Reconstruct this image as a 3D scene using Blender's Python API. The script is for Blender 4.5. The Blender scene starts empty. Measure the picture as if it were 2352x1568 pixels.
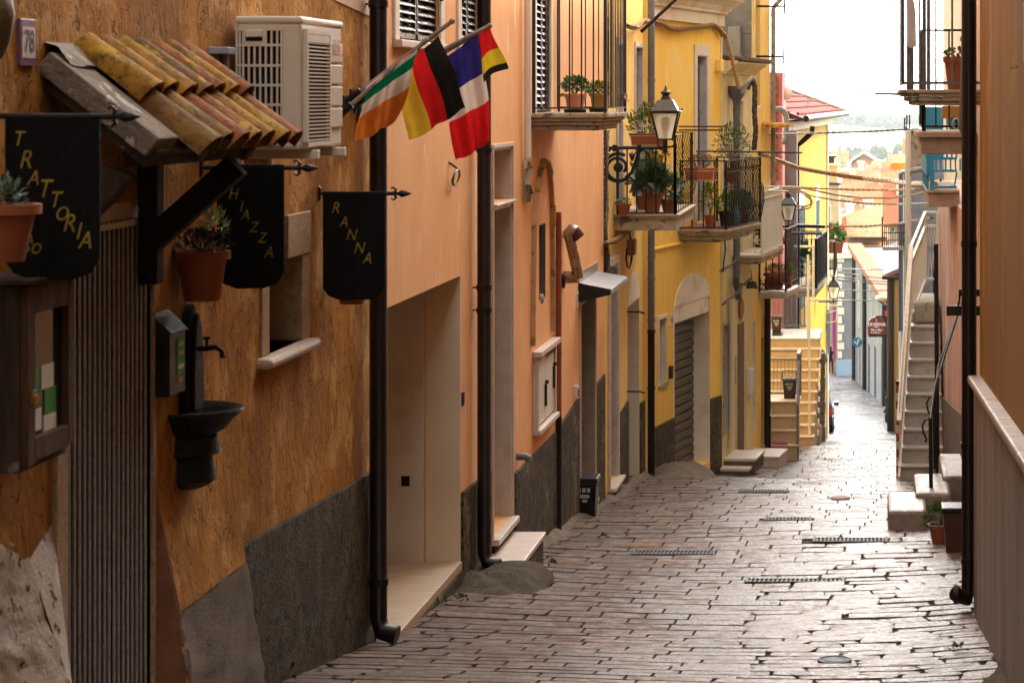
import bpy, math, random
from mathutils import Vector, Matrix
R = math.radians
SC = bpy.context.scene
COL = SC.collection
random.seed(7)

# ------------------------------------------------------------------ camera
FPX, VX, VY, EYE = 5500.0, 2000.0, 220.0, 1.7      # focal length / principal point of the photo, eye height
cd = bpy.data.cameras.new('camera'); cam = bpy.data.objects.new('camera', cd); COL.objects.link(cam)
cam.location = (0, 0, EYE); cam.rotation_euler = (R(90), 0, 0)
cd.sensor_width = 36; cd.lens = 36 * FPX / 2352
cd.shift_x = -(VX - 1176) / 2352; cd.shift_y = -(784 - VY) / 2352
cd.clip_start = 0.2; cd.clip_end = 20000
cd.dof.use_dof = True; cd.dof.focus_distance = 24; cd.dof.aperture_fstop = 9
SC.camera = cam
# ------------------------------------------------------------------ world, sun, exposure
SUN_EL, SUN_AZ = 38, 62            # azimuth: degrees from +Y (down the street) towards +X (right)
w = bpy.data.worlds.new("World"); SC.world = w; w.use_nodes = True
nt = w.node_tree; nt.nodes.clear()
wo = nt.nodes.new('ShaderNodeOutputWorld'); bg = nt.nodes.new('ShaderNodeBackground')
sky = nt.nodes.new('ShaderNodeTexSky'); sky.sky_type = 'NISHITA'; sky.sun_disc = False
sky.sun_elevation = R(SUN_EL); sky.sun_rotation = R(SUN_AZ); sky.dust_density = 4; sky.air_density = 1
# thin bright cloud cover over the sky
tc = nt.nodes.new('ShaderNodeTexCoord'); mp = nt.nodes.new('ShaderNodeMapping'); mp.inputs['Scale'].default_value = (1, 1, 2.5)
nz = nt.nodes.new('ShaderNodeTexNoise'); nz.inputs['Scale'].default_value = 1.6; nz.inputs['Detail'].default_value = 4
rp = nt.nodes.new('ShaderNodeMapRange'); rp.inputs[1].default_value = .3; rp.inputs[2].default_value = .7
rp.inputs[3].default_value = .72; rp.inputs[4].default_value = .95
mx = nt.nodes.new('ShaderNodeMix'); mx.data_type = 'RGBA'; mx.inputs[7].default_value = (7.8, 7.4, 6.9, 1)
nt.links.new(tc.outputs['Generated'], mp.inputs[0]); nt.links.new(mp.outputs[0], nz.inputs[0]); nt.links.new(nz.outputs[0], rp.inputs[0])
nt.links.new(rp.outputs[0], mx.inputs[0]); nt.links.new(sky.outputs[0], mx.inputs[6]); nt.links.new(mx.outputs[2], bg.inputs[0])
# the cloud glows towards the sun's side, low over the end of the street
vm = nt.nodes.new('ShaderNodeVectorMath'); vm.operation = 'DOT_PRODUCT'; _g = Vector((.22, 1, .34)).normalized(); vm.inputs[1].default_value = _g
gr = nt.nodes.new('ShaderNodeMapRange'); gr.interpolation_type = 'SMOOTHSTEP'; gr.inputs[1].default_value = .62; gr.inputs[2].default_value = 1.0; gr.inputs[3].default_value = .088; gr.inputs[4].default_value = .42
nt.links.new(tc.outputs['Generated'], vm.inputs[0]); nt.links.new(vm.outputs['Value'], gr.inputs[0]); nt.links.new(gr.outputs[0], bg.inputs[1]); nt.links.new(bg.outputs[0], wo.inputs[0])
sl = bpy.data.lights.new('sun', 'SUN'); sl.energy = 1.2; sl.angle = R(5); sl.color = (1.0, .9, .74)
so = bpy.data.objects.new('sun', sl); COL.objects.link(so)
_d = Vector((math.sin(R(SUN_AZ)) * math.cos(R(SUN_EL)), math.cos(R(SUN_AZ)) * math.cos(R(SUN_EL)), math.sin(R(SUN_EL))))
so.rotation_euler = _d.to_track_quat('Z', 'Y').to_euler()
SC.view_settings.view_transform = 'Standard'; SC.view_settings.look = 'None'
SC.view_settings.exposure = 2.35; SC.view_settings.gamma = 1
SC.render.engine = 'CYCLES'
SC.cycles.max_bounces = 7; SC.cycles.diffuse_bounces = 3; SC.cycles.glossy_bounces = 3; SC.cycles.transparent_max_bounces = 8
SC.cycles.volume_bounces = 0; SC.cycles.use_denoising = True

# ------------------------------------------------------------------ helpers: tags
def tag(o, label=None, cat=None, group=None, kind=None):
    if label: o['label'] = label
    if cat: o['category'] = cat
    if group: o['group'] = group
    if kind: o['kind'] = kind
    return o

class Frame:
    """a facade: local x = out of the wall, local y = along it, z up"""
    def __init__(s, X0, Y0, a=0.0):
        s.X0, s.Y0, s.a = X0, Y0, a; s.sn, s.cs = math.sin(a), math.cos(a)
    def w(s, o, q, z):
        return Vector((s.X0 + q * s.sn + o * s.cs, s.Y0 + q * s.cs - o * s.sn, z))
    def s(s, x, o=0.0):        # along-wall position of a point seen at photo column x when it stands o out of the wall
        k = (x - VX) / FPX
        return (k * (s.Y0 - o * s.sn) - s.X0 - o * s.cs) / (s.sn - k * s.cs)
    def z(s, y, q, o=0.0):
        return EYE - (y - VY) * s.w(o, q, 0).y / FPX
    def oz(s, x, y, q):        # outward distance and height of a point seen at x,y standing at q along the wall
        k = (x - VX) / FPX
        o = (k * (s.Y0 + q * s.cs) - s.X0 - q * s.sn) / (s.cs + k * s.sn)
        return o, s.z(y, q, o)
W0 = Frame(0, 0, 0)
def PW(x, y, d):               # world point at depth d seen at photo x, y
    return Vector(((x - VX) * d / FPX, d, EYE - (y - VY) * d / FPX))
def zy(y, d): return EYE - (y - VY) * d / FPX
def xx(x, d): return (x - VX) * d / FPX

HK = [(-30, -1.45), (-10, .65), (0, 1.7), (12, 2.98), (14, 3.25), (15.5, 3.48), (17.5, 3.64), (19, 3.82), (20.5, 3.95), (23.5, 4.22), (31, 4.97), (33, 5.28), (35, 5.62), (37.4, 5.9), (40.5, 6.16), (44, 6.46), (52, 7.6), (60, 8.65), (81, 11.45), (100, 13.4), (120, 15.4), (167, 19.2), (200, 21.5), (260, 27)]
def gh(d):                      # street surface height (world z)
    for (a, ha), (b, hb) in zip(HK, HK[1:]):
        if d <= b:
            t = (d - a) / (b - a); return EYE - (ha + (hb - ha) * t)
    return EYE - HK[-1][1]

OFF = {}
def thing(name, label, cat, F=W0, p=(0, 0, 0), group=None):
    o = bpy.data.objects.new(name, None); COL.objects.link(o); o.empty_display_size = .1
    o.location = F.w(*p); o.rotation_euler = (0, 0, -F.a)
    tag(o, label, cat, group); OFF[o.name] = Vector(p); o['_r'] = 1; del o['_r']
    return o
def root_off(o):
    while o.parent: o = o.parent
    return OFF[o.name]

class MB:
    def __init__(s): s.v = []; s.f = []; s.m = []; s.a = []; s.cm = 0; s.rnd = None
    def add(s, vs, fs):
        b = len(s.v); s.v += [tuple(p) for p in vs]
        for f in fs:
            s.f.append(tuple(b + i for i in f)); s.m.append(s.cm); s.a.append(s.rnd if s.rnd is not None else 0.5)
        return s
    def box(s, x0, x1, y0, y1, z0, z1):
        return s.add([(x0, y0, z0), (x1, y0, z0), (x1, y1, z0), (x0, y1, z0), (x0, y0, z1), (x1, y0, z1), (x1, y1, z1), (x0, y1, z1)],
                     [(3, 2, 1, 0), (4, 5, 6, 7), (0, 1, 5, 4), (1, 2, 6, 5), (2, 3, 7, 6), (3, 0, 4, 7)])
    def hexa(s, b, t):          # four bottom, four top points
        return s.add(list(b) + list(t), [(3, 2, 1, 0), (4, 5, 6, 7), (0, 1, 5, 4), (1, 2, 6, 5), (2, 3, 7, 6), (3, 0, 4, 7)])
    def bar(s, p0, p1, w, h=None, up=(0, 0, 1)):
        h = h or w; p0, p1 = Vector(p0), Vector(p1); d = (p1 - p0).normalized(); u = Vector(up)
        if abs(d.dot(u)) > .99: u = Vector((1, 0, 0))
        a = d.cross(u).normalized() * w / 2; b = a.cross(d).normalized() * h / 2
        return s.hexa([p0 - a - b, p0 + a - b, p0 + a + b, p0 - a + b], [p1 - a - b, p1 + a - b, p1 + a + b, p1 - a + b])
    def ext(s, pts, vec):       # prism: polygon pts (3D) swept by vec
        n = len(pts); v = Vector(vec); q = [Vector(p) for p in pts]
        return s.add(q + [p + v for p in q], [tuple(range(n - 1, -1, -1)), tuple(range(n, 2 * n))] + [(i, (i + 1) % n, n + (i + 1) % n, n + i) for i in range(n)])
    def tube(s, pts, r, n=8, cap=True):
        pts = [Vector(p) for p in pts]; N = len(pts)
        rs = r if isinstance(r, (list, tuple)) else [r] * N
        t0 = (pts[1] - pts[0]).normalized(); u = Vector((0, 0, 1)) if abs(t0.z) < .9 else Vector((1, 0, 0))
        a = t0.cross(u).normalized(); vs = []
        for i in range(N):
            t = (pts[min(i + 1, N - 1)] - pts[max(i - 1, 0)])
            t = t.normalized() if t.length > 1e-9 else t0
            a = (a - t * a.dot(t)).normalized(); b = t.cross(a)
            for k in range(n):
                g = 2 * math.pi * k / n; vs.append(pts[i] + (a * math.cos(g) + b * math.sin(g)) * rs[i])
        fs = [(i * n + k, i * n + (k + 1) % n, (i + 1) * n + (k + 1) % n, (i + 1) * n + k) for i in range(N - 1) for k in range(n)]
        if cap: fs += [tuple(range(n - 1, -1, -1)), tuple((N - 1) * n + k for k in range(n))]
        return s.add(vs, fs)
    def lathe(s, c, prof, n=18, a0=0, a1=360, sx=1, sy=1):   # prof: (radius, z)
        full = abs(a1 - a0) >= 360; m = n if full else n + 1; vs = []; P = len(prof)
        for r, z in prof:
            for k in range(m):
                g = R(a0 + (a1 - a0) * k / n); vs.append((c[0] + r * sx * math.cos(g), c[1] + r * sy * math.sin(g), c[2] + z))
        fs = []
        for i in range(P - 1):
            for k in range(m if full else n):
                k2 = (k + 1) % m; fs.append((i * m + k, i * m + k2, (i + 1) * m + k2, (i + 1) * m + k))
        return s.add(vs, fs)
    def quad(s, a, b, c, d): return s.add([a, b, c, d], [(0, 1, 2, 3)])
    def poly(s, pts): return s.add(pts, [tuple(range(len(pts)))])
    def ell(s, c, r, n=10, m=7):
        rx, ry, rz = (r, r, r) if not isinstance(r, (tuple, list)) else r
        prof = [(max(1e-4, math.sin(math.pi * i / m)), -math.cos(math.pi * i / m)) for i in range(m + 1)]
        b = len(s.v); s.lathe((0, 0, 0), prof, n)
        for i in range(b, len(s.v)):
            x, y, z = s.v[i]; s.v[i] = (c[0] + x * rx, c[1] + y * ry, c[2] + z * rz)
        return s
    def leaf(s, p, d, L, wd, up=None):
        p = Vector(p); d = Vector(d).normalized(); u = Vector(up or (random.uniform(-1, 1), random.uniform(-1, 1), 1)).normalized()
        a = d.cross(u); a = a.normalized() if a.length > .01 else Vector((1, 0, 0))
        nn = a.cross(d).normalized(); m = p + d * L * .5
        return s.add([p, m + a * wd / 2 + nn * L * .08, p + d * L, m - a * wd / 2 + nn * L * .08], [(0, 1, 2), (0, 2, 3)])
    def build(s, name, mat, parent=None, smooth=None, bevel=0, off=None, jitter=0):
        o3 = off if off is not None else (root_off(parent) if parent else Vector((0, 0, 0)))
        me = bpy.data.meshes.new(name)
        me.from_pydata([(x - o3[0], y - o3[1], z - o3[2]) for x, y, z in s.v], [], s.f); 
        for mm in (mat if isinstance(mat, (list, tuple)) else [mat]): me.materials.append(mm)
        me.polygons.foreach_set('material_index', s.m)
        if s.rnd is not None:
            at = me.attributes.new('rnd', 'FLOAT', 'FACE'); at.data.foreach_set('value', s.a)
        me.validate(); me.update()
        if smooth:
            me.polygons.foreach_set('use_smooth', [True] * len(me.polygons)); me.set_sharp_from_angle(angle=R(smooth if smooth is not True else 40))
        o = bpy.data.objects.new(name, me); COL.objects.link(o)
        if parent: o.parent = parent
        if bevel:
            b = o.modifiers.new('bevel', 'BEVEL'); b.width = bevel; b.segments = 2; b.limit_method = 'ANGLE'; b.angle_limit = R(40)
        return o

# ------------------------------------------------------------------ materials
def pm(name, c1, c2=None, scale=3, rough=.8, bump=.3, bscale=40, st=(1, 1, 1), c3=None, s3=2.0, t3=.6, st3=(1, 1, 1), metal=0,
       cracks=0, cst=(1, 1, .3), cscale=9, rv=.1, bd=.01, drip=0, spec=.5, c4=None, s4=.6, t4=.55, trans=0, coat=0, sf=.03):
    m = bpy.data.materials.new(name); m.use_nodes = True; t = m.node_tree; N = t.nodes; Lk = t.links.new
    bs = N['Principled BSDF']; bs.inputs['Roughness'].default_value = rough; bs.inputs['Metallic'].default_value = metal
    bs.inputs['Specular IOR Level'].default_value = spec if rough < .8 or spec != .5 else .15
    if coat: bs.inputs['Coat Weight'].default_value = coat
    co = N.new('ShaderNodeTexCoord')
    def noise(sc, stt, det=5, rg=.6, dist=0):
        mpn = N.new('ShaderNodeMapping'); mpn.inputs['Scale'].default_value = stt; Lk(co.outputs['Object'], mpn.inputs[0])
        n = N.new('ShaderNodeTexNoise'); n.inputs['Scale'].default_value = sc; n.inputs['Detail'].default_value = det
        n.inputs['Roughness'].default_value = rg; n.inputs['Distortion'].default_value = dist; Lk(mpn.outputs[0], n.inputs[0]); return n.outputs['Fac']
    def rng(v, a, b, c=0, d=1):
        r = N.new('ShaderNodeMapRange'); r.inputs[1].default_value = a; r.inputs[2].default_value = b; r.inputs[3].default_value = c; r.inputs[4].default_value = d
        r.interpolation_type = 'SMOOTHSTEP'; Lk(v, r.inputs[0]); return r.outputs[0]
    def mix(f, a, b):
        x = N.new('ShaderNodeMix'); x.data_type = 'RGBA'
        if isinstance(f, float): x.inputs[0].default_value = f
        else: Lk(f, x.inputs[0])
        for i, c in ((6, a), (7, b)):
            if isinstance(c, tuple): x.inputs[i].default_value = c + (1,) if len(c) == 3 else c
            else: Lk(c, x.inputs[i])
        return x.outputs[2]
    def math_(op, a, b=None):
        x = N.new('ShaderNodeMath'); x.operation = op
        for i, c in ((0, a), (1, b)):
            if c is None: continue
            if isinstance(c, (int, float)): x.inputs[i].default_value = c
            else: Lk(c, x.inputs[i])
        return x.outputs[0]
    col = c1
    if c2: col = mix(rng(noise(scale, st), .32, .68), c1, c2)
    if c4: col = mix(rng(noise(s4, (1, 1, 1), 6), t4, t4 + .12), col, c4)
    if drip:
        d = rng(noise(7, (1, 1, .12), 4), .45, .8); col = mix(math_('MULTIPLY', d, drip), col, tuple(x * .5 for x in c1))
    if c3: 
        f3 = rng(noise(s3, st3, 8, .65, .4), t3, t3 + sf); col = mix(f3, col, c3)
    hgt = noise(bscale, st, 6, .65)
    if cracks:
        cn = noise(cscale, cst, 4, .55, .8); cl = math_('ABSOLUTE', math_('SUBTRACT', cn, .5)); cl = rng(cl, 0, .022, 1, 0)
        cl = math_('MULTIPLY', cl, rng(noise(cscale * .8, (1, 1, .5), 3), .42, .58))
        col = mix(math_('MULTIPLY', cl, cracks), col, tuple(x * .16 for x in c1))
        hgt = math_('SUBTRACT', hgt, math_('MULTIPLY', cl, 1.2))
    if isinstance(col, tuple): bs.inputs['Base Color'].default_value = col + (1,)
    else: Lk(col, bs.inputs['Base Color'])
    if rv: Lk(rng(noise(scale * 2.3, st), .3, .7, max(.03, rough - rv), min(1, rough + rv)), bs.inputs['Roughness'])
    if bump:
        b = N.new('ShaderNodeBump'); b.inputs['Strength'].default_value = bump; b.inputs['Distance'].default_value = bd
        Lk(hgt, b.inputs['Height']); Lk(b.outputs[0], bs.inputs['Normal'])
    return m
def leafmat(name, c1, c2, rough=.5):
    m = pm(name, c1, c2, 30, rough, 0, rv=0)
    b = m.node_tree.nodes['Principled BSDF']; b.inputs['Subsurface Weight'].default_value = 0
    return m

M = {}
M['ochre'] = pm('ochre stucco', (.44, .185, .02), (.27, .105, .01), 1.7, .9, .6, 15, (1, 1, .8), cracks=.75, cscale=9, cst=(1, 1, .5), bd=.035, c3=(.6, .36, .15), s3=14, t3=.73, st3=(1, 1, .7), c4=(.52, .26, .065), s4=2.3, t4=.5)
M['ochre_light'] = pm('pink cream render', (.66, .5, .36), (.58, .4, .28), 3, .9, .4)
M['peach'] = pm('peach plaster', (.8, .43, .2), (.74, .38, .165), 1.4, .85, .35, 30, drip=.12, c3=(.82, .68, .5), s3=3.6, t3=.625, st3=(2.2, 2.2, .35), c4=(.66, .34, .14), s4=.5)
M['lemon'] = pm('pale yellow plaster', (.84, .59, .19), (.78, .51, .13), 1.8, .85, .3, 50, drip=.4, c3=(.72, .62, .45), s3=3, t3=.66, st3=(2, 2, .3))
M['saffron'] = pm('saffron plaster', (.84, .51, .085), (.86, .57, .13), .9, .85, .3, 60, drip=.2, c3=(.8, .68, .46), s3=3.4, t3=.615, st3=(2.2, 2.2, .5), c4=(.8, .57, .22), s4=.5)
M['cream'] = pm('cream yellow plaster', (.72, .62, .36), (.62, .5, .24), 2.5, .85, .35, 40, drip=.5, c3=(.5, .42, .3), s3=2.5, t3=.62, st3=(2, 2, .4))
M['yellow'] = pm('bright yellow plaster', (.44, .27, .03), (.4, .23, .026), 1.0, .85, .2, 30, drip=.3, c3=(.85, .75, .5), s3=3, t3=.68, st3=(2, 2, .2))
M['offwhite'] = pm('off white plaster', (.76, .69, .58), (.68, .61, .5), 3, .8, .2, 50, c4=(.62, .52, .4), s4=1.5)
M['whitewall'] = pm('grey white render', (.25, .255, .27), (.18, .185, .2), 1.5, .9, .3, 20, drip=.5)
M['farwhite'] = pm('far pale plaster', (.5, .43, .34), (.42, .35, .27), 1, .9, .1, 10)
M['beige'] = pm('beige plaster', (.5, .37, .24), (.42, .3, .19), 1.5, .9, .3, 20, drip=.4)
M['bluegrey'] = pm('blue grey render', (.2, .235, .3), (.15, .18, .24), 1.5, .9, .5, 12, c3=(.4, .42, .46), s3=1.5, t3=.62)
M['pinkwall'] = pm('faded pink plaster', (.56, .36, .31), (.45, .25, .2), 1.6, .9, .35, 40, (1, 1, .4), drip=.5, c3=(.34, .28, .24), s3=1.3, t3=.6, st3=(1, 1, .4), c4=(.62, .52, .46), s4=.9)
M['brownplaster'] = pm('ochre brown plaster', (.25, .112, .004), (.18, .078, .003), 1.3, .9, .5, 40, (1, 1, .35), bd=.012, drip=.07, c4=(.3, .15, .01), s4=1.2, c3=(.1, .08, .01), s3=5, t3=.66, st3=(1, 1, .5), sf=.1)
M['plinth'] = pm('rough grey render', (.12, .087, .05), (.062, .043, .025), 5, .95, 1.0, 45, bd=.03, c4=(.2, .155, .1), s4=1.3, c3=(.03, .024, .015), s3=17, t3=.54)
M['plinth2'] = pm('grey cement', (.17, .135, .1), (.11, .085, .062), 4, .95, .7, 60, c3=(.1, .09, .07), s3=12, t3=.6)
M['rock'] = pm('lichen spotted limewash', (.55, .48, .4), (.44, .36, .29), 4, .95, .6, 30, c3=(.07, .08, .05), s3=14, t3=.6, bd=.02, c4=(.6, .55, .5), s4=2)
M['bareclay'] = pm('bare brown render', (.27, .13, .075), (.2, .09, .055), 5, .95, 1.0, 14, bd=.02)
M['marble'] = pm('pale pink marble', (.6, .5, .42), (.5, .4, .33), 8, .45, .1, 60, (1, 3, 1), c3=(.38, .28, .22), s3=20, t3=.66)
M['veined'] = pm('grey veined marble', (.5, .47, .44), (.4, .37, .35), 5, .4, .1, 30, cracks=.7, cscale=7, cst=(1, 1, .6))
M['travertine'] = pm('travertine', (.46, .34, .225), (.36, .25, .16), 6, .6, .15, 60, (.6, 5, 1), c3=(.36, .25, .17), s3=25, t3=.67)
M['stone'] = pm('limestone', (.42, .35, .25), (.3, .245, .17), 5, .85, .7, 30, c3=(.12, .095, .065), s3=7, t3=.57, bd=.015)
M['granite'] = pm('bush hammered stone', (.47, .34, .21), (.36, .25, .15), 30, .95, 1.0, 60, bd=.01, c3=(.2, .14, .08), s3=60, t3=.6)
M['stepsand'] = pm('sand coloured step stone', (.58, .41, .23), (.48, .33, .18), 3, .7, .2, 30)
M['greystep'] = pm('grey step marble', (.46, .43, .38), (.36, .33, .29), 4, .7, .3, 30, c3=(.24, .22, .19), s3=8, t3=.63)
M['glossy_stone'] = pm('worn step stone', (.26, .21, .18), (.17, .135, .115), 6, .4, .7, 20, bd=.02)
M['gutter'] = pm('dark brown pipe paint', (.009, .004, .003), (.014, .006, .004), 6, .4, .08, 20, spec=.3)
M['greypipe'] = pm('weathered grey pipe', (.13, .13, .14), (.09, .085, .09), 6, .55, .1, 20, c3=(.3, .22, .13), s3=7, t3=.66)
M['wornpipe'] = pm('worn olive pipe', (.3, .29, .22), (.2, .19, .14), 8, .6, .2, 20)
M['whitepipe'] = pm('white plastic pipe', (.68, .62, .55), None, 6, .4, 0)
M['iron'] = pm('black wrought iron', (.006, .005, .006), (.012, .01, .01), 20, .5, .3, 60, spec=.3)
M['ironbrown'] = pm('dark brown iron', (.02, .007, .006), (.012, .004, .004), 20, .5, .2, 60, c3=(.12, .035, .015), s3=18, t3=.66)
M['castiron'] = pm('black green cast iron', (.004, .005, .003), (.008, .009, .006), 20, .5, .5, 40, spec=.2)
M['steel'] = pm('stainless steel', (.42, .38, .34), (.3, .24, .18), 5, .25, .05, 20, metal=1, c3=(.16, .08, .03), s3=6, t3=.62)
M['steel_clean'] = pm('brushed steel', (.34, .33, .33), None, 5, .32, 0, 20, metal=1, rv=0)
M['rust'] = pm('rusty steel', (.12, .04, .015), (.05, .02, .012), 10, .7, .4, 30, metal=.4)
M['black'] = pm('black plastic', (.005, .005, .006), None, 5, .35, .05, spec=.4)
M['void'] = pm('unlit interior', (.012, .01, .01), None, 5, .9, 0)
M['acwhite'] = pm('cream enamel', (.68, .62, .52), (.64, .57, .47), 3, .4, .03, 30)
M['woodold'] = pm('weathered grey wood', (.08, .056, .04), (.045, .03, .02), 6, .85, .9, 30, (4, 4, .5), c3=(.22, .16, .11), s3=4, t3=.6)
M['wooddark'] = pm('dark stained timber', (.009, .004, .002), (.016, .008, .004), 6, .7, .5, 30, (3, 3, .6), spec=.2)
M['woodbrown'] = pm('brown weathered wood', (.1, .053, .024), (.06, .03, .014), 6, .8, .6, 30, (3, 3, .5))
M['shutter'] = pm('dark brown shutter paint', (.014, .005, .004), (.02, .008, .006), 8, .38, .1, 30)
M['green'] = pm('dark green shutter paint', (.004, .035, .024), (.003, .026, .02), 8, .8, .1, 30)
M['blue'] = pm('turquoise paint', (.012, .2, .38), (.02, .24, .42), 6, .45, .1, 20)
M['terracotta'] = pm('terracotta', (.3, .08, .028), (.25, .065, .022), 10, .7, .2, 30)
M['terra_dark'] = pm('dark terracotta plastic', (.26, .07, .03), (.22, .06, .025), 10, .55, .1, 30)
M['pinkpot'] = pm('pink terracotta', (.55, .22, .14), (.5, .19, .12), 10, .75, .2, 30)
M['mustard'] = pm('mustard pot', (.32, .17, .035), None, 10, .6, .1, 30)
M['soil'] = pm('soil', (.03, .02, .012), (.05, .03, .02), 20, .95, .5, 40)
M['tileroof'] = pm('lichen spotted roof tile', (.52, .2, .05), (.56, .31, .06), 4, .85, .5, 30, c3=(.11, .07, .035), s3=7, t3=.6, c4=(.6, .38, .08), s4=2.5, t4=.5)
M['tilered'] = pm('orange roof tile', (.34, .1, .04), (.27, .075, .03), 6, .85, .5, 30, c3=(.2, .1, .06), s3=9, t3=.62)
M['mortar'] = pm('grey mortar', (.3, .26, .21), (.2, .17, .14), 5, .95, .8, 20, c3=(.5, .45, .38), s3=4, t3=.6, bd=.02)
M['roller'] = pm('brown grey roller shutter', (.07, .052, .035), (.05, .037, .026), 8, .5, .1, 30)
M['glass'] = pm('window glass', (.02, .025, .03), None, 5, .06, 0, rv=0)
M['paper'] = pm('paper', (.7, .68, .6), None, 5, .8, 0)
M['stickergreen'] = pm('green print', (.04, .26, .04), None, 5, .6, 0)
M['gold'] = pm('gold paint', (.36, .26, .02), (.2, .14, .015), 20, .6, .1)
M['bannerblack'] = pm('black painted board', (.002, .002, .003), (.0035, .0035, .004), 15, .8, .4, 40, spec=.2, c3=(.22, .17, .04), s3=16, t3=.72, st3=(.8, .8, 3))
M['cable'] = pm('tan cable', (.32, .2, .09), (.26, .15, .06), 30, .7, .1)
M['cabledark'] = pm('dark cable', (.03, .024, .02), (.06, .05, .04), 30, .6, .1)
M['cablegrey'] = pm('grey cable', (.3, .28, .25), (.22, .2, .18), 30, .6, .1)
M['white_metal'] = pm('white enamelled metal', (.72, .68, .6), (.62, .58, .5), 10, .45, .05)
M['grey_metal'] = pm('grey painted metal', (.17, .165, .16), (.22, .21, .2), 10, .45, .1)
M['binbrown'] = pm('brown plastic bin', (.05, .018, .01), None, 10, .45, .05)
M['lampglass'] = pm('frosted lamp glass', (.62, .6, .5), (.54, .52, .42), 4, .25, 0)
M['bulb'] = pm('lamp bulb behind glass', (.36, .33, .26), None, 4, .4, 0)
M['leaf'] = leafmat('green leaf', (.06, .15, .02), (.1, .21, .03))
M['leafdark'] = leafmat('dark green leaf', (.025, .065, .018), (.04, .1, .025))
M['leafgrey'] = leafmat('grey green leaf', (.13, .2, .15), (.2, .27, .22))
M['leafpale'] = leafmat('pale variegated leaf', (.45, .46, .25), (.25, .33, .1))
M['leafblue'] = leafmat('silver blue leaf', (.2, .28, .3), (.3, .38, .38))
M['leafyel'] = leafmat('yellow leaf', (.42, .3, .03), (.3, .22, .03))
M['purple'] = leafmat('purple leaf', (.05, .01, .035), (.09, .02, .06))
M['dry'] = leafmat('dry reddish leaf', (.25, .09, .04), (.18, .12, .04))
M['red'] = leafmat('red petal', (.6, .02, .02), (.5, .02, .04))
M['pink'] = leafmat('pink petal', (.55, .25, .28), (.5, .2, .25))
M['stem'] = pm('woody stem', (.12, .08, .04), None, 5, .8, 0)
# ------------------------------------------------------------------ building helpers
def wall_mb(s0, s1, z0, z1, holes, depth=5.0, mb=None, top=True):
    """holes: (a, b, c, d, recess)"""
    mb = mb or MB()
    ss = sorted({s0, s1, *[h[0] for h in holes], *[h[1] for h in holes]}); zz = sorted({z0, z1, *[h[2] for h in holes], *[h[3] for h in holes]})
    for a, b in zip(ss, ss[1:]):
        for c, d in zip(zz, zz[1:]):
            m, n = (a + b) / 2, (c + d) / 2
            if any(h[0] < m < h[1] and h[2] < n < h[3] for h in holes): continue
            mb.quad((0, a, c), (0, b, c), (0, b, d), (0, a, d))
    for a, b, c, d, r in holes:
        mb.quad((0, a, c), (-r, a, c), (-r, a, d), (0, a, d)); mb.quad((-r, b, c), (0, b, c), (0, b, d), (-r, b, d))
        mb.quad((0, a, c), (0, b, c), (-r, b, c), (-r, a, c)); mb.quad((-r, a, d), (-r, b, d), (0, b, d), (0, a, d))
    if top: mb.quad((0, s0, z1), (0, s1, z1), (-depth, s1, z1), (-depth, s0, z1))
    mb.quad((-depth, s0, z0), (0, s0, z0), (0, s0, z1), (-depth, s0, z1)); mb.quad((0, s1, z0), (-depth, s1, z0), (-depth, s1, z1), (0, s1, z1))
    mb.quad((-depth, s1, z0), (-depth, s0, z0), (-depth, s0, z1), (-depth, s1, z1))
    return mb
def house(name, label, F, s0, s1, z0, z1, holes, mat, depth=5.0, cat='house', wname='wall', plinth=(), pmat='plinth', po=.025):
    t = thing(name, label, cat, F, (0, (s0 + s1) / 2, z0))
    wall_mb(s0, s1, z0, z1, holes, depth).build(wname, M[mat], t)
    if plinth:
        for a, b, za, zb in plinth:
            MB().ext([(-.02, a, z0), (-.02, b, z0), (-.02, b, zb), (-.02, a, za)], (po + .02, 0, 0)).build('plinth', M[pmat], t, bevel=.008)
    return t
def frame_mb(a, b, c, d, w, o0, o1, sides='lrt', mb=None):
    mb = mb or MB()
    e = .0
    if 'l' in sides: mb.box(o0, o1, a - w, a, c, d + (w if 't' in sides else 0))
    if 'r' in sides: mb.box(o0, o1, b, b + w, c, d + (w if 't' in sides else 0))
    if 't' in sides: mb.box(o0, o1, a + e, b - e, d, d + w)
    if 'b' in sides: mb.box(o0, o1, a + e, b - e, c - w, c)
    return mb
def liner_mb(a, b, c, d, r, t=.012, mb=None, o=.004):     # slabs lining a reveal
    mb = mb or MB()
    mb.box(-r + .003, o, a + .001, a + t, c, d); mb.box(-r + .003, o, b - t, b - .001, c, d); mb.box(-r + .003, o, a + t, b - t, d - t, d - .001)
    return mb
def pipe(parent, F, x, y0, y1, off, r, mat, name='downpipe', collars=(), foot=False, xs=None):
    q = F.s(x, off); z0, z1 = F.z(y0, q, off), F.z(y1, q, off); mb = MB()
    top = z0 if y0 > 5 else z0 + 2.5
    if foot: mb.tube([(off, q, top), (off, q, z1 + .12), (off + .03, q - .03, z1 + .05), (off + .12, q - .04, z1 + .03)], [r, r, r * 1.05, r * 1.1], 14)
    else: mb.tube([(off, q, top), (off, q, z1)], r, 14)
    for yc in collars:
        zc = F.z(yc, q, off); mb.tube([(off, q, zc - .02), (off, q, zc + .02)], r * 1.14, 14)
        mb.bar((0, q, zc), (off, q, zc), .02, .012)
    return mb.build(name, M[mat], parent, smooth=True)
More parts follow.
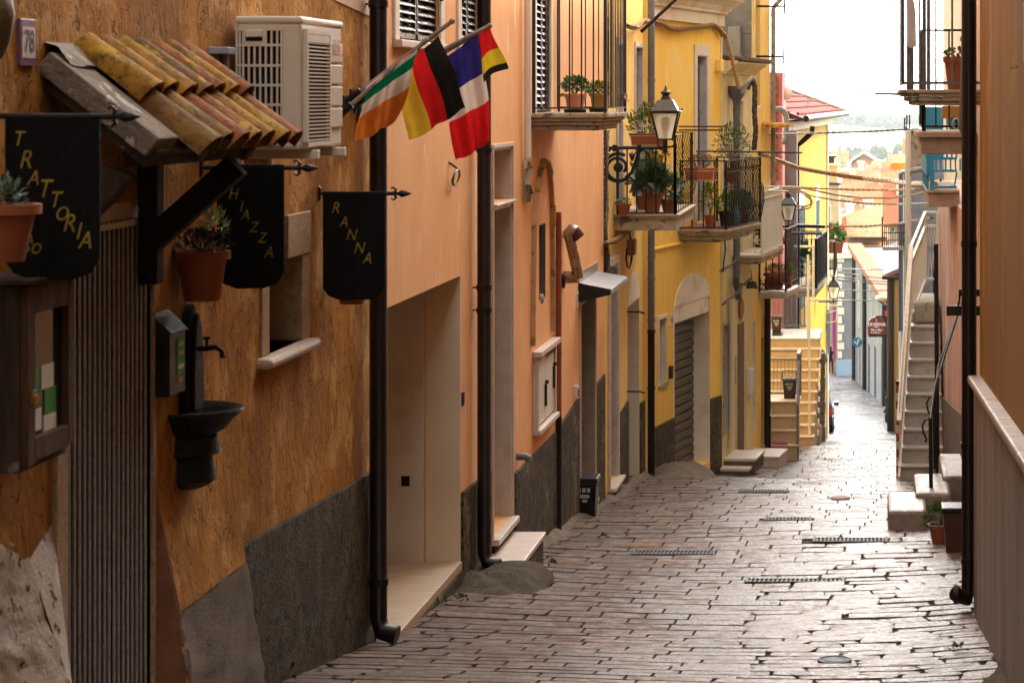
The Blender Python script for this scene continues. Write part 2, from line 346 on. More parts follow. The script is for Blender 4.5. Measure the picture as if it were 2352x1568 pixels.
def railing(mb, pts, h, sp, w=.012, belly=None, rails=(0.06, 1.0), posts=True, pw=None, topw=None):
    """pts: list of (o,s,z) floor points; bars between, belly: [(t, outward)]"""
    for (p, q) in zip(pts, pts[1:]):
        p, q = Vector(p), Vector(q); L = (q - p).length; n = max(1, round(L / sp)); d = (q - p) / L; out = Vector((d.y, -d.x, 0))
        for i in range(n + 1):
            if i == n and not posts: continue
            b = p + d * (L * i / n)
            if belly:
                mb.tube([b + out * o_ + Vector((0, 0, h * t)) for t, o_ in belly], w * .6, 5, cap=False)
            else: mb.bar(b + Vector((0, 0, h * rails[0])), b + Vector((0, 0, h)), w)
        for r_ in rails: mb.bar(p + Vector((0, 0, h * r_)), q + Vector((0, 0, h * r_)), (topw or w * 1.8) if r_ == rails[-1] else w * 1.6, w)
    if posts:
        for p in pts: mb.bar(p, Vector(p) + Vector((0, 0, h * 1.01)), pw or w * 2.2)
    return mb
def slab_mb(s0, s1, out, zt, layers, o_in=-.02):
    """layers: (inset, z_top_rel, z_bot_rel)"""
    mb = MB()
    for ins, a, b in layers: mb.box(o_in, out - ins, s0 + ins, s1 - ins, zt + b, zt + a)
    return mb
def leaves(mb, c, r, n, L, wd, droop=0, flat=1, up=.6):
    for i in range(n):
        th, ph = random.uniform(0, 2 * math.pi), random.uniform(-.3, 1) * 1.4
        rr = random.uniform(.25, 1) ** .6
        d = Vector((math.cos(th) * math.cos(ph), math.sin(th) * math.cos(ph), math.sin(ph) * flat))
        p = Vector(c) + Vector((d.x * r[0], d.y * r[1], d.z * r[2])) * rr
        dd = d + Vector((0, 0, up - droop)) + Vector([random.uniform(-.6, .6) for _ in range(3)])
        mb.leaf(p, dd, L * random.uniform(.6, 1.3), wd * random.uniform(.7, 1.2))
    return mb
def plant(name, label, F, p, r, n, L, wd, mats, cat='plant', group=None, pot=None, stems=5, flowers=None, h0=0, droop=0, up=.6, potmat='terracotta', potr=None, poth=None, saucer=None):
    """p: position of the base (pot bottom)"""
    t = thing(name, label, cat, F, p, group); p = Vector(p); zt = p.z
    if pot:
        pr, ph = pot; prof = [(pr * .66, 0), (pr * .9, ph * .82), (pr * .92, ph * .82), (pr * 1.06, ph * .83), (pr * 1.06, ph), (pr * .94, ph), (pr * .9, ph * .9)]
        MB().lathe(p, [(.001, 0)] + prof, 20).build('pot', M[potmat], t, smooth=35)
        MB().lathe(p, [(.001, ph * .9), (pr * .92, ph * .9)], 16).build('soil', M['soil'], t)
        if saucer: MB().lathe(p, [(.001, -.004), (pr * .95, -.004), (pr * 1.05, .03), (pr, .03), (pr * .9, .006)], 20).build('saucer', M[saucer], t, smooth=35)
        zt += ph * .95
    c = Vector((p.x, p.y, zt + r[2] * .35 + h0))
    if stems:
        mb = MB()
        for i in range(stems):
            g = random.uniform(0, 6.28); e = Vector((math.cos(g) * r[0] * .7, math.sin(g) * r[1] * .7, r[2] * random.uniform(.5, 1) + h0))
            b = Vector((p.x, p.y, zt)); mb.tube([b, b + e * .5 + Vector((0, 0, .02)), b + e], [.006, .005, .003], 4)
        mb.build('stem', M['stem'], t)
    k = len(mats); mb = MB()
    for i, m_ in enumerate(mats):
        mb.cm = i; leaves(mb, c, r, n // k, L, wd, droop=droop, up=up)
    mb.build('foliage', [M[m_] for m_ in mats], t)
    if flowers:
        mb = MB()
        for i in range(flowers[1]):
            g, e = random.uniform(0, 6.28), random.uniform(.2, 1.3)
            q = c + Vector((math.cos(g) * math.cos(e) * r[0], math.sin(g) * math.cos(e) * r[1], math.sin(e) * r[2]))
            mb.ell(q, flowers[2], 6, 4)
        mb.build('flower', M[flowers[0]], t)
    return t
_tc = {}
def text_mb(mb, body, size, fn, shear=0, ext=.002, bold=0, align='CENTER'):
    """fn(x,y,k) maps text plane coordinates (k = 0 back, 1 front) to facade coordinates"""
    cu = bpy.data.curves.new('lettering', 'FONT'); cu.body = body; cu.size = size; cu.shear = shear; cu.align_x = align; cu.align_y = 'CENTER'; cu.resolution_u = 3; cu.offset = bold
    ob = bpy.data.objects.new('lettering', cu); COL.objects.link(ob)
    dg = bpy.context.evaluated_depsgraph_get(); me = bpy.data.meshes.new_from_object(ob.evaluated_get(dg))
    mb.add([fn(v.co.x, v.co.y) for v in me.vertices], [tuple(p.vertices) for p in me.polygons])
    bpy.data.objects.remove(ob); bpy.data.curves.remove(cu); bpy.data.meshes.remove(me)
    return mb
def helix(mb, path, n, r, rad, turns, k=7):
    """n strands twisted round a path"""
    pts = [Vector(p) for p in path]; S = []
    for a, b in zip(pts, pts[1:]):
        for i in range(k): S.append(a.lerp(b, i / k))
    S.append(pts[-1]); N = len(S)
    for j in range(n):
        out = []
        for i, p in enumerate(S):
            t = (S[min(i + 1, N - 1)] - S[max(0, i - 1)]).normalized(); a = t.cross(Vector((0, 0, 1)))
            a = a.normalized() if a.length > .05 else Vector((1, 0, 0)); b = t.cross(a); g = 2 * math.pi * (turns * i / N + j / n)
            out.append(p + (a * math.cos(g) + b * math.sin(g)) * rad)
        mb.tube(out, r, 5, cap=False)
    return mb

# ================================================================== LEFT: ochre trattoria house
F1 = Frame(-3.0, 0, 0)
z = F1.z
dS0, dS1 = 8.9, 9.97
dT = z(468, 9.5)
wS0, wS1 = F1.s(614), F1.s(690); wB, wT = z(795, 12.3), z(548, 12.3)
h1 = house('ochre_house', 'rough ochre plastered house with tiled canopy and striped door curtain at the left edge', F1, -14, 14.42, -3.0, 9.6,
           [(dS0, dS1, z(1900, 9.5), dT, .16), (wS0, wS1, wB, wT, .24)], 'ochre', 6,
           plinth=[(11.2, 14.42, z(1256, 11.3), z(1083, 14.36))])
# pink cream render patch of the upper wall
MB().ext([(0, 12.9, z(-60, 12.9)), (0, 13.4, z(2, 13.4)), (0, 13.9, z(22, 13.9)), (0, 14.38, z(40, 14.38)), (0, 14.38, 9.5), (0, 12.9, 9.5)], (.006, 0, 0)).build('upper_render', M['ochre_light'], h1)
# window: rough stone jambs, void behind, rounded sill
for bb_ in ((-.2, .012, wS0 - .14, wS0, wB, wT + .1), (-.239, .012, wS1 - .002, wS1 + .17, wB, wT - .1), (-.239, .022, wS1 - .35, wS1 + .15, wT - .1, z(487, 12.6))): MB().box(*bb_).build('window_jamb', M['granite'], h1, bevel=.006)
MB().box(-.24, -.2, wS0, wS1, wB, wT).build('window_pane', M['glass'], h1)
MB().box(-.24, .075, wS0 - .2, wS1 + .16, wB - .055, wB).build('window_sill', M['marble'], h1, bevel=.022)
# door: stone jambs and curtain
mb = MB(); mb.box(-.155, .02, dS0 - .13, dS0, z(1900, 9), z(1062, 9) + .25); mb.box(-.155, .016, dS1, dS1 + .035, z(1900, 10), dT)
mb.build('door_jamb', M['granite'], h1, bevel=.008)
MB().box(-.16, -.02, dS0, dS1, dT - .075, dT).build('door_header', M['offwhite'], h1, bevel=.004)
cur = MB(); n = 35; zb = z(1850, 9.5)
for i in range(n):
    s_ = dS0 + .02 + (dS1 - dS0 - .04) * (i + .5) / n; sw = .0012 * math.sin(i * 1.7)
    cur.cm = i % 2
    pts = [(-.012 - .004 * (i % 2), s_ + sw * k * .4, dT - .07 + (zb - dT) * k / 6) for k in range(7)]
    cur.tube(pts, .0085 if i % 2 else .0072, 7)
M['cordgrey'] = pm('grey chenille cord', (.52, .48, .48), (.36, .32, .32), 80, .95, .8, 140, (1, 1, .5))
M['cordblack'] = pm('black chenille cord', (.006, .005, .005), None, 10, .95, .5, 140)
c_ = thing('door_curtain', 'grey and black striped cord curtain hanging in the doorway under the tiled canopy', 'curtain', F1, (-.05, dS0, dT - .07))
cur.build('cord', [M['cordgrey'], M['cordblack']], c_, smooth=60)
MB().box(-.04, -.002, dS0 + .003, dS1 - .003, dT - .1, dT - .078).build('curtain_rail', M['offwhite'], c_)
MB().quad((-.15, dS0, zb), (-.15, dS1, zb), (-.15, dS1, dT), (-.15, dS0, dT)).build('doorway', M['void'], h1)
# buttress beside the door
def ipt(x, y, q): o, zz = F1.oz(x, y, q); return (o, q, zz)
A0, A1, A2 = ipt(352, 1090, 10.02), ipt(415, 1405, 10.12), ipt(448, 1640, 10.15)
B0, B1, B2 = (0.002, 11.2, z(1005, 11.2)), (.03, 11.38, z(1290, 11.38)), (.05, 11.75, z(1620, 11.75))
C0 = (0, 10.0, z(1300, 10)); C1 = (0.0, 10.0, z(1700, 10))
mb = MB(); mb.quad(A0, B0, B1, A1); mb.build('buttress_face', M['ochre'], h1)
random.seed(9)
def rag(a, b, n, am, seed):
    random.seed(seed); a, b = Vector(a), Vector(b); return [a.lerp(b, i / n) + (Vector((random.uniform(-am, am) * .3, random.uniform(-am, am), random.uniform(-am, am))) if 0 < i < n else Vector()) for i in range(n + 1)]
def ragface(mb, L_, R_, out=0, wob=.012, m=10):     # grid between two ragged edges
    n = len(L_); base = len(mb.v)
    for i in range(n):
        for j in range(m + 1): p = L_[i].lerp(R_[i], j / m); mb.v.append((p.x + out + wob * random.uniform(-.5, .5), p.y, p.z))
    for i in range(n - 1):
        for j in range(m): a = base + i * (m + 1) + j; mb.f.append((a, a + 1, a + m + 2, a + m + 1)); mb.m.append(0); mb.a.append(.5)
    return mb
eL, eR = rag(A1, A2, 14, .012, 1), rag(B1, B2, 14, .004, 2)
ragface(MB(), eL, eR, .004).build('buttress_base', M['plinth2'], h1, smooth=60)
random.seed(4); ragface(MB(), [p + Vector((-.012, -.02, 0)) for p in eL], [p + Vector((.004, random.uniform(.004, .022), 0)) for p in eL], .004, .006, 2).build('crumbled_edge', M['limeedge'] if 'limeedge' in M else M.setdefault('limeedge', pm('crumbled lime', (.62, .5, .42), (.4, .28, .2), 20, .95, 1.0, 40, bd=.02)), h1)
mb = MB(); mb.poly([(0, 10.0, A0[2]), A0, A1, A2, C1]); mb.build('buttress_side', M['bareclay'], h1)
# limewashed batter at the very left
mb = MB(); p = [ipt(48, 1232, 8.5), ipt(168, 1590, 8.72), ipt(-140, 1600, 7.7), ipt(-110, 1300, 7.7)]
a = [(0, 8.78, p[0][2] + .0), (0, 8.78, p[1][2] - .3)]
g1_, g2_ = rag(p[3], p[2], 16, .0, 3), rag(p[0], p[1], 16, .014, 5); ragface(mb, g1_, g2_, 0, .016, 16); mb.poly([p[0], a[0], a[1], p[1]]); mb.quad((0, 7.7, p[3][2] + .06), a[0], p[0], p[3])
mb.build('limewashed_batter', M['rock'], h1, smooth=60)
# downpipe at the corner
pipe(h1, F1, 869, 0, 1466, .08, .052, 'gutter', collars=(10, 1335), foot=True)

# tiled canopy over the door
cn = thing('tiled_canopy', 'small clay tiled canopy with weathered wooden brackets over the curtained door', 'canopy', F1, (0, 9.7, EYE - .3))
T0, T1 = Vector((.0, 0, EYE + .13)), Vector((.45, 0, EYE - .225)); dv = (T1 - T0)
ncol = 7; s_a, s_b = 9.13, 10.62
nrm = Vector((.62, 0, .78))
random.seed(3); M['verge'] = pm('old limewashed verge', (.27, .22, .17), (.19, .15, .12), 9, .95, 1.0, 25, c3=(.5, .46, .4), s3=6, t3=.57, bd=.03, c4=(.1, .08, .06), s4=5, t4=.6)
for c in range(ncol):
    sc_ = s_a + (s_b - s_a) * (c + .5) / ncol
    for r_ in range(2):
        mb = MB(); a = T0 + dv * (-.03 + .47 * r_) + nrm * (.035 + .022 * (1 - r_)); b = T0 + dv * (.55 + .49 * r_ + random.uniform(-.02, .03)) + nrm * (.035 + .022 * (1 - r_))
        vs = []; R0, R1 = .085, .112
        tilt = random.uniform(-.012, .012)
        for (cc, rr) in ((a, R0), (b, R1)):
            for rad in (rr, rr - .014):
                for k in range(9):
                    g = math.pi * k / 8; vs.append(cc + Vector((0, sc_ + tilt * (cc is b) - math.cos(g) * rad, 0)) + nrm * math.sin(g) * rad * .8)
        fs = [(k, k + 1, 18 + k + 1, 18 + k) for k in range(8)] + [(9 + k + 1, 9 + k, 27 + k, 27 + k + 1) for k in range(8)] + [(18 + k, 18 + k + 1, 27 + k + 1, 27 + k) for k in range(8)] + [(0, 18, 27, 9), (8, 17, 35, 26)]
        mb.add(vs, fs); 
        nm = 'tile_or%d' % (random.randrange(3))
        if nm not in M:
            i_ = int(nm[-1]); ca = [(.2, .06, .014), (.22, .095, .012), (.12, .055, .018)][i_]; cb = [(.3, .11, .02), (.36, .19, .02), (.24, .13, .03)][i_]
            M[nm] = pm('clay tile ' + 'abc'[i_], ca, cb, 5, .85, .8, 30, c3=(.05, .034, .017), s3=26, t3=.44, sf=.28, c4=(.44, .27, .03), s4=7, t4=.56)
        mb.build('roof_tile', M[nm], cn, smooth=50)
def slope_board(mb, s0, s1, t0, t1, off, th):
    a, b = T0 + dv * t0 + nrm * off, T0 + dv * t1 + nrm * off
    return mb.hexa([a + Vector((0, s0, 0)) - nrm * th, b + Vector((0, s0, 0)) - nrm * th, b + Vector((0, s1, 0)) - nrm * th, a + Vector((0, s1, 0)) - nrm * th],
                   [a + Vector((0, s0, 0)), b + Vector((0, s0, 0)), b + Vector((0, s1, 0)), a + Vector((0, s1, 0))])
slope_board(MB(), 8.86, 9.12, .02, .9, .045, .085).build('mortar_verge', M['verge'], cn, bevel=.006)
mb = MB(); n_ = 26
for i in range(n_ + 1):
    s_ = 8.9 + 1.75 * i / n_
    for o_, h_ in ((0, .215), (.04 + random.uniform(0, .02), .2), (.09 + random.uniform(0, .05), .125 + random.uniform(-.01, .015)), (.02, .08)): mb.v.append((o_, s_ + random.uniform(-.01, .01), EYE + h_ - .02))
for i in range(n_):
    for k in range(3): a_ = i * 4 + k; mb.f.append((a_, a_ + 1, a_ + 5, a_ + 4)); mb.m.append(0); mb.a.append(.5)
mb.build('mortar_fillet', M['mortar'], cn)
slope_board(MB(), 8.9, 10.66, .0, .93, -.0, .022).build('board', M['woodbrown'], cn)
for ra, rb, rc in ((8.9, 8.97, .05), (10.3, 10.38, .07), (9.6, 9.66, .05)): slope_board(MB(), ra, rb, .0, .92, -.03, rc).build('rafter', M['woodold'], cn, bevel=.004)
MB().box(.28, .36, 8.92, 10.45, EYE - .26, EYE - .2).build('beam', M['wooddark'], cn, bevel=.005)
# far bracket: post on the wall and diagonal strut; near bracket: grey corbel
MB().box(.005, .085, 10.0, 10.1, zy(642, 10.05), EYE - .12).build('post', M['wooddark'], cn, bevel=.006)
MB().bar((.05, 10.05, zy(545, 10.05)), (.40, 10.05, zy(375, 10.05)), .1, .09, up=(0, 1, 0)).build('strut', M['wooddark'], cn, bevel=.006); cn.location.y -= .22
k1 = [F1.oz(x, y, 8.95) for x, y in ((222, 510), (228, 440), (262, 375), (335, 395), (342, 408), (300, 452), (262, 490), (232, 512))]
MB().ext([(o, 8.95, zz) for o, zz in k1], (0, .09, 0)).build('corbel', M['woodold'], cn, bevel=.008)

# air conditioner
ac = thing('air_conditioner', 'cream outdoor air conditioning unit bracketed to the ochre wall', 'air conditioner', F1, (.03, 11.2, EYE - .26))
aS0, aS1, aO0, aO1 = 11.2, 12.07, .03, .333; aZ0, aZ1 = zy(345, 11.2), zy(40, 11.2)
MB().box(aO0, aO1, aS0, aS1, aZ0, aZ1 - .02).build('casing', M['acwhite'], ac, bevel=.018)
MB().box(aO0 - .006, aO1 + .008, aS0 - .008, aS1 + .008, aZ1 - .03, aZ1 + .005).build('lid', M['acwhite'], ac, bevel=.012)
def acx(x): return (x - 2000) * 11.2 / 5500 + 3.0
def acz(y): return zy(y, 11.2)
MB().box(acx(546), acx(646), aS0 - .004, aS0 - .001, acz(330), acz(70)).build('grille_backing', M['void'], ac)
mb = MB()
for x in (545, 552, 560, 573, 586, 599, 612, 625, 638, 648): mb.box(acx(x) - .0045, acx(x) + .0045, aS0 - .014, aS0 - .004, acz(332), acz(66))
for y in (68, 104, 151, 196, 241, 286, 331): mb.box(acx(543), acx(650), aS0 - .0165, aS0 - .0142, acz(y) - .006, acz(y) + .006)
mb.box(acx(563), acx(612), aS0 - .017, aS0 - .0145, acz(104), acz(66)); mb.build('side_grille', M['acwhite'], ac)
MB().box(acx(566), acx(606), aS0 - .028, aS0 - .0172, acz(86), acz(70)).build('handle', M['acwhite'], ac, bevel=.004)
MB().box(acx(567), acx(605), aS0 - .02, aS0 - .0172, acz(95), acz(86.5)).build('handle_recess', M['void'], ac)
gz0, gz1 = acz(328), acz(76); gs0, gs1 = 11.27, 11.72
MB().box(aO1 + .001, aO1 + .004, gs0, gs1, gz0, gz1).build('fan_recess', M['void'], ac)
mb = MB(); frame_mb(gs0, gs1, gz0, gz1, .02, aO1 + .001, aO1 + .022, 'lrtb', mb)
for i in range(27): zz = gz0 + (gz1 - gz0) * (i + .5) / 29; mb.box(aO1 + .006, aO1 + .02, gs0, gs1, zz - .0035, zz + .0035)
mb.box(aO1 + .004, aO1 + .02, gs0, gs1, gz1 - .045, gz1); mb.build('fan_grille', M['acwhite'], ac)
mb = MB()
for i in range(4): a_ = acz(300) + (acz(90) - acz(300)) * i / 4; mb.box(aO1 + .001, aO1 + .012, 11.76, 12.04, a_ + .006, a_ + (acz(90) - acz(300)) / 4 - .006)
mb.build('service_panel', M['acwhite'], ac, bevel=.004)
MB().box(aO1 + .0125, aO1 + .014, 11.82, 11.98, acz(120), acz(100)).build('sticker', pm('faded red print', (.5, .1, .08), (.6, .45, .4), 40, .6, 0), ac)
MB().box(aO1 + .0125, aO1 + .014, 11.82, 11.98, acz(98), acz(84)).build('sticker', pm('faded pink print', (.55, .3, .26), (.6, .5, .45), 40, .6, 0), ac)
for q in (11.36, 11.93):
    mb = MB(); mb.box(.0, aO1 + .05, q - .02, q + .02, aZ0 - .045, aZ0 - .003); mb.box(.0, .02, q - .02, q + .02, aZ0 - .3, aZ0 - .045); mb.build('bracket', M['acwhite'], ac, bevel=.004)
# conduit and white cable box beside it
t = thing('cable_duct', 'grey cable duct with a blue edged cover left of the air conditioner', 'cable duct', F1, (0, 11.05, EYE))
MB().box(0, .06, 10.93, 10.98, zy(240, 11), zy(113, 11)).build('duct', M['cablegrey'], t, bevel=.004)
MB().box(0, .09, 10.84, 10.98, zy(126, 11), zy(110, 11)).build('cover', pm('pale blue plastic', (.3, .34, .42), None, 5, .5, 0), t, bevel=.004)
mb = MB(); mb.tube([(.045, 10.9, zy(125, 11)), (.05, 10.9, zy(180, 11)), (.03, 10.92, zy(260, 11))], .012, 6); mb.build('hose', M['cabledark'], t)

# sign banners on rods
def banner(label, q, xw, xl, xr, yt, yb, rodx1, rody, letters, chip=(.0,), curl=True):
    t = thing('hanging_sign', label, 'sign', F1, (0, q, zy(rody, q)), 'black painted trattoria signs hung from iron rods')
    o = lambda x: xx(x, q) + 3.0; Z = lambda y: zy(y, q)
    w_, ht = o(xr) - o(xl), Z(yt) - Z(yb); ol = o(xl)
    pts = [(ol, q, Z(yt)), (o(xr), q, Z(yt)), (o(xr), q, Z(yb) + .07), (o(xr) - .035, q, Z(yb) + .02), (o(xr) - .09, q, Z(yb)), (ol + .09, q, Z(yb) - .003), (ol + .03, q, Z(yb) + .02), (ol, q, Z(yb) + .06)]
    MB().ext(pts, (0, .02, 0)).build('panel', M['bannerblack'], t, bevel=.006)
    mb = MB(); zr = Z(rody); ox = o(rodx1)
    mb.tube([(0.0, q + .01, zr + .002), (ox - .09, q + .01, zr)], .0105, 8)
    mb.ext([(0.0, q, zr - .045), (.012, q, zr - .03), (.014, q, zr + .03), (0.0, q, zr + .045)], (0, .02, 0))
    mb.build('rod', M['iron'], t, smooth=40)
    mb = MB(); c = (ox - .07, q + .01, zr)
    mb.lathe((0, 0, 0), [(.001, 0)], 3)
    mb.tube([(ox - .1, q + .01, zr), (ox - .075, q + .01, zr), (ox - .055, q + .01, zr), (ox - .03, q + .01, zr), (ox, q + .01, zr)], [.009, .009, .02, .014, .001], 8)
    for sg in (1, -1):
        mb.tube([(ox - .095, q + .01, zr), (ox - .085, q + .01, zr + sg * .022), (ox - .1, q + .01, zr + sg * .034), (ox - .112, q + .01, zr + sg * .026)], [.008, .008, .006, .005], 6)
    mb.build('finial', M['iron'], t, smooth=40)
    mb = MB()
    for ch, x, y, sz in letters:
        text_mb(mb, ch, sz * .95, lambda u, v, x=x, y=y: (o(x) + u * .9, q - .004, Z(y) + v * 1.08), shear=.3, bold=.0003)
    mb.build('lettering', M['gold'], t)
    return t
banner('large black sign with gold TRATTORIA lettering at the far left', 8.05, 0, 10, 228, 268, 642, 322, 268,
       [('T', 41, 320, .07), ('R', 58, 368, .085), ('A', 76, 410, .07), ('T', 100, 435, .085), ('T', 125, 460, .075), ('O', 141, 492, .065), ('R', 158, 514, .085), ('I', 179, 532, .08), ('A', 195, 553, .08), ('L', 58, 545, .05), ('A', 68, 552, .045), ('P', 58, 578, .05), ('O', 82, 572, .05)])
banner('black sign with gold CHIAZZA lettering behind the potted flowers', 10.7, 0, 497, 652, 378, 662, 732, 386,
       [('C', 518, 418, .07), ('H', 535, 446, .07), ('I', 553, 475, .065), ('A', 563, 494, .065), ('Z', 582, 523, .065), ('Z', 601, 547, .065), ('A', 617, 580, .07)])
banner('black sign with gold RANNA lettering beside the first brown downpipe', 13.0, 0, 741, 884, 440, 688, 945, 445,
       [('R', 770, 478, .085), ('A', 789, 510, .08), ('N', 806, 540, .085), ('N', 824, 570, .085), ('A', 843, 594, .085)])

# wall pots
plant('potted_plant', 'terracotta wall pot with silvery blue plant at the left edge under the first sign', F1, (.24, 7.55, zy(600, 7.55)), (.1, .1, .07), 200, .032, .014, ['leafblue', 'leafdark'], 'potted plant', 'flower pots hung on the ochre wall', pot=(.132, .18))
t = plant('potted_plant', 'terracotta wall pot with purple plant and pale variegated sprig beside the CHIAZZA sign', F1, (.11, 10.35, zy(690, 10.35)), (.115, .1, .07), 260, .035, .013, ['purple', 'purple', 'leafdark'], 'potted plant', 'flower pots hung on the ochre wall', pot=(.114, .215))
mb = MB(); leaves(mb, (.165, 10.35, zy(520, 10.35)), (.055, .055, .075), 170, .03, .009); mb.build('foliage', M['leafpale'], t)
MB().tube([(.13, 10.35, zy(590, 10.35)), (.16, 10.35, zy(520, 10.35))], .005, 5).build('stem', M['stem'], t)
t = plant('potted_plant', 'terracotta pot mostly hidden behind the RANNA sign, only its base showing', F1, (.13, 13.25, zy(697, 13.25)), (.08, .08, .08), 60, .04, .02, ['leafdark'], 'potted plant', 'flower pots hung on the ochre wall', pot=(.1, .19))

# menu cabinet
mc = thing('menu_cabinet', 'weathered wooden menu cabinet with padlock and glass door beside the curtained doorway', 'cabinet', F1, (.1, 8.1, zy(1075, 8)))
cz0, cz1 = zy(1088, 7.96), zy(655, 7.96); c0, c1, co = 7.96, 8.42, .2
MB().box(0, co - .03, c0, c1, cz0 + .0, cz1).build('case', M['woodold'], mc, bevel=.006)
MB().box(-.0, co + .03, c0 - .03, c1 + .03, cz1 + .001, cz1 + .02).build('top_board', M['woodold'], mc, bevel=.004)
mb = MB(); frame_mb(c0 + .065, c1 - .05, cz0 + .1, cz1 - .1, .0, co - .02, co, '', mb)
mb.box(co - .028, co, c0, c0 + .07, cz0 + .02, cz1 - .005); mb.box(co - .028, co, c1 - .06, c1, cz0 + .04, cz1 - .005)
mb.box(co - .028, co - .001, c0 + .07, c1 - .06, cz1 - .1, cz1 - .006); mb.box(co - .028, co - .001, c0 + .07, c1 - .06, cz0 + .03, cz0 + .11)
mb.build('door_frame', M['woodbrown'], mc, bevel=.004)
MB().box(co - .029, co - .0285, c0 + .07, c1 - .06, cz0 + .11, cz1 - .1).build('glass_pane', M['glass'], mc)
for i, (sa, sb, ya, yb, mt) in enumerate([(8.08, 8.16, 940, 990, 'paper'), (8.08, 8.14, 845, 912, 'stickergreen'), (8.16, 8.28, 845, 900, 'paper'), (8.19, 8.3, 900, 960, 'stickergreen'), (8.18, 8.3, 962, 1000, 'paper')]):
    MB().box(co - .028, co - .026 + i * .0006, sa, sb, zy(yb, 8.1), zy(ya, 8.1)).build('notice', M[mt], mc)
MB().lathe((co - .024, 8.245, zy(928, 8.2)), [(.001, -.05), (.001, .05)], 8).build('notice', M['paper'], mc) if False else None
mb = MB(); mb.box(co, co + .02, c0 + .012, c0 + .045, zy(925, 8), zy(905, 8)); mb.build('padlock', pm('brass', (.45, .3, .08), None, 5, .35, 0, metal=1), mc, bevel=.003)
MB().tube([(co + .01, c0 + .016, zy(906, 8)), (co + .01, c0 + .016, zy(895, 8)), (co + .01, c0 + .04, zy(895, 8)), (co + .01, c0 + .04, zy(906, 8))], .004, 6).build('padlock_shackle', M['steel_clean'], mc)

# house number 78, wall lantern, letter box, yellow notices
t = thing('house_number', 'ceramic house number 78 with a patterned border at the upper left', 'house number', F1, (0, 8.5, zy(98, 8.5)))
a, b, c, d = F1.s(40), F1.s(75), zy(152, 8.49), zy(44, 8.49)
MB().box(0, .012, a, b, c, d).build('border', pm('patterned glaze', (.3, .05, .04), (.06, .12, .3), 60, .3, 0, rv=0), t, bevel=.002)
MB().box(.012, .014, a + .012, b - .012, c + .028, d - .028).build('tile_face', pm('white glaze', (.6, .55, .5), None, 5, .3, 0), t)
mb = MB(); text_mb(mb, '78', .1, lambda u, v: (.0155, (a + b) / 2 + u * 1.05, (c + d) / 2 + v * 1.1), bold=.002); mb.build('numerals', M['iron'], t)
t = thing('wall_lantern', 'dark old wall lantern cut off by the top left corner', 'lantern', F1, (.1, 7.9, EYE + .2))
q = 7.95; mb = MB(); c = (.07, q, 0)
mb.lathe((.07, q, zy(135, q)), [(.001, -.01), (.045, 0), (.07, .06), (.085, .14), (.075, .21), (.03, .26), (.001, .28)], 14); mb.build('lantern_body', pm('aged bronze', (.06, .04, .02), (.1, .07, .03), 10, .5, .5, 30), t, smooth=50)
MB().lathe((.05, q, zy(205, q)), [(.001, 0), (.03, .01), (.035, .05), (.02, .09)], 12).build('drip_cap', M['iron'], t, smooth=50)
MB().bar((0, q, zy(60, q)), (.07, q, zy(60, q)), .03).build('bracket', M['iron'], t)
t = thing('letter_box', 'black letter box with a green sticker next to the curtain', 'letter box', F1, (0, 10.1, zy(910, 10.1)))
s0_, s1_, o_ = 9.99, 10.22, .075
mb = MB(); Zb, Zt = zy(912, 10), zy(752, 10)
mb.ext([(0, s0_, Zb), (o_, s0_, Zb), (o_, s0_, Zt - .03), (0, s0_, Zt + .045)], (0, s1_ - s0_, 0)); mb.build('box', M['black'], t, bevel=.005)
mb = MB(); mb.ext([(0, s0_ - .008, Zt + .046), (o_ + .01, s0_ - .008, Zt - .032), (o_ + .01, s0_ - .008, Zt - .024), (0, s0_ - .008, Zt + .056)], (0, s1_ - s0_ + .016, 0)); mb.build('lid', M['iron'], t)
MB().box(o_, o_ + .003, 10.09, 10.2, zy(860, 10.1), zy(775, 10.1)).build('sticker', M['stickergreen'], t)
MB().box(o_ + .003, o_ + .0045, 10.105, 10.185, zy(848, 10.1), zy(838, 10.1)).build('sticker', M['paper'], t)
mb = MB(); text_mb(mb, 'open', .035, lambda u, v: (o_ + .005, 10.145 + u, zy(790, 10.1) + v)); text_mb(mb, 'O  O', .03, lambda u, v: (o_ + .005, 10.145 + u, zy(812, 10.1) + v), bold=.001); mb.build('lettering', M['paper'], t)
MB().box(o_, o_ + .003, 10.11, 10.17, zy(880, 10.1), zy(868, 10.1)).build('sticker', M['gold'], t)
t = thing('paper_notice', 'two yellowed paper notices on the wall above the black letter box', 'notice', F1, (0, 10.06, zy(690, 10)))
mb = MB(); mb.box(0, .003, 10.0, 10.09, zy(680, 10), zy(655, 10)); mb.box(0, .003, 10.0, 10.085, zy(705, 10), zy(684, 10)); mb.build('sheet', pm('yellowed paper', (.45, .3, .06), None, 5, .8, 0), t)

# cast iron wall fountain
wf = thing('wall_fountain', 'black cast iron wall fountain with brass style tap and shell basin', 'fountain', F1, (.05, 10.5, zy(1100, 10.5)))
q = 10.44; c0_ = q - .0
def fo(x): return xx(x, 10.35) + 3.0
prof = [(-.1, zy(962, q)), (-.1, zy(830, q)), (-.085, zy(800, q)), (-.075, zy(765, q)), (-.06, zy(735, q)), (-.03, zy(712, q)), (0, zy(698, q)), (.03, zy(712, q)), (.06, zy(735, q)), (.085, zy(765, q)), (.09, zy(800, q)), (.11, zy(830, q)), (.12, zy(962, q))]
mb = MB(); mb.ext([(0, q + .03 + s_, z_) for s_, z_ in prof], (.045, 0, 0))
mb.ext([(.045, q + .03 + s_ * .7, (z_ - zy(840, q)) * .85 + zy(840, q)) for s_, z_ in prof], (.02, 0, 0)); mb.build('back_plate', M['castiron'], wf, bevel=.008)
mb = MB(); bz = zy(950, q)
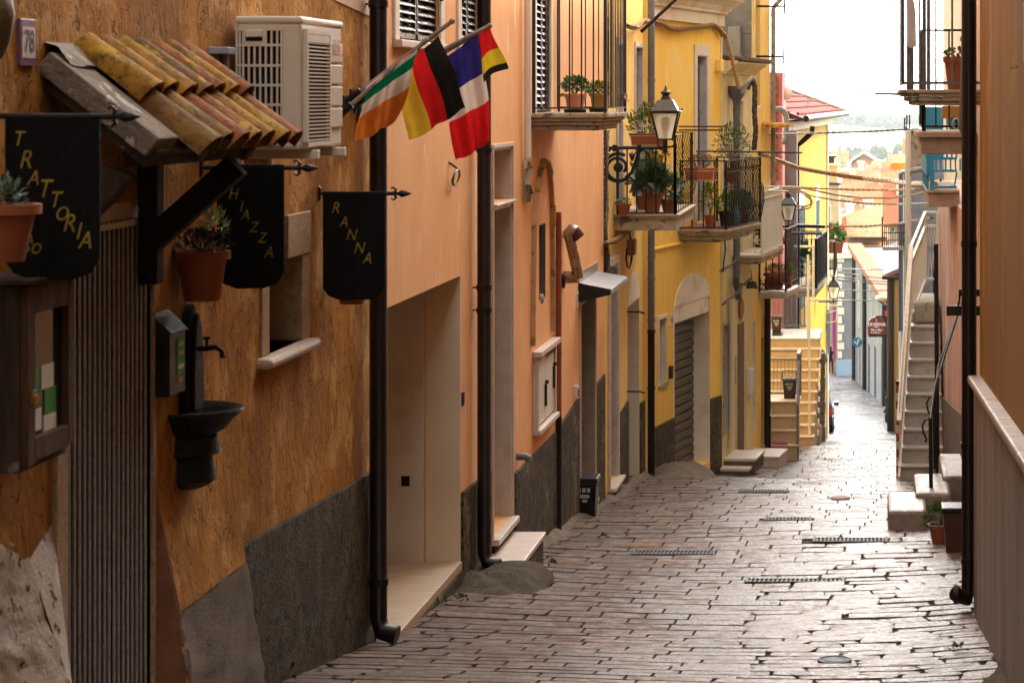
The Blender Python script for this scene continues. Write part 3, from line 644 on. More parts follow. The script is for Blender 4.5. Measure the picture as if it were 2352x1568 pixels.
mb.lathe((.0, q + .03, bz), [(.001, -.13), (.1, -.11), (.17, -.07), (.215, -.02), (.24, .0), (.255, .012), (.25, .024), (.235, .024), (.2, -.01), (.12, -.06), (.001, -.075)], 20, -90, 90)
mb.build('basin', M['castiron'], wf, smooth=45)
mb = MB(); mb.lathe((0, q + .03, bz), [(.14, -.1), (.15, -.15), (.16, -.17), (.12, -.185), (.125, -.24), (.135, -.29), (.1, -.315), (.06, -.33), (.001, -.335)], 16, -90, 90); mb.build('pedestal', M['castiron'], wf, smooth=40)
mb = MB(); tz = zy(800, q); mb.tube([(.05, q, tz), (.1, q, tz + .0), (.145, q, tz + .006), (.17, q, tz - .01), (.175, q, tz - .035)], [.012, .013, .012, .01, .01], 8)
mb.tube([(.105, q, tz), (.105, q, tz + .045)], .007, 6); mb.bar((.09, q, tz + .045), (.12, q, tz + .045), .008, .012); mb.lathe((.175, q, tz - .04), [(.014, 0), (.014, .006), (.009, .008)], 8)
mb.build('tap', M['castiron'], wf, smooth=50)

# flags on poles
FC = {k: pm('flag ' + k, v, tuple(x * .85 for x in v), 6, .9, .4, 9, rv=0, bd=.02) for k, v in dict(green=(.0, .13, .05), white=(.62, .5, .42), orange=(.62, .17, .02), gold=(.66, .42, .03), red=(.56, .012, .012), black=(.016, .013, .011), blue=(.025, .02, .14), lred=(.62, .06, .04), yel=(.6, .42, .02)).items()}
for m_ in FC.values():       # thin cloth: some light passes through
    nt_ = m_.node_tree; b_ = nt_.nodes['Principled BSDF']; b_.inputs['Specular IOR Level'].default_value = .1
    tr = nt_.nodes.new('ShaderNodeBsdfTranslucent'); ms = nt_.nodes.new('ShaderNodeMixShader'); ms.inputs[0].default_value = .35
    src = b_.inputs['Base Color'].links[0].from_socket if b_.inputs['Base Color'].links else None
    nt_.links.new(src, tr.inputs[0]); nt_.links.new(b_.outputs[0], ms.inputs[1]); nt_.links.new(tr.outputs[0], ms.inputs[2]); nt_.links.new(ms.outputs[0], nt_.nodes['Material Output'].inputs[0])
def cloth(mb, q, corners, cols, along, amp=.03, waves=2.5, nu=18, nv=18, ph=0, cuts=None, sag=0):
    """corners (photo points) TL,TR,BL,BR; stripes run over u (along=0) or v (along=1)"""
    P = [Vector((*F1.oz(x, y, q),)) for x, y in corners]; b = len(mb.v); vs = []
    for j in range(nv + 1):
        v = j / nv
        for i in range(nu + 1):
            u = i / nu; p = (P[0] * (1 - u) + P[1] * u) * (1 - v) + (P[2] * (1 - u) + P[3] * u) * v
            rip = math.sin(u * waves * 6.28 + ph + v * 1.3) * (.25 + .75 * v) + .35 * math.sin(v * 7 + u * 3 + ph)
            vs.append((p.x + .25 * amp * math.sin(v * 5 + ph + u * 4) * v, q + amp * rip, p.y - sag * 4 * u * (1 - u) * v + .15 * amp * math.sin(u * waves * 6.28 + ph) * v))
    cuts = cuts or [(k + 1) / len(cols) for k in range(len(cols))]
    for j in range(nv):
        for i in range(nu):
            c = (j + .5) / nv if along else (i + .5) / nu
            mb.cm = next(k for k, e in enumerate(cuts) if c <= e + 1e-6)
    # faces with material index
            a = j * (nu + 1) + i; 
            mb.f.append((b + a, b + a + 1, b + a + nu + 2, b + a + nu + 1)); mb.m.append(mb.cm); mb.a.append(.5)
    mb.v += vs
def flag(label, q, base, tip, clothes):
    t = thing('flag', label, 'flag', F1, (0, q, zy(base[1], q)), 'flags on poles angled from the house corner')
    bo, bz = 0.0, zy(base[1], q); to, tz_ = F1.oz(*tip, q)
    mb = MB(); mb.tube([(bo, q + .02, bz), (to, q + .02, tz_)], .0125, 8); mb.ell((to, q + .02, tz_), .017, 8, 5); mb.build('pole', M['pole'], t, smooth=40)
    mb = MB(); mb.tube([(0, q + .02, bz), (.1, q + .02, bz + .1 * (tz_ - bz) / max(.1, to))], .022, 8); mb.box(0, .012, q - .02, q + .06, bz - .05, bz + .05); mb.build('socket', M['iron'], t)
    for corners, cols, along, kw in clothes:
        mb = MB(); cloth(mb, q + kw.pop('dq', 0), corners, cols, along, **kw)
        mb.build('cloth', [FC[c] for c in cols], t, smooth=80)
M['pole'] = pm('weathered grey pole', (.3, .25, .21), (.16, .12, .1), 10, .7, .2, 30)
flag('small furled red and white flag between the two big flags, only its tip showing', 14.0, (812, 262), (1077, 127), [([(1030, 150), (1066, 128), (1034, 176), (1072, 146)], ['red', 'green', 'white'], 1, dict(amp=.01, waves=1.5))])
flag('blue white and red flag, the farthest large one hanging lowest', 13.9, (806, 240), (1100, 74), [([(1012, 140), (1098, 78), (1044, 371), (1128, 322)], ['blue', 'white', 'red'], 1, dict(amp=.055, waves=2.1, cuts=[.37, .64, 1], nv=27, ph=1))])
flag('small red yellow and black flag, the rightmost on the tallest pole', 13.8, (800, 225), (1123, 60), [([(1098, 82), (1124, 62), (1112, 190), (1166, 158)], ['red', 'yel', 'black'], 1, dict(amp=.03, waves=1.0, cuts=[.5, .84, 1], nv=20, sag=-.02))])
flag('large black red and gold flag in the middle of the row', 13.6, (783, 240), (1037, 49), [([(912, 168), (1008, 84), (936, 325), (1078, 247)], ['gold', 'red', 'black'], 0, dict(amp=.05, waves=2.2, nu=24, ph=2))])
flag('green white and orange flag, the leftmost one nearest the air conditioner', 13.35, (780, 276), (978, 92), [([(838, 200), (962, 108), (812, 331), (920, 269)], ['white', 'green', 'white', 'orange'], 1, dict(amp=.055, waves=2.4, cuts=[.1, .3, .56, 1], nv=30, ph=.5))])
# ================================================================== peach house
z = F1.z; S = F1.s
gA, gB = S(886), S(1057); gz0, gz1 = EYE - 3.40, EYE - 1.315
wA0, wA1, wB0, wB1 = S(912), S(1008), S(1056), S(1098); wz = z(98, 16)
dA, dB = S(1129), S(1174); dz0, dz1 = EYE - 3.5, EYE - .9; tz0, tz1 = EYE - .86, EYE - .42
mA, mB_ = S(1226), S(1265); mz0, mz1 = z(962, 22), z(800, 22)
sA, sB = S(1238), S(1252); sz0, sz1 = z(683, 22), z(512, 22)
eA, eB = S(1331), S(1366); ez0, ez1 = z(1178, 25), z(688, 25.2)
bA, bB = S(1228), S(1262)       # balcony door
bz0 = z(262, 21.3)
h2 = house('peach_house', 'peach plastered house with garage recess, two tall doors and an iron balcony', F1, 14.425, 26.88, -4.2, 7.5,
    [(gA, gB, gz0, gz1, .62), (wA0, wA1, wz, wz + 1.7, .1), (wB0, wB1, wz, wz + 1.7, .1), (dA, dB, dz0, dz1, .26), (dA, dB, tz0, tz1, .22),
     (mA, mB_, mz0, mz1, .12), (sA, sB, sz0, sz1, .16), (eA, eB, ez0, ez1, .3), (bA, bB, bz0, bz0 + 2.3, .1)], 'peach', 6,
    plinth=[(gA, gB, gz0 - .062, gz0 - .062), (dA, dB, dz0 - .052, dz0 - .052), (gB + .02, 18.8, z(1132, gB), z(1098, 18.4)), (20.1, 22.85, z(1087, 20.1), z(985, 22.9)), (22.85, 24.5, z(985, 22.9), z(918, 24.3)), (26.05, 26.86, z(885, 26), z(860, 26.8))])
MB().box(-.62, -.26, gB - .05, gB - .002, gz0, gz1).build('garage_reveal', M['offwhite'], h2)
MB().box(-.25, .004, gB - .012, gB - .001, gz0, gz1 - .002).build('garage_jamb', pm('cream jamb paint', (.78, .66, .49), (.7, .56, .4), 1.5, .8, .2, 30, c3=(.5, .36, .24), s3=2.5, t3=.6, sf=.2), h2)
MB().box(-.61, -.57, gA, gB - .06, gz0, gz1).build('garage_door', M['shutter'], h2)
MB().box(-.61, .015, gA + .02, gB + .0, gz0 - .06, gz0 + .004).build('garage_threshold', M['travertine'], h2, bevel=.006)
MB().box(-.42, -.36, gB - .056, gB - .0505, z(1118, 17.4), z(1095, 17.4)).build('junction_box', M['void'], h2)
MB().box(.0, .012, 17.55, 17.62, z(930, 17.6), z(900, 17.6)).build('door_latch', M['iron'], h2)
def louvre(parent, a, b, c, d, o, mat='shutter', n=None, name='shutter', tilt=.045, slat='shutter_slat'):
    mb = MB(); frame_mb(a + .035, b - .035, c + .04, d - .04, .033, o - .03, o, 'lrtb', mb)
    n = n or int((d - c) / .056)
    for i in range(n):
        zz = c + .05 + (d - c - .1) * (i + .5) / n
        mb.hexa([(o - .03, a + .036, zz + .016), (o + .004, a + .036, zz - .016), (o + .004, b - .036, zz - .016), (o - .03, b - .036, zz + .016)],
                [(o - .03, a + .036, zz + .021), (o + .004, a + .036, zz - .011), (o + .004, b - .036, zz - .011), (o - .03, b - .036, zz + .021)])
    return mb.build(name, M[mat] if isinstance(mat, str) else mat, parent)
M['slatpaint'] = pm('grey brown shutter paint', (.1, .085, .08), (.07, .055, .05), 8, .3, .05, 30)
for (a, b) in ((wA0, wA1), (wB0, wB1)):
    mid = (a + b) / 2
    louvre(h2, a + .01, mid - .012, wz + .01, wz + 1.69, -.015, 'slatpaint'); louvre(h2, mid + .012, b - .01, wz + .01, wz + 1.69, -.015, 'slatpaint')
    frame_mb(a, b, wz, wz + 1.7, .14, -.01, .018, 'lrt').build('window_frame', M['offwhite'], h2, bevel=.004)
    MB().box(-.1, .06, a - .14, b + .14, wz - .05, wz - .001).build('window_sill', M['marble'], h2, bevel=.006)
    MB().box(-.1, -.06, a, b, wz, wz + 1.7).build('window_pane', M['glass'], h2)
    for zz in (wz + .35, wz + 1.0):
        for q in (a, b): MB().tube([(.02, q, zz - .05), (.02, q, zz + .05)], .014, 8).build('hinge', M['iron'], h2)
# tall door with transom
mb = liner_mb(dA, dB, dz0, dz1, .26, .02); liner_mb(dA, dB, tz0, tz1, .22, .02, mb)
frame_mb(dA, dB, dz0, tz1, .035, -.0, .022, 'lrt', mb); mb.box(-.2, .028, dA, dB, dz1 + .001, tz0 - .001); mb.box(-.0, .05, dA - .01, dB + .01, tz0 - .018, tz0 + .0)
mb.build('door_frame', M['marble'], h2, bevel=.004)
MB().box(-.25, -.21, dA + .02, dB - .02, dz0, dz1 - .02).build('door', M['shutter'], h2); MB().box(-.22, -.2, dA + .02, dB - .02, tz0, tz1 - .02).build('transom', M['glass'], h2)
MB().box(-.25, .07, dA - .05, dB + .02, dz0 - .05, dz0 - .001).build('door_sill', M['marble'], h2, bevel=.006)
# meter cupboard
mb = MB(); frame_mb(mA, mB_, mz0, mz1, .06, -.0, .05, 'lr', mb); mb.box(-.0, .075, mA - .08, mB_ + .08, mz0 - .045, mz0 - .0); mb.box(0, .085, mA - .1, mB_ + .1, mz1 + .001, mz1 + .05)
mb.build('meter_frame', M['marble'], h2, bevel=.005)
for i in range(2):
    a = mA + (mB_ - mA) * i / 2 + .01; b = a + (mB_ - mA) / 2 - .02
    d_ = MB().box(-.03, .03, a, b, mz0 + .02, mz1 - .05 - .03 * i).build('meter_door', M['white_metal'], h2, bevel=.006)
    mb = MB(); mb.box(.03, .05, b - .07, b - .03, (mz0 + mz1) / 2 - .18 + .1 * i, (mz0 + mz1) / 2 + .02 + .1 * i); mb.ell((.05, b - .05, (mz0 + mz1) / 2 + .04 + .1 * i), .02, 8, 5); mb.build('meter_lock', M['black'], h2)
# blind pointed niche and slit
o3 = .0; pts = [(S(1219), 795), (S(1222), 520), (S(1228), 440), (S(1236), 390), (S(1243), 368), (S(1252), 372), (S(1259), 400), (S(1264), 470), (S(1264), 520), (S(1266), 760)]
mb = MB()
for (a, ya), (b, yb) in zip(pts, pts[1:]):
    mb.bar((.008, a, z(ya, a)), (.008, b, z(yb, b)), .03, .09 if abs(ya - yb) < 60 else .07, up=(1, 0, 0))
mb.build('niche_moulding', pm('rubbed niche moulding', (.52, .32, .16), (.4, .24, .12), 6, .9, .5, 30, c3=(.2, .13, .08), s3=6, t3=.6), h2, bevel=.01)
MB().box(-.158, -.12, sA, sB, sz0, sz1).build('slit_board', M['stone'], h2); liner_mb(sA, sB, sz0, sz1, .16, .01).build('slit_lining', M['plinth2'], h2)
mb = MB(); mb.ell((-.01, (sA + sB) / 2, sz0 - .0), (.03, .12, .05), 10, 6); mb.build('mortar_patch', M['mortar'], h2, smooth=True)
# second door, with marble jambs
liner_mb(eA, eB, ez0, ez1, .3, .02).build('door_frame', pm('speckled stone', (.3, .26, .2), (.24, .2, .15), 9, .6, .2, 40, c3=(.1, .07, .05), s3=26, t3=.63), h2)
frame_mb(eA, eB, ez0, ez1, .03, 0, .02, 'lr').build('door_trim', M['marble'], h2, bevel=.003)
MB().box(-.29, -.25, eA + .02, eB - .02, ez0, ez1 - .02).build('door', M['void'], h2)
MB().box(-.25, .05, eA - .04, eB + .03, ez0 - .05, ez0 - .001).build('door_sill', M['stone'], h2, bevel=.005)
# peeling corner of the house
MB().box(-.01, .022, 26.1, 26.86, z(1160, 26.5) - .3, z(1010, 26.5)).build('corner_patch', M['stone'], h2, bevel=.01)
# balcony
bs0, bs1, bo = 21.07, 22.85, .69
ba = slab_mb(bs0, bs1, bo, z(260, bs0), [(0, 0, -.045), (.03, -.046, -.075), (.06, -.076, -.11), (.1, -.111, -.155)]).build('balcony', M['stone'], h2, bevel=.012)
mb = MB(); zb_ = z(260, bs0); railing(mb, [(.03, bs0 + .04, zb_), (bo - .03, bs0 + .04, zb_)], 1.25, .105, .013, rails=(.035, 1)); 
railing(mb, [(bo - .03, bs0 + .04, zb_), (bo - .03, bs1 - .04, zb_), (.03, bs1 - .04, zb_)], 1.25, .14, .011, rails=(.035, 1)); mb.build('balcony_railing', M['ironbrown'], ba)
MB().box(-.1, -.06, bA, bB, bz0, bz0 + 2.3).build('balcony_door', M['glass'], h2)
mid = bA + (bB - bA) * .55; louvre(h2, bA + .01, mid - .01, bz0 + .02, bz0 + 2.28, -.012, 'shutter', 34); louvre(h2, mid + .01, bB - .01, bz0 + .02, bz0 + 2.28, -.012, 'shutter', 34)
frame_mb(bA, bB, bz0, bz0 + 2.3, .08, -.01, .02, 'lrt').build('balcony_door_frame', M['offwhite'], h2)
# pipes on the peach house
pipe(h2, F1, 1112, 0, 1306, .085, .052, 'gutter', collars=(345, 660, 712), foot=True)
p3 = pipe(h2, F1, 1283, 487, 955, .035, .028, 'peachpipe' if 'peachpipe' in M else 'terra_dark', name='gas_pipe', collars=(600, 812))
pipe(h2, F1, 1283, 955, 1226, .035, .03, 'gutter', name='gas_pipe')
mb = MB(); q = S(1212, .05); mb.tube([(.05, q, z(-10, q) + 2), (.05, q, z(362, q))], .03, 10); mb.build('cable_conduit', M['whitepipe'], h2, smooth=True)
mb = MB(); q = S(1195, .03); mb.tube([(0, q, z(1048, q)), (.07, q, z(1048, q)), (.1, q, z(1052, q)), (.105, q, z(1058, q) - .01)], .032, 10); mb.build('drain_spout', M['greypipe'], h2, smooth=40)
# loose cable bundle
t = thing('cable_bundle', 'loose bundle of grey cables hanging below the white conduit on the peach wall', 'cables', F1, (.04, 21.0, z(410, 21)))
mb = MB()
for i in range(7):
    x0 = 1206 + i * 3; random.seed(i); pp = [(1212, 362), (x0, 385), (1206 + i, 420), (1208 + 2 * i, 445 + random.random() * 10), (1214 + i, 460), (1222 + random.random() * 4, 445), (1220 - i, 425)]
    mb.tube([(F1.oz(x, y, 21.0)[0] if 0 else .03 + .01 * math.sin(i + k), S(x, .04), z(y, 21.0)) for k, (x, y) in enumerate(pp)], .006, 5, cap=False)
mb.build('cable', [M['cablegrey']], t)
MB().bar((.04, S(1208, .04), z(385, 21)), (.04, S(1219, .04), z(385, 21)), .02, .01).build('tie', M['cabledark'], t)
t = thing('wall_ring', 'green rusty hose ring hanging from a hook on the peach wall below the flags', 'ring', F1, (.05, 17.3, z(400, 17.3)))
mb = MB(); q = S(1046, .04); zc = z(408, q); N = 18
mb.tube([(.045 + .012 * math.sin(g * .35), q + .055 * math.cos(g * .35) * 2.2, zc + .055 * math.sin(g * .35)) for g in range(N + 1)], .0085, 6)
mb.build('ring', pm('tarnished brass', (.12, .12, .03), (.08, .07, .02), 9, .5, .2, 30), t, smooth=50); MB().tube([(0, q - .05, zc + .11), (.05, q - .02, zc + .07), (.06, q + .01, zc + .05)], .009, 6).build('hook', M['rust'], t)
# flue, canopy, number plate, electric bell
t = thing('flue_pipe', 'stainless steel flue pipe with rusty cowl leaning out over the steel door canopy', 'flue', F1, (.1, 24.6, z(600, 24.6)))
def fp(x, y, q=23.3): o, zz = F1.oz(x, y, q); return (o, q, zz)
mb = MB(); mb.tube([(.0, 23.3, fp(1322, 640)[2]), fp(1326, 638)], .05, 14); mb.tube([fp(1328, 640), fp(1324, 615), fp(1308, 545)], .052, 14); mb.build('flue', M['steel'], t, smooth=40)
mb = MB(); mb.tube([fp(1308, 548), fp(1307, 535), fp(1313, 528), fp(1320, 532)], [.055, .062, .064, .064], 14); mb.build('elbow', M['steel_clean'], t, smooth=60)
mb = MB(); mb.tube([fp(1318, 530), fp(1332, 547)], [.062, .058], 14); mb.build('cowl', M['rust'], t, smooth=60)
mb = MB(); mb.tube([(0, 23.3, fp(1290, 543)[2]), fp(1308, 543)], .006, 5); mb.tube([(0, 23.3, fp(1290, 625)[2]), fp(1318, 625)], .006, 5); mb.tube([(.0, 23.3, fp(1310, 643)[2]), (.025, 23.3, fp(1310, 643)[2])], .08, 14); mb.build('clamp', M['iron'], t)
t = thing('door_canopy', 'small stainless steel canopy over the dark doorway of the peach house', 'canopy', F1, (.1, 25, z(670, 25)))
c1_, c2_ = 24.55, 26.2; cz = z(664, 24.6); ow = .33
mb = MB(); mb.ext([(0.0, c1_, cz + .07), (0.0, c1_, cz - .135), (ow, c1_, cz - .055), (ow, c1_, cz - .002)], (0, .012, 0)); mb.build('side_panel', M['black'], t)
mb = MB(); mb.hexa([(0, c1_, cz + .06), (ow + .01, c1_, cz - .0), (ow + .01, c2_, cz - .0), (0, c2_, cz + .06)], [(0, c1_, cz + .068), (ow + .01, c1_, cz + .008), (ow + .01, c2_, cz + .008), (0, c2_, cz + .068)])
mb.box(ow - .002, ow + .012, c1_, c2_, cz - .055, cz - .001); mb.box(0, .012, c1_, c2_, cz + .069, cz + .17); mb.build('roof_sheet', M['steel_clean'], t, bevel=.003)
t = thing('number_plate', 'small oval house number plate beside the steel canopy', 'number plate', F1, (0, S(1325), z(685, 24.5)))
q = S(1326); MB().box(0, .008, q - .09, q + .06, z(705, q), z(670, q)).build('plate', M['offwhite'], t, bevel=.003)
mb = MB(); text_mb(mb, '74', .13, lambda u, v: (.0095, q - .01 + u * .8, z(687, q) + v), bold=.002); mb.build('numerals', M['iron'], t)
t = thing('door_bell', 'small beige bell box on the peeling wall by the dark doorway', 'door bell', F1, (0, 24.3, z(925, 24.3)))
q = S(1319); MB().box(0, .04, q - .05, q + .05, z(915, q), z(885, q)).build('bell_box', M['acwhite'], t, bevel=.006); MB().box(.04, .045, q - .03, q + .03, z(910, q), z(893, q)).build('button', M['cabledark'], t)
# bin in the doorway
def bin_(name, label, cx, cy, zb, wx, wy, h, mat, handle=True, lidmat=None, group=None, logo=True, cat='bin'):
    t = thing(name, label, cat, W0, (cx, cy, zb), group)
    a = .8; b = [(cx + sx * wx / 2 * a, cy + sy * wy / 2 * a, zb) for sx, sy in ((-1, -1), (1, -1), (1, 1), (-1, 1))]; tt = [(cx + sx * wx / 2, cy + sy * wy / 2, zb + h * .88) for sx, sy in ((-1, -1), (1, -1), (1, 1), (-1, 1))]
    MB().hexa(b, tt).build('bin_body', M[mat], t, bevel=.012)
    MB().box(cx - wx / 2 - .012, cx + wx / 2 + .012, cy - wy / 2 - .012, cy + wy / 2 + .012, zb + h * .88, zb + h).build('lid', M[lidmat or mat], t, bevel=.012)
    if handle: MB().tube([(cx - wx / 2 - .01, cy - wy * .5, zb + h * .85), (cx - wx / 2 - .005, cy - wy * .52, zb + h * 1.32), (cx - wx * .4, cy - wy * .52, zb + h * 1.38), (cx + wx * .4, cy - wy * .52, zb + h * 1.38), (cx + wx / 2 + .005, cy - wy * .52, zb + h * 1.32), (cx + wx / 2 + .01, cy - wy * .5, zb + h * .85)], .009, 6).build('handle', M['black'], t, smooth=50)
    if logo:
        mb = MB(); yf = cy - wy / 2 * .97 - .004
        for i in range(3): mb.box(cx - wx * .3 + wx * .2 * i, cx - wx * .16 + wx * .2 * i, yf - .002, yf, zb + h * .66, zb + h * .76)
        mb.box(cx - wx * .2, cx + wx * .2, yf - .002 + .005, yf + .004, zb + h * .52, zb + h * .6); mb.box(cx - wx * .1, cx + wx * .1, yf - .002 + .007, yf + .006, zb + h * .42, zb + h * .48); mb.build('label', pm('printed bin label', (.45, .5, .5), (.25, .4, .3), 60, .6, 0), t)
    return t
bin_('kitchen_bin', 'black waste caddy standing in the dark doorway under the steel canopy', F1.w(.06, 24.75, 0).x, 24.75, ez0, .24, .3, .43, 'black', handle=False)

# ================================================================== pale yellow house
F3 = Frame(-3.03, 0, 0); z3 = F3.z; S3 = F3.s
a1, a2 = S3(1398), S3(1416); az0, az1 = z3(1092, a2), z3(612, 27.8)
c1a, c2a = S3(1441), S3(1468); ch = EYE - 2.62; cz0 = EYE - 5.0
u1, u2 = S3(1417), S3(1428); v1, v2 = S3(1458), S3(1474); uz0 = EYE - 1.42
h3 = house('pale_yellow_house', 'pale yellow house with veined marble door and white arched door beside the grey downpipe', F3, 26.885, 32.9, -4.8, 6.5,
    [(a1, a2, az0, az1, .14), (c1a, c2a, cz0, ch, .3), (u1, u2, uz0, uz0 + 2.05, .08), (v1, v2, uz0, uz0 + 2.05, .08)], 'lemon', 6,
    plinth=[(a2 + .1, c1a - .02, z3(960, 28.6), z3(930, 29.3)), (c2a + .02, 32.88, z3(930, 31.2), z3(915, 32.5))])
liner_mb(a1, a2, az0, az1, .14, .02).build('door_frame', M['veined'], h3); frame_mb(a1, a2, az0, az1, .1, 0, .03, 'lrt').build('door_trim', M['marble'], h3, bevel=.004)
MB().box(-.14, -.11, a1 + .02, a2 - .02, az0, az1 - .02).build('door', M['shutter'], h3); MB().box(-.13, .1, a1 - .1, a2 + .1, az0 - .04, az0 - .001).build('door_sill', M['marble'], h3, bevel=.005)
liner_mb(c1a, c2a, cz0, ch, .3, .015).build('door_reveal', M['offwhite'], h3); MB().box(-.3, -.27, c1a + .02, c2a - .02, cz0, ch - .02).build('door', M['shutter'], h3)
mb = MB(); n = 14; mb.ext([(.0, c1a, ch + .002)] + [(.0, c1a + (c2a - c1a) * (.5 - .5 * math.cos(math.pi * k / n)), ch + .002 + .36 * math.sin(math.pi * k / n)) for k in range(1, n)] + [(.0, c2a, ch + .002)], (.008, 0, 0)); mb.build('door_lunette', M['offwhite'], h3)
for zz in (z3(717, 29.7), z3(900, 29.7)): MB().tube([(0, c1a - .05, zz), (.16, c1a - .05, zz - .002), (.22, c1a - .05, zz - .02)], .012, 6).build('door_hook', M['iron'], h3)
for a, b in ((u1, u2), (v1, v2)):
    liner_mb(a, b, uz0, uz0 + 2.05, .08, .012).build('window_reveal', M['veined'], h3); frame_mb(a, b, uz0, uz0 + 2.05, .06, 0, .02, 'lrt').build('window_frame', M['marble'], h3, bevel=.003); MB().box(-.08, -.05, a, b, uz0, uz0 + 2.05).build('window_pane', M['glass'], h3)
MB().box(-.01, .06, 31.9, 32.2, -4, 6.4).build('corner_pilaster', M['lemon'], h3, bevel=.01)
pipe(h3, F3, 1494, 0, 756, .09, .058, 'greypipe', collars=(185, 590, 640, 735)); pipe(h3, F3, 1494, 756, 1092, .09, .06, 'gutter', collars=(760, 890))
# balcony with dark railing
ws0, ws1, wo_ = S3(1410), 30.9, .76; zf = z3(497, ws0)
ba = slab_mb(ws0, ws1, wo_, zf, [(0, 0, -.03), (.025, -.031, -.17)]).build('balcony', M['stone'], h3, bevel=.006)
MB().box(-.01, wo_ + .015, ws0 - .015, ws1 + .015, zf + .0005, zf + .022).build('balcony_floor', M['travertine'], ba, bevel=.004)
belly = [(.03, 0), (.12, .0), (.24, .045), (.42, .075), (.58, .05), (.72, -.01), (.86, .02), (1, 0)]
mb = MB(); railing(mb, [(.04, ws0 + .03, zf), (wo_ - .04, ws0 + .03, zf)], .82, .105, .017, rails=(.045, 1), pw=.03); mb.build('side_railing', M['iron'], ba)
mb = MB(); railing(mb, [(wo_ - .04, ws0 + .03, zf), (wo_ - .04, ws1 - .03, zf)], .95, .27, .009, belly=belly, rails=(.045, 1), pw=.03); railing(mb, [(wo_ - .04, ws1 - .03, zf), (.04, ws1 - .03, zf)], .95, .12, .016, rails=(.045, 1)); mb.build('front_railing', M['iron'], ba)

def lantern(name, label, cx, cy, zb, sc, group='old street lanterns on the house fronts', arm=None):
    """zb: bottom of the glass cage"""
    t = thing(name, label, 'street lamp', W0, (cx, cy, zb), group); P = lambda x, y, zz: (cx + x * sc, cy + y * sc, zb + zz * sc)
    b, m_, h = .082, .152, .31
    mb = MB(); 
    for sx, sy in ((-1, -1), (1, -1), (1, 1), (-1, 1)): mb.bar(P(sx * b, sy * b, 0), P(sx * m_, sy * m_, h), .016 * sc)
    for (w_, zz, th) in ((b, 0, .018), (m_, h, .022)):
        for (x0, y0), (x1, y1) in (((-1, -1), (1, -1)), ((1, -1), (1, 1)), ((1, 1), (-1, 1)), ((-1, 1), (-1, -1))): mb.bar(P(x0 * w_, y0 * w_, zz), P(x1 * w_, y1 * w_, zz), th * sc)
    mb.build('cage', M['iron'], t)
    bb = b - .004; mm = m_ - .004
    mb = MB(); mb.hexa([P(-bb, -bb, .01), P(bb, -bb, .01), P(bb, bb, .01), P(-bb, bb, .01)], [P(-mm, -mm, h - .01), P(mm, -mm, h - .01), P(mm, mm, h - .01), P(-mm, mm, h - .01)]); mb.build('lamp_glass', M['lampg'], t)
    mb = MB(); mb.lathe(P(0, 0, 0), [(.001, .03 * sc), (.03 * sc, .03 * sc), (.028 * sc, .08 * sc), (.04 * sc, .12 * sc), (.055 * sc, .18 * sc), (.045 * sc, .24 * sc), (.001, .26 * sc)], 12); mb.build('bulb', M['bulb'], t, smooth=60)
    mb = MB(); r1 = m_ + .025
    mb.hexa([P(-r1, -r1, h + .01), P(r1, -r1, h + .01), P(r1, r1, h + .01), P(-r1, r1, h + .01)], [P(-r1, -r1, h + .02), P(r1, -r1, h + .02), P(r1, r1, h + .02), P(-r1, r1, h + .02)])
    mb.hexa([P(-.15, -.15, h + .021), P(.15, -.15, h + .021), P(.15, .15, h + .021), P(-.15, .15, h + .021)], [P(-.085, -.085, h + .145), P(.085, -.085, h + .145), P(.085, .085, h + .145), P(-.085, .085, h + .145)])
    for sx, sy in ((-1, -1), (1, -1), (1, 1), (-1, 1)): mb.ell(P(sx * r1, sy * r1, h + .035), .014 * sc, 6, 4)
    mb.build('lamp_roof', M['lamproof'], t, bevel=.003)
    mb = MB(); mb.lathe(P(0, 0, h + .145), [(q * sc, v * sc) for q, v in ((.06, 0), (.06, .012), (.045, .03), (.04, .055), (.058, .075), (.062, .085), (.035, .105), (.02, .115), (.008, .14), (.012, .15), (.001, .165))], 14); mb.build('finial', M['iron'], t, smooth=50)
    if arm: arm(t, P)
    mb = MB(); mb.tube([P(0, 0, -.14), P(0, 0, 0)], .012 * sc, 6); 
    for sx in (-1, 1): mb.tube([P(sx * .02, 0, -.1), P(sx * .09, 0, -.07), P(sx * .1, 0, -.03), P(sx * .07, 0, 0)], .008 * sc, 6)
    mb.build('lamp_stem', M['iron'], t, smooth=50)
    return t
M['lamproof'] = pm('dark glazed lamp roof', (.05, .06, .065), (.03, .03, .03), 8, .18, .05, 30)
g = pm('frosted lantern glass', (.8, .8, .66), (.7, .7, .56), 5, .25, 0, rv=0); M['lampg'] = g
gn = g.node_tree.nodes; gb = gn['Principled BSDF']; gt = gn.new('ShaderNodeBsdfTranslucent'); gt.inputs[0].default_value = (.95, .93, .8, 1); gp = gn.new('ShaderNodeBsdfTransparent'); g1m = gn.new('ShaderNodeMixShader'); g2m = gn.new('ShaderNodeMixShader')
g1m.inputs[0].default_value = .75; g2m.inputs[0].default_value = .3; gl_ = g.node_tree.links.new; gl_(gb.outputs[0], g1m.inputs[1]); gl_(gt.outputs[0], g1m.inputs[2]); gl_(g1m.outputs[0], g2m.inputs[1]); gl_(gp.outputs[0], g2m.inputs[2]); gl_(g2m.outputs[0], gn['Material Output'].inputs[0])
def scroll(mb, c, r0, r1, a0, a1, rad, q, sx=1):
    n = 22; pts = []
    for i in range(n + 1):
        t_ = i / n; r = r0 + (r1 - r0) * t_; g = R(a0 + (a1 - a0) * t_); pts.append((c[0] + sx * r * math.cos(g), q, c[1] + r * math.sin(g)))
    mb.tube(pts, rad, 7); return mb
q1 = 27.6
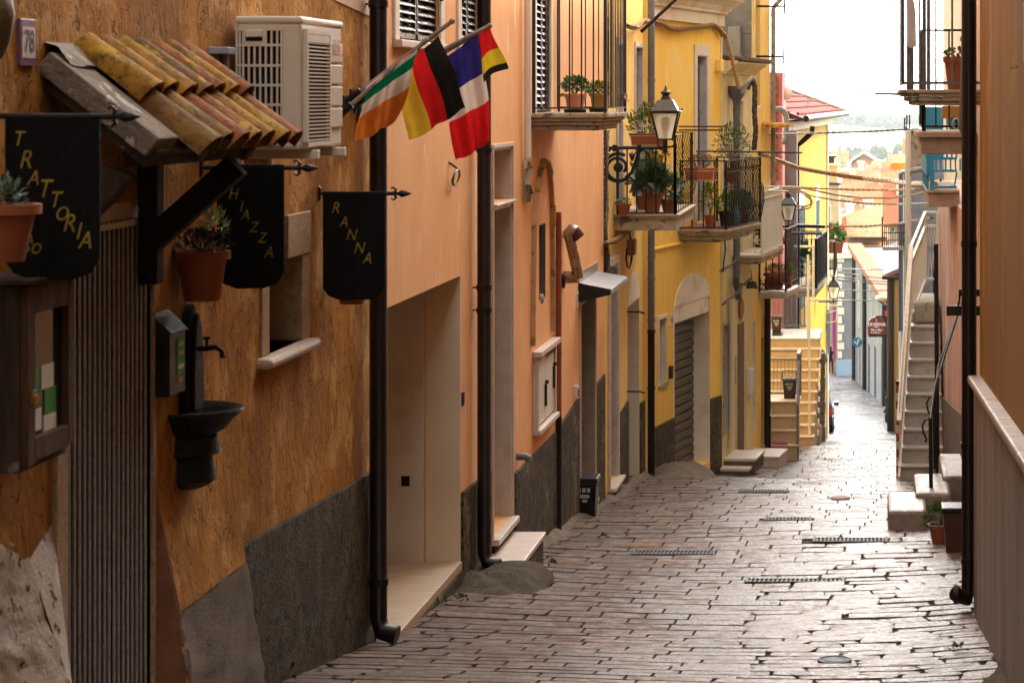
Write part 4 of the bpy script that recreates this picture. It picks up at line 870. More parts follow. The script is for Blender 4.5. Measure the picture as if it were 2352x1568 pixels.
def arm1(t, P):
    o = lambda x, y: PW(x, y, q1)
    mb = MB(); a, b = o(1388, 340), o(1528, 340); a.x = -3.02; mb.tube([a, b], .019, 10); mb.tube([o(1528, 352), o(1528, 322)], .028, 10)
    for x in (1412, 1468): mb.tube([o(x, 333), o(x, 348)], .028, 8)
    mb.build('arm', M['iron'], t, smooth=50)
    mb = MB(); c = o(1420, 385); big = 32 * q1 / 5500
    scroll(mb, (c.x, c.z), big, big * .98, 60, 320, .02, q1); scroll(mb, (c.x, c.z), big * .98, big * .5, -40, -400, .017, q1)
    c2 = o(1409, 352); scroll(mb, (c2.x, c2.z), .06, .05, 160, -20, .015, q1)
    mb.tube([o(1436, 408), o(1450, 398), o(1459, 375), o(1466, 352), o(1476, 345), o(1488, 349), o(1493, 362), o(1488, 368)], [.018, .02, .02, .018, .017, .016, .014, .014], 7)
    mb.tube([o(1391, 412), o(1396, 395), o(1391, 380), o(1392, 365), o(1398, 352)], .015, 6)
    for i in range(5): mb.tube([o(1452, 370), o(1450 + i * 4 - 6, 352 - (i % 3) * 2)], [.013, .006], 5)
    mb.build('scroll_bracket', M['iron'], t, smooth=50)
    mb = MB(); mb.tube([(c.x, q1 - .015, c.z), (c.x, q1 + .015, c.z)], .055, 14)
    for i in range(6): mb.ell((c.x + .03 * math.cos(i * 1.05), q1 - .02, c.z + .03 * math.sin(i * 1.05)), .017, 6, 4)
    mb.ell((c.x, q1 - .02, c.z), .018, 6, 4); mb.build('rosette', M['iron'], t, smooth=50)
pl = PW(1529, 320, q1)
lantern('wall_lantern', 'big black street lantern with frosted glass on an ornate scroll bracket, the nearest of three', pl.x, pl.y, pl.z, 1.0, arm=arm1)

# ================================================================== saffron house with the garage, turned towards the street
F4 = Frame(-3.03, 32.92, math.atan(.19)); z4 = F4.z; S4 = F4.s
n1, n2 = S4(1512), S4(1531); nz0, nz1 = z4(888, n1), z4(728, n2)
g1, g2 = S4(1548), S4(1630); gz = EYE - 3.0; gb0 = EYE - 5.5
f1_, f2_ = S4(1600), S4(1622); fz0 = z4(512, f1_); fz1 = z4(128, f1_)
e4 = S4(1657)
h4 = house('saffron_house', 'saffron yellow house with brown roller garage door, white lunette and heavy cornice', F4, .02, e4, -4.9, EYE + 1.62,
    [(n1, n2, nz0, nz1, .2), (g1, g2, gb0, gz, .3), (f1_, f2_, fz0, fz1, .13)], 'saffron', 6,
    plinth=[(.03, g1 - .02, z4(979, .3), z4(958, g1)), (g2 + .02, e4 - .06, z4(916, g2), z4(906, e4))])
frame_mb(n1, n2, nz0, nz1, .05, -.0, .02, 'lt').build('window_frame', M['offwhite'], h4, bevel=.004); MB().box(-.2, -.16, n1, n2, nz0, nz1).build('window_pane', M['glass'], h4); MB().box(-.19, .03, n1, n2, nz0 - .03, nz0 + .02).build('window_sill', M['stone'], h4)
liner_mb(n1, n2, nz0 + .021, nz1, .2, .01).build('window_reveal', M['offwhite'], h4)
mb = liner_mb(g1, g2, gb0, gz, .3, .012); mb.box(-.26, -.02, g1 + .013, g2 - .013, EYE - 3.25, gz - .013); mb.build('garage_reveal', M['offwhite'], h4)
mb = MB(); nrl = 17; zt_ = EYE - 3.252
for i in range(nrl):
    za = gb0 + (zt_ - gb0) * i / nrl; zb2 = gb0 + (zt_ - gb0) * (i + 1) / nrl
    mb.ext([(-.29, g1 + .013, za + .004), (-.245, g1 + .013, za + .02), (-.24, g1 + .013, zb2 - .05), (-.26, g1 + .013, zb2 - .004), (-.29, g1 + .013, zb2)], (0, g2 - g1 - .026, 0))
mb.build('roller_door', M['roller'], h4)
n = 20; mb = MB(); mb.ext([(.0, g1, gz + .002)] + [(.0, g1 + (g2 - g1) * k / n, gz + .002 + .4 * (1 - (2 * k / n - 1) ** 2) ** .6) for k in range(1, n)] + [(.0, g2, gz + .002)], (.01, 0, 0)); mb.build('garage_lunette', M['offwhite'], h4)
frame_mb(g1, g2, gb0, gz, .03, 0, .01, 'l').build('garage_trim', M['offwhite'], h4)
liner_mb(f1_, f2_, fz0, fz1, .13, .012).build('balcony_door_reveal', M['veined'], h4); frame_mb(f1_, f2_, fz0, fz1, .16, 0, .02, 'lrt').build('balcony_door_frame', M['marble'], h4, bevel=.004); MB().box(-.13, -.1, f1_, f2_, fz0, fz1).build('balcony_door', M['shutter'], h4)
mb = MB(); mb.box(-.02, .05, -.0, e4 + .02, EYE + 1.06, EYE + 1.24); mb.box(-.02, .1, -.0, e4 + .04, EYE + 1.241, EYE + 1.29)
pr = [(.1, 1.291), (.14, 1.36), (.22, 1.41), (.3, 1.44), (.33, 1.5), (.33, 1.56), (0, 1.56), (0, 1.291)]
mb.ext([(o, -.05, EYE + h) for o, h in pr], (0, e4 + .3, 0)); mb.build('cornice', M['offwhite'], h4, bevel=.006)
mb = MB(); mb.box(-.01, .035, .1, e4 - .4, EYE - 2.14, EYE - 2.1); mb.build('string_course', M['saffron'], h4, bevel=.01)
MB().box(-.01, .02, e4 - .06, e4 + .0, -4.5, EYE + 1.05).build('corner_strip', M['cream'], h4, bevel=.006)
mb = MB(); q = S4(1543, .01); mb.box(0, .01, q - .09, q + .09, z4(747, q), z4(721, q)); mb.build('number_plate', M['offwhite'], h4, bevel=.003)
mb = MB(); text_mb(mb, '66', .15, lambda u, v: (.0115, q + u * .95, z4(734, q) + v), bold=.002); mb.build('numerals', M['iron'], h4)
q = S4(1543, .03); MB().box(0, .05, q - .06, q + .03, z4(868, q), z4(840, q)).build('door_catch', M['ironbrown'], h4)
# balcony with bellied railing
ps0, ps1, po_ = S4(1548), S4(1745, .62), .74
ps0 = .35; zf4 = z4(532, ps0 + .2, .3)
k4 = (1550 - VX) / FPX; 
ps0 = S4(1556); ps1 = ps0 + 2.15; zf4 = z4(527, ps0)
ba = slab_mb(ps0, ps1, po_, zf4, [(0, 0, -.035), (.02, -.036, -.065), (.05, -.066, -.1), (.09, -.101, -.15), (.16, -.151, -.19)]).build('balcony', M['stone'], h4, bevel=.008)
MB().box(-.01, po_ - .05, ps0 + .05, ps1 - .05, zf4 + .0005, zf4 + .01).build('balcony_floor', pm('red floor tile', (.2, .07, .04), (.16, .05, .03), 6, .5, .05, 20), ba)
mb = MB(); railing(mb, [(.04, ps0 + .03, zf4), (po_ - .03, ps0 + .03, zf4)], .98, .15, .018, rails=(.03, 1), pw=.026); railing(mb, [(po_ - .03, ps0 + .03, zf4), (po_ - .03, ps1 - .03, zf4)], .98, .1, .016, belly=[(.03, .0), (.15, .03), (.35, .06), (.55, .05), (.66, -.01), (.74, .0), (.82, -.03), (.9, .015), (1, 0)], rails=(.03, .84, 1), pw=.026)
railing(mb, [(po_ - .03, ps1 - .03, zf4), (.04, ps1 - .03, zf4)], .98, .12, .014, rails=(.03, 1)); mb.build('balcony_railing', M['iron'], ba)
# drying rods sticking out
mb = MB()
for y_, xa, xb in ((291, 1560, 1668), (299, 1560, 1660)): q = S4(1560) - .2; mb.tube([PW(xa, y_, 33.2), PW(xb, y_, 33.6)], .013, 6)
t = thing('drying_rods', 'pair of rusty clothes drying rods above the bellied balcony railing', 'drying rods', W0, tuple(PW(1560, 295, 33.2))); mb.build('rod', M['rust'], t)

# twisted cables along the yellow fronts
def cab(label, pts, mat, n=3, r=.012, rad=.016, turns=12, name='cable'):
    P_ = [PW(x, y, d) for x, y, d in pts]; mb = MB()
    if n == 1: mb.tube(P_, r, 6)
    else: helix(mb, P_, n, r, rad, turns)
    o = mb.build(name, M[mat], None, smooth=60); tag(o, label, 'cable', 'power and telephone cables'); return o
def wp(F, x, y, o=.04): 
    q = F.s(x, o); p = F.w(o, q, F.z(y, q, o)); return p
def cabw(label, F, pts, mat, n=3, r=.012, rad=.016, turns=12, off=.05):
    P_ = [wp(F, x, y, off) for x, y in pts]; mb = MB(); helix(mb, P_, n, r, rad, turns) if n > 1 else mb.tube(P_, r, 6)
    o = mb.build('cable', M[mat], None, smooth=60); tag(o, label, 'cable', 'power and telephone cables'); return o
cabw('thick twisted tan cable draped under the white cornice', F4, [(1502, 52), (1520, 56), (1540, 66), (1560, 68), (1590, 64), (1615, 62), (1638, 58), (1650, 66), (1660, 82)], 'cable', 4, .016, .026, 9, .06)
cab('tan and dark cable falling from the cornice into the funnel of the drainpipe', [(1655, 70, 35.0), (1668, 85, 35.2), (1678, 115, 35.2), (1685, 150, 35.2), (1692, 180, 35.2), (1698, 204, 35.2)], 'cable', 3, .016, .02, 4)
cabw('twisted rope like cable at the cornice beside the dark balcony bars', F3, [(1438, 58), (1452, 64), (1466, 62), (1478, 50), (1490, 48)], 'cable', 3, .016, .022, 9, .08)
cab('bundle of black cables running down the corner of the peach house', [(1388, -10, 27), (1390, 120, 27), (1386, 300, 27), (1389, 400, 27), (1384, 500, 27), (1390, 560, 27), (1394, 590, 27), (1392, 640, 27)], 'cabledark', 6, .011, .03, 5)
cab('grey conduit cable on the corner beside the yellow house', [(1397, 300, 27.2), (1393, 400, 27.2), (1396, 480, 27.2), (1391, 560, 27.2)], 'cablegrey', 2, .011, .012, 8)
cabw('twisted tan and grey cable from the corner to the first ornate balcony', F3, [(1391, 560), (1400, 556), (1412, 554), (1424, 546), (1436, 536), (1450, 525)], 'cable', 4, .012, .022, 8, .08)
cabw('black looping cable hanging under the ornate balcony', F3, [(1446, 536), (1452, 560), (1450, 600), (1446, 616), (1441, 612), (1438, 595), (1440, 570)], 'cabledark', 1, .011)
t = thing('junction_box', 'beige junction box with cable tail on the pale yellow wall under the balcony', 'junction box', F3, (.0, S3(1444), z3(575, S3(1444))))
q = S3(1442); MB().box(0, .1, q - .12, q + .12, z3(585, q), z3(550, q)).build('box', pm('tan plastic', (.32, .17, .06), None, 5, .6, 0), t, bevel=.01); MB().tube([(.05, q, z3(585, q)), (.05, q, z3(600, q))], .012, 6).build('gland', M['black'], t)
t = thing('junction_box', 'small tan junction box under the cornice of the saffron house', 'junction box', F4, (0, S4(1660, .03), z4(155, 3.5)))
q = S4(1654, .05); MB().box(0, .09, q - .1, q + .1, z4(165, q), z4(137, q)).build('box', M['saffron'], t, bevel=.012)
t = thing('wall_conduit', 'orange brown pipe with grey switch box at the corner between peach and yellow house', 'conduit', F3, (.03, 27.3, z3(640, 27.3)))
MB().tube([(.04, 27.15, z3(575, 27.1)), (.04, 27.15, z3(645, 27.1)), (.08, 27.15, z3(655, 27.1)), (.18, 27.15, z3(655, 27.1))], .028, 8).build('pipe', pm('peeling orange paint', (.5, .22, .08), (.3, .12, .05), 12, .7, .3, 30), t, smooth=40)
MB().box(.02, .12, 27.5, 27.6, z3(632, 27.5), z3(612, 27.5)).build('switch_box', M['greypipe'], t, bevel=.006)

# ================================================================== cream house and tall yellow house before the stairs
p0 = F4.w(0, e4, 0); F5 = Frame(p0.x + .02, p0.y + .02, .12); z5 = F5.z; S5 = F5.s
x5 = 1729; m5 = S5(x5); e6 = S5(1768)
d1, d2 = S5(1661), S5(1674); dz_0, dz_1 = z5(993, d2), z5(742, d2)
w1, w2 = S5(1687), S5(1692); r1, r2 = S5(1694), S5(1706)
h5 = house('cream_house', 'narrow cream house with stone door jamb and small tiled cornice beside the garage', F5, .02, m5 - .003, -5.2, z5(150, 1.2),
    [(d1, d2, dz_0, dz_1, .1), (w1, w2, z5(885, w1), z5(818, w1), .06), (S5(1693), S5(1705), z5(585, 2.2), z5(232, 2.2), .12)], 'cream', 6)
liner_mb(d1, d2, dz_0, dz_1, .1, .012).build('door_reveal', M['offwhite'], h5); frame_mb(d1, d2, dz_0, dz_1, .05, 0, .02, 'lrt').build('door_frame', M['stone'], h5, bevel=.004); MB().box(-.1, -.07, d1, d2, dz_0, dz_1).build('door', M['shutter'], h5)
MB().box(-.06, -.04, w1, w2, z5(885, w1), z5(818, w1)).build('window_pane', M['glass'], h5)
MB().box(-.12, -.09, S5(1693), S5(1705), z5(585, 2.2), z5(232, 2.2)).build('balcony_door', M['beige'], h5); frame_mb(S5(1693), S5(1705), z5(585, 2.2), z5(232, 2.2), .05, 0, .02, 'lrt').build('balcony_door_frame', M['offwhite'], h5)
MB().box(-.01, .025, r1, r2, -5, z5(745, r1)).build('stone_jamb', pm('brown stone', (.2, .15, .11), (.15, .11, .08), 6, .9, .5, 30, c3=(.3, .24, .18), s3=6, t3=.62), h5, bevel=.01)
mb = MB(); mb.ell((.02, (r1 + r2) / 2, z5(712, r1)), (.03, .22, .18), 10, 7); mb.build('exposed_brick', M['terra_dark'], h5)
zc = z5(165, 1.2); mb = MB(); mb.ext([(o, -.04, zc + h) for o, h in ((0, -.05), (.06, -.05), (.07, -.02), (.14, .04), (.2, .08), (.24, .12), (.24, .16), (0, .16))], (0, m5 + .02, 0)); mb.build('cornice', M['cream'], h5, bevel=.005)
mb = MB()
for i in range(16): q = .0 + (m5 - .0) * i / 15; mb.tube([(.0, q, zc + .2), (.3, q, zc + .175)], .045, 6)
mb.build('eaves_tile', M['rust'], h5, smooth=50)
q = S5(1680, .06); mb = MB(); mb.tube([(.06, q, z5(1030, q)), (.06, q, z5(690, q))], .05, 10)
for y_ in (777, 820, 862, 995): mb.tube([(.06, q, z5(y_, q) - .01), (.06, q, z5(y_, q) + .01)], .058, 10)
mb.build('downpipe', pm('cream painted pipe', (.66, .55, .35), None, 5, .6, .05), h5, smooth=True)
# funnel drainpipe
q = S5(1689, .1); mb = MB(); mb.lathe((.12, q, 0), [(.055, z5(250, q)), (.055, z5(236, q)), (.145, z5(212, q)), (.15, z5(205, q)), (.15, z5(198, q)), (.13, z5(198, q))], 16); mb.tube([(.12, q, z5(640, q)), (.12, q, z5(245, q))], .055, 12)
mb.tube([(.12, q, z5(628, q)), (.1, q + .05, z5(650, q)), (.1, q + .25, z5(668, q)), (.1, q + .3, z5(690, q))], .055, 10)
for y_ in (252, 480, 600): mb.tube([(.12, q, z5(y_, q) - .015), (.12, q, z5(y_, q) + .015)], .064, 12)
mb.build('rain_funnel', M['greypipe'], h5, smooth=40)
# white balcony
vs0, vs1, vo = S5(1681), 2.85, .5; zf5 = z5(588, vs0)
ba = slab_mb(vs0, vs1, vo, zf5, [(0, 0, -.04), (.02, -.041, -.1), (.08, -.101, -.13)]).build('balcony', M['stone'], h5, bevel=.006)
MB().box(-.01, vo - .02, vs0 + .02, vs1 - .02, zf5 + .0005, zf5 + .01).build('balcony_floor', M['travertine'], ba)
mb = MB(); railing(mb, [(.03, vs0 + .03, zf5), (vo - .03, vs0 + .03, zf5)], 1.0, .11, .01, rails=(.06, 1), pw=.022)
for i in range(3): scroll(mb, (.13 + i * .13, zf5 + .3), .09, .06, 180, 330, .006, vs0 + .03)
railing(mb, [(vo - .03, vs0 + .03, zf5), (vo - .03, vs1 - .03, zf5)], 1.0, .085, .026, rails=(.06, .9, 1), pw=.03); railing(mb, [(vo - .03, vs1 - .03, zf5), (.03, vs1 - .03, zf5)], 1.0, .1, .01, rails=(.06, 1)); mb.build('balcony_railing', M['white_metal'], ba)
# tall house
b1, b2 = S5(1733), S5(1746)
i1, i2 = S5(1726.5) if 0 else m5 + .02, S5(1735); k1_, k2_ = S5(1748), S5(1757)
h6 = house('tall_yellow_house', 'tall yellow house with grey concrete end wall and worn olive downpipe before the stairs', F5, m5, e6, -5.6, EYE + 3.4,
    [(b1, b2, z5(243, b1), z5(-20, b1), .12), (i1, i2, z5(995, i2), z5(735, i2), .1), (k1_, k2_, z5(1032, k2_), z5(770, k2_), .2)], 'yellow' if 0 else 'lemon', 6)
MB().box(-4, -.02, m5 - .03, m5 - .004, z5(600, m5), EYE + 3.3).build('end_wall', pm('grey concrete', (.15, .145, .13), (.1, .095, .09), 2.5, .9, .5, 30, c3=(.2, .17, .12), s3=3, t3=.6), h6)
mb = MB(); mb.box(-4, -.02, m5 - .045, m5 - .031, z5(76, m5), z5(82, m5) + .06); mb.bar((-.28, m5 - .12, z5(165, m5)), (-.28, m5 - .12, z5(62, m5)), .14, .2); mb.bar((-.28, m5 - .12, z5(120, m5)), (-.05, m5 - .12, z5(160, m5)), .1, .2, up=(0, 1, 0)); mb.build('flue_breast', pm('grey cement render', (.2, .19, .17), (.14, .13, .12), 3, .9, .5, 30), h6, bevel=.01)
MB().box(-.12, -.09, b1, b2, z5(243, b1), z5(-20, b1)).build('window_pane', M['beige'], h6); frame_mb(b1, b2, z5(243, b1), z5(-20, b1), .06, 0, .015, 'lb').build('window_frame', M['offwhite'], h6)
MB().box(-.1, -.07, i1, i2, z5(995, i2), z5(735, i2)).build('door', M['greypipe'], h6); liner_mb(i1, i2, z5(995, i2), z5(735, i2), .1, .01).build('door_reveal', M['offwhite'], h6)
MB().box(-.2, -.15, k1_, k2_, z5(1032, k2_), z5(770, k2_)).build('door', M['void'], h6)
n = 10; zt6 = z5(770, k1_); mb = MB(); mb.ext([(.0, k1_, zt6)] + [(.0, k1_ + (k2_ - k1_) * k / n, zt6 + .3 * (1 - (2 * k / n - 1) ** 2) ** .5) for k in range(1, n)] + [(.0, k2_, zt6)], (.02, 0, 0)); mb.build('door_lunette', pm('orange cream paint', (.66, .42, .2), None, 4, .8, 0), h6)
q = S5(1722, .03); mb = MB(); mb.box(0, .08, q - .12, q + .1, z5(905, q), z5(845, q)); mb.build('meter_box', M['white_metal'], h6, bevel=.008)
q = S5(1763, .08); mb = MB(); mb.tube([(.08, q, z5(1030, q)), (.08, q, z5(640, q))], .055, 12); mb.build('downpipe', M['gutter'], h6, smooth=True)
q = e6 - .0; mb = MB(); mb.tube([(.06, q, z5(560, q)), (.06, q, z5(22, q)), (.1, q, z5(12, q)), (.2, q, z5(-2, q)), (.25, q, z5(-20, q))], .042, 12)
for y_ in (36, 240, 330): mb.tube([(.06, q, z5(y_, q) - .012), (.06, q, z5(y_, q) + .012)], .05, 12)
mb.build('downpipe', M['wornpipe'], h6, smooth=True)
mb = MB(); mb.box(0, .35, e6 - .9, e6 + .02, z5(292, e6), z5(292, e6) + .03)
for i in range(8): mb.tube([(0, e6 - .85 + i * .12, z5(285, e6)), (.36, e6 - .85 + i * .12, z5(292, e6) + .035)], .04, 6)
mb.build('door_hood', M['tileroof'], h6, smooth=40)
for y_, xa, xb, lab in ((15, 1738, 1802, 'uppermost'), (130, 1737, 1799, 'lower')):
    t = thing('iron_bracket', 'dark iron clothes line bracket with a cross bar, %s of two by the olive pipe' % lab, 'bracket', W0, tuple(PW(xa, y_, 40)))
    a, b = PW(xa, y_, 40), PW(xb, y_, 40); MB().bar(a, b, .035, .035).build('arm', M['iron'], t); MB().bar(b + Vector((0, 0, .14)), b - Vector((0, 0, .14)), .03, .03).build('crossbar', M['iron'], t)
# black cables at the cream house
cab('thick black cables drooping down the front of the cream house', [(1716, 205, 37), (1722, 188, 37), (1730, 186, 37), (1734, 200, 37), (1733, 260, 37), (1736, 300, 37), (1732, 345, 37)], 'cabledark', 5, .014, .03, 3)
cab('grey cables bundled from the funnel to the black cable bend', [(1706, 215, 36.6), (1711, 200, 36.6), (1718, 190, 36.6), (1728, 178, 36.8)], 'cablegrey', 4, .012, .025, 3)
cab('thin dark cable along the cream house below the white balcony', [(1655, 622, 35.6), (1668, 615, 36), (1682, 606, 36.5), (1700, 590, 37)], 'cabledark', 2, .012, .012, 9)
cab('sagging dark cable between the cream house doors', [(1660, 700, 35.8), (1672, 688, 36.2), (1690, 676, 36.8), (1712, 650, 37.6), (1724, 640, 38)], 'cabledark', 2, .012, .012, 9)
cab('black cable running down beside the grey drainpipe', [(1664, 545, 35.5), (1666, 575, 35.5), (1663, 600, 35.5), (1661, 625, 35.5)], 'cabledark', 1, .014)
t = thing('floodlight', 'black floodlight mounted under the white balcony', 'floodlight', W0, tuple(PW(1728, 655, 38)))
mb = MB(); a = PW(1728, 655, 38); mb.hexa([a + Vector(p) for p in ((-.1, -.08, -.05), (.1, -.08, -.05), (.08, .1, -.05), (-.08, .1, -.05))], [a + Vector(p) for p in ((-.07, -.05, .06), (.06, -.05, .06), (.05, .08, .06), (-.06, .08, .06))]); mb.build('housing', M['black'], t, bevel=.008)
MB().tube([a + Vector((-.2, 0, .02)), a], .014, 6).build('arm', M['black'], t); MB().tube([a + Vector((.0, 0, .05)), PW(1724, 620, 38)], .008, 5).build('cable', M['black'], t)

# balcony with tub on the tall house
ts0, ts1, to_ = S5(1740), 4.75, .5; zf6 = z5(671, ts0)
ba = slab_mb(ts0, ts1, to_, zf6, [(0, 0, -.03), (.02, -.031, -.075), (.05, -.076, -.11)]).build('balcony', M['marble'], h6, bevel=.005)
mb = MB(); railing(mb, [(.03, ts0 + .03, zf6), (to_ - .03, ts0 + .03, zf6)], 1.05, .12, .02, rails=(.04, .13, 1), pw=.03)
for i in range(4): mb.bar((.06 + i * .1, ts0 + .03, zf6 + .05), (.14 + i * .1, ts0 + .03, zf6 + .2), .008, .008); mb.bar((.14 + i * .1, ts0 + .03, zf6 + .05), (.06 + i * .1, ts0 + .03, zf6 + .2), .008, .008)
for sx in (-1, 1): scroll(mb, (.25 + sx * .22, zf6 + .2), .03, .01, 270, -90, .006, ts0 + .02, sx)
railing(mb, [(to_ - .03, ts0 + .03, zf6), (to_ - .03, ts1 - .03, zf6)], 1.05, .13, .012, rails=(.04, .13, 1)); mb.build('balcony_railing', M['iron'], ba)
plant('tub_plant', 'wide terracotta tub with fine green plants on the lowest iron balcony', F5, (.26, ts0 + .22, zf6 + .03), (.2, .12, .12), 500, .04, .012, ['leaf', 'leafdark', 'leafyel'], 'potted plant', 'plants on the balconies', pot=(.19, .28), up=1.0)
plant('potted_plant', 'spiky light green plant at the outer corner of the lowest iron balcony', F5, (.44, ts0 + .5, zf6 + .03), (.09, .1, .14), 70, .13, .014, ['leaf', 'leafyel'], 'potted plant', 'plants on the balconies', pot=(.08, .22), up=.8)
plant('potted_plant', 'terracotta bowl with one small shoot behind the second street lantern', F5, (.42, ts0 + .1, zf6 + .8), (.06, .06, .05), 14, .06, .014, ['leaf'], 'potted plant', 'plants on the balconies', pot=(.1, .09))
q2 = 39.6
def arm2(t, P):
    mb = MB(); a, b = PW(1742, 520, q2), PW(1813, 520, q2); mb.tube([a, b], .02, 8); mb.build('arm', M['iron'], t, smooth=50)
    mb = MB(); c = PW(1744, 548, q2); scroll(mb, (c.x, c.z), .15, .14, 60, 320, .022, q2); scroll(mb, (c.x, c.z), .14, .05, -40, -400, .02, q2); c = PW(1772, 540, q2); scroll(mb, (c.x, c.z), .1, .03, 90, -220, .018, q2); mb.build('scroll_bracket', M['iron'], t, smooth=50)
pl = PW(1811, 506, q2); lantern('wall_lantern', 'black street lantern in front of the bright yellow wall, middle one of three', pl.x, pl.y, pl.z, .82, arm=arm2)

# balcony plants, near to far
plant('potted_plant', 'pink clay pot with leafy sedum on the high dark barred balcony', F1, (.34, 21.55, bz0 + .01), (.13, .13, .09), 260, .05, .035, ['leaf', 'leaf', 'leafdark'], 'potted plant', 'plants on the balconies', pot=(.1, .17), potmat='pinkpot', flowers=('pink', 14, .012), saucer='green', stems=8, h0=.02, up=.3)
plant('potted_plant', 'mustard pot with pale green plant behind the bars of the high balcony', F1, (.47, 22.25, bz0 + .01), (.1, .1, .07), 160, .05, .035, ['leaf', 'leafyel'], 'potted plant', 'plants on the balconies', pot=(.085, .18), potmat='mustard', flowers=('pink', 8, .012), saucer='green', up=.3)
plant('flower_stem', 'pink blossoms reaching out between the bars at the far end of the high balcony', F1, (.66, 22.7, bz0 + .1), (.03, .05, .06), 24, .03, .02, ['leaf'], 'plant', 'plants on the balconies', flowers=('pink', 12, .013), stems=2)
def planter(label, F, s, o, zb, L, w_, h, mats, mat='terra_dark', along='o', r=None, n=300, lf=(.07, .03), flowers=None, group='window box planters', rack=True, up=.6, droop=0):
    t = thing('window_box', label, 'planter', F, (o, s, zb), group)
    a = Vector((1, 0, 0)) if along == 'o' else Vector((0, 1, 0)); b = Vector((0, 1, 0)) if along == 'o' else Vector((1, 0, 0)); c = Vector((o, s, zb)); Z_ = Vector((0, 0, 1))
    def ring(f, zz): return [c + a * (sx * L / 2 * f) + b * (sy * w_ / 2 * f) + Z_ * zz for sx, sy in ((-1, -1), (1, -1), (1, 1), (-1, 1))]
    MB().hexa(ring(.88, 0), ring(1, h * .86)).build('trough', M[mat], t, bevel=.006)
    mb = MB(); mb.hexa(ring(1.04, h * .861), ring(1.04, h)); mb.build('rim', M[mat], t, bevel=.005)
    if rack:
        mb = MB()
        for zz, f in ((h * .05, .98), (h * .78, 1.09)): 
            rg = ring(f, zz); [mb.bar(rg[i], rg[(i + 1) % 4], .005) for i in range(4)]
        for sx in (-.9, .9):
            for sy in (-1, 1): mb.bar(c + a * (sx * L / 2 * .98) + b * (sy * w_ / 2 * .98), c + a * (sx * L / 2 * 1.05) + b * (sy * w_ / 2 * 1.09) + Z_ * h * .78, .006)
        mb.build('rack', M['white_metal'], t)
    rr = r or (L * .5, w_ * .6, .16); rr = rr if along == 'o' else (rr[1], rr[0], rr[2])
    mb = MB(); cc = c + Z_ * (h + rr[2] * .35)
    for i, m_ in enumerate(mats): mb.cm = i; leaves(mb, cc, rr, n // len(mats), lf[0], lf[1], up=up, droop=droop)
    mb.build('foliage', [M[m_] for m_ in mats], t)
    mb = MB()
    for i in range(12): e = cc + Vector([random.uniform(-1, 1) * rr[k] * .8 for k in range(3)]); mb.tube([Vector((e.x * .4 + c.x * .6, e.y * .4 + c.y * .6, zb + h)), e], .004, 4)
    mb.build('stem', M['stem'], t)
    if flowers:
        mb = MB(); [mb.ell(cc + Vector((random.uniform(-1, 1) * rr[0], random.uniform(-1, 1) * rr[1], random.uniform(-.4, 1) * rr[2])), flowers[2], 6, 4) for _ in range(flowers[1])]; mb.build('flower', M[flowers[0]], t)
    return t
planter('brown planter in a white wire rack with leafy plants above the ornate lantern arm', F3, ws0 + .06, .4, zf + .83, .43, .15, .15, ['leaf', 'leafdark', 'leafyel'], r=(.24, .17, .24), n=420, lf=(.075, .032), up=.5)
planter('terracotta planter with dry reddish twigs on the bellied balcony railing', F4, ps0 + .02, .34, zf4 + .7, .46, .17, .18, ['dry', 'leafdark', 'dry'], mat='terracotta', r=(.26, .12, .14), n=420, lf=(.045, .012), up=1.0)
mb = MB()
plant('potted_plant', 'big pot with dark cabbage like leaves on the first ornate balcony', F3, (.42, 28.6, zf + .03), (.2, .25, .2), 220, .15, .11, ['leafdark', 'leafgrey', 'leafdark'], 'potted plant', 'plants on the balconies', pot=(.13, .25), h0=.02, up=.2)
plant('potted_plant', 'low pot with small round cactus at the wall end of the first ornate balcony', F3, (.12, 28.2, zf + .03), (.09, .09, .05), 50, .05, .03, ['leafgrey'], 'potted plant', 'plants on the balconies', pot=(.09, .12), up=.2)
plant('potted_plant', 'pale sprawling leaves in a low bowl at the outer corner of the first ornate balcony', F3, (.6, 28.9, zf + .03), (.12, .2, .2), 110, .13, .08, ['leafgrey', 'leaf'], 'potted plant', 'plants on the balconies', pot=(.12, .14), up=.1, droop=.3)
plant('potted_plant', 'bushy green plant in the back of the first ornate balcony', F3, (.25, 29.4, zf + .03), (.18, .3, .22), 260, .09, .06, ['leaf', 'leafdark'], 'potted plant', 'plants on the balconies', pot=(.12, .3), up=.5)
plant('hanging_pot', 'yellow perforated pot with trailing plant behind the ornate balcony railing', F3, (.42, 29.2, zf + .58), (.15, .12, .08), 120, .08, .03, ['leaf', 'leafyel'], 'potted plant', 'plants on the balconies', pot=(.1, .13), potmat='yellow', droop=1.0)
# bellied balcony plants
yb = zf4 + .012
plant('potted_plant', 'slender light green plant in a clay pot at the left of the bellied railing', F4, (.3, ps0 + .7, yb), (.12, .15, .3), 170, .09, .04, ['leaf', 'leafyel'], 'potted plant', 'plants on the balconies', pot=(.09, .16), h0=.08)
plant('potted_plant', 'black pot with bright green shoots behind the bellied railing', F4, (.5, ps0 + .8, yb), (.1, .12, .22), 120, .07, .04, ['leaf'], 'potted plant', 'plants on the balconies', pot=(.1, .22), potmat='black')
for i, (o_, s_, lab) in enumerate(((.5, 1.35, 'dense parsley like plant'), (.55, 1.7, 'dark bushy plant with reddish tips'), (.42, 1.95, 'tall bushy plant at the far end'))):
    plant('potted_plant', lab + ' in a brown pot behind the bellied railing', F4, (o_, ps0 + s_, yb), (.18, .2, .24), 420, .05, .03, ['leaf', 'leafdark'], 'potted plant', 'plants on the balconies', pot=(.12, .16), potmat='terra_dark', flowers=('pink', 8, .012) if i == 1 else None)
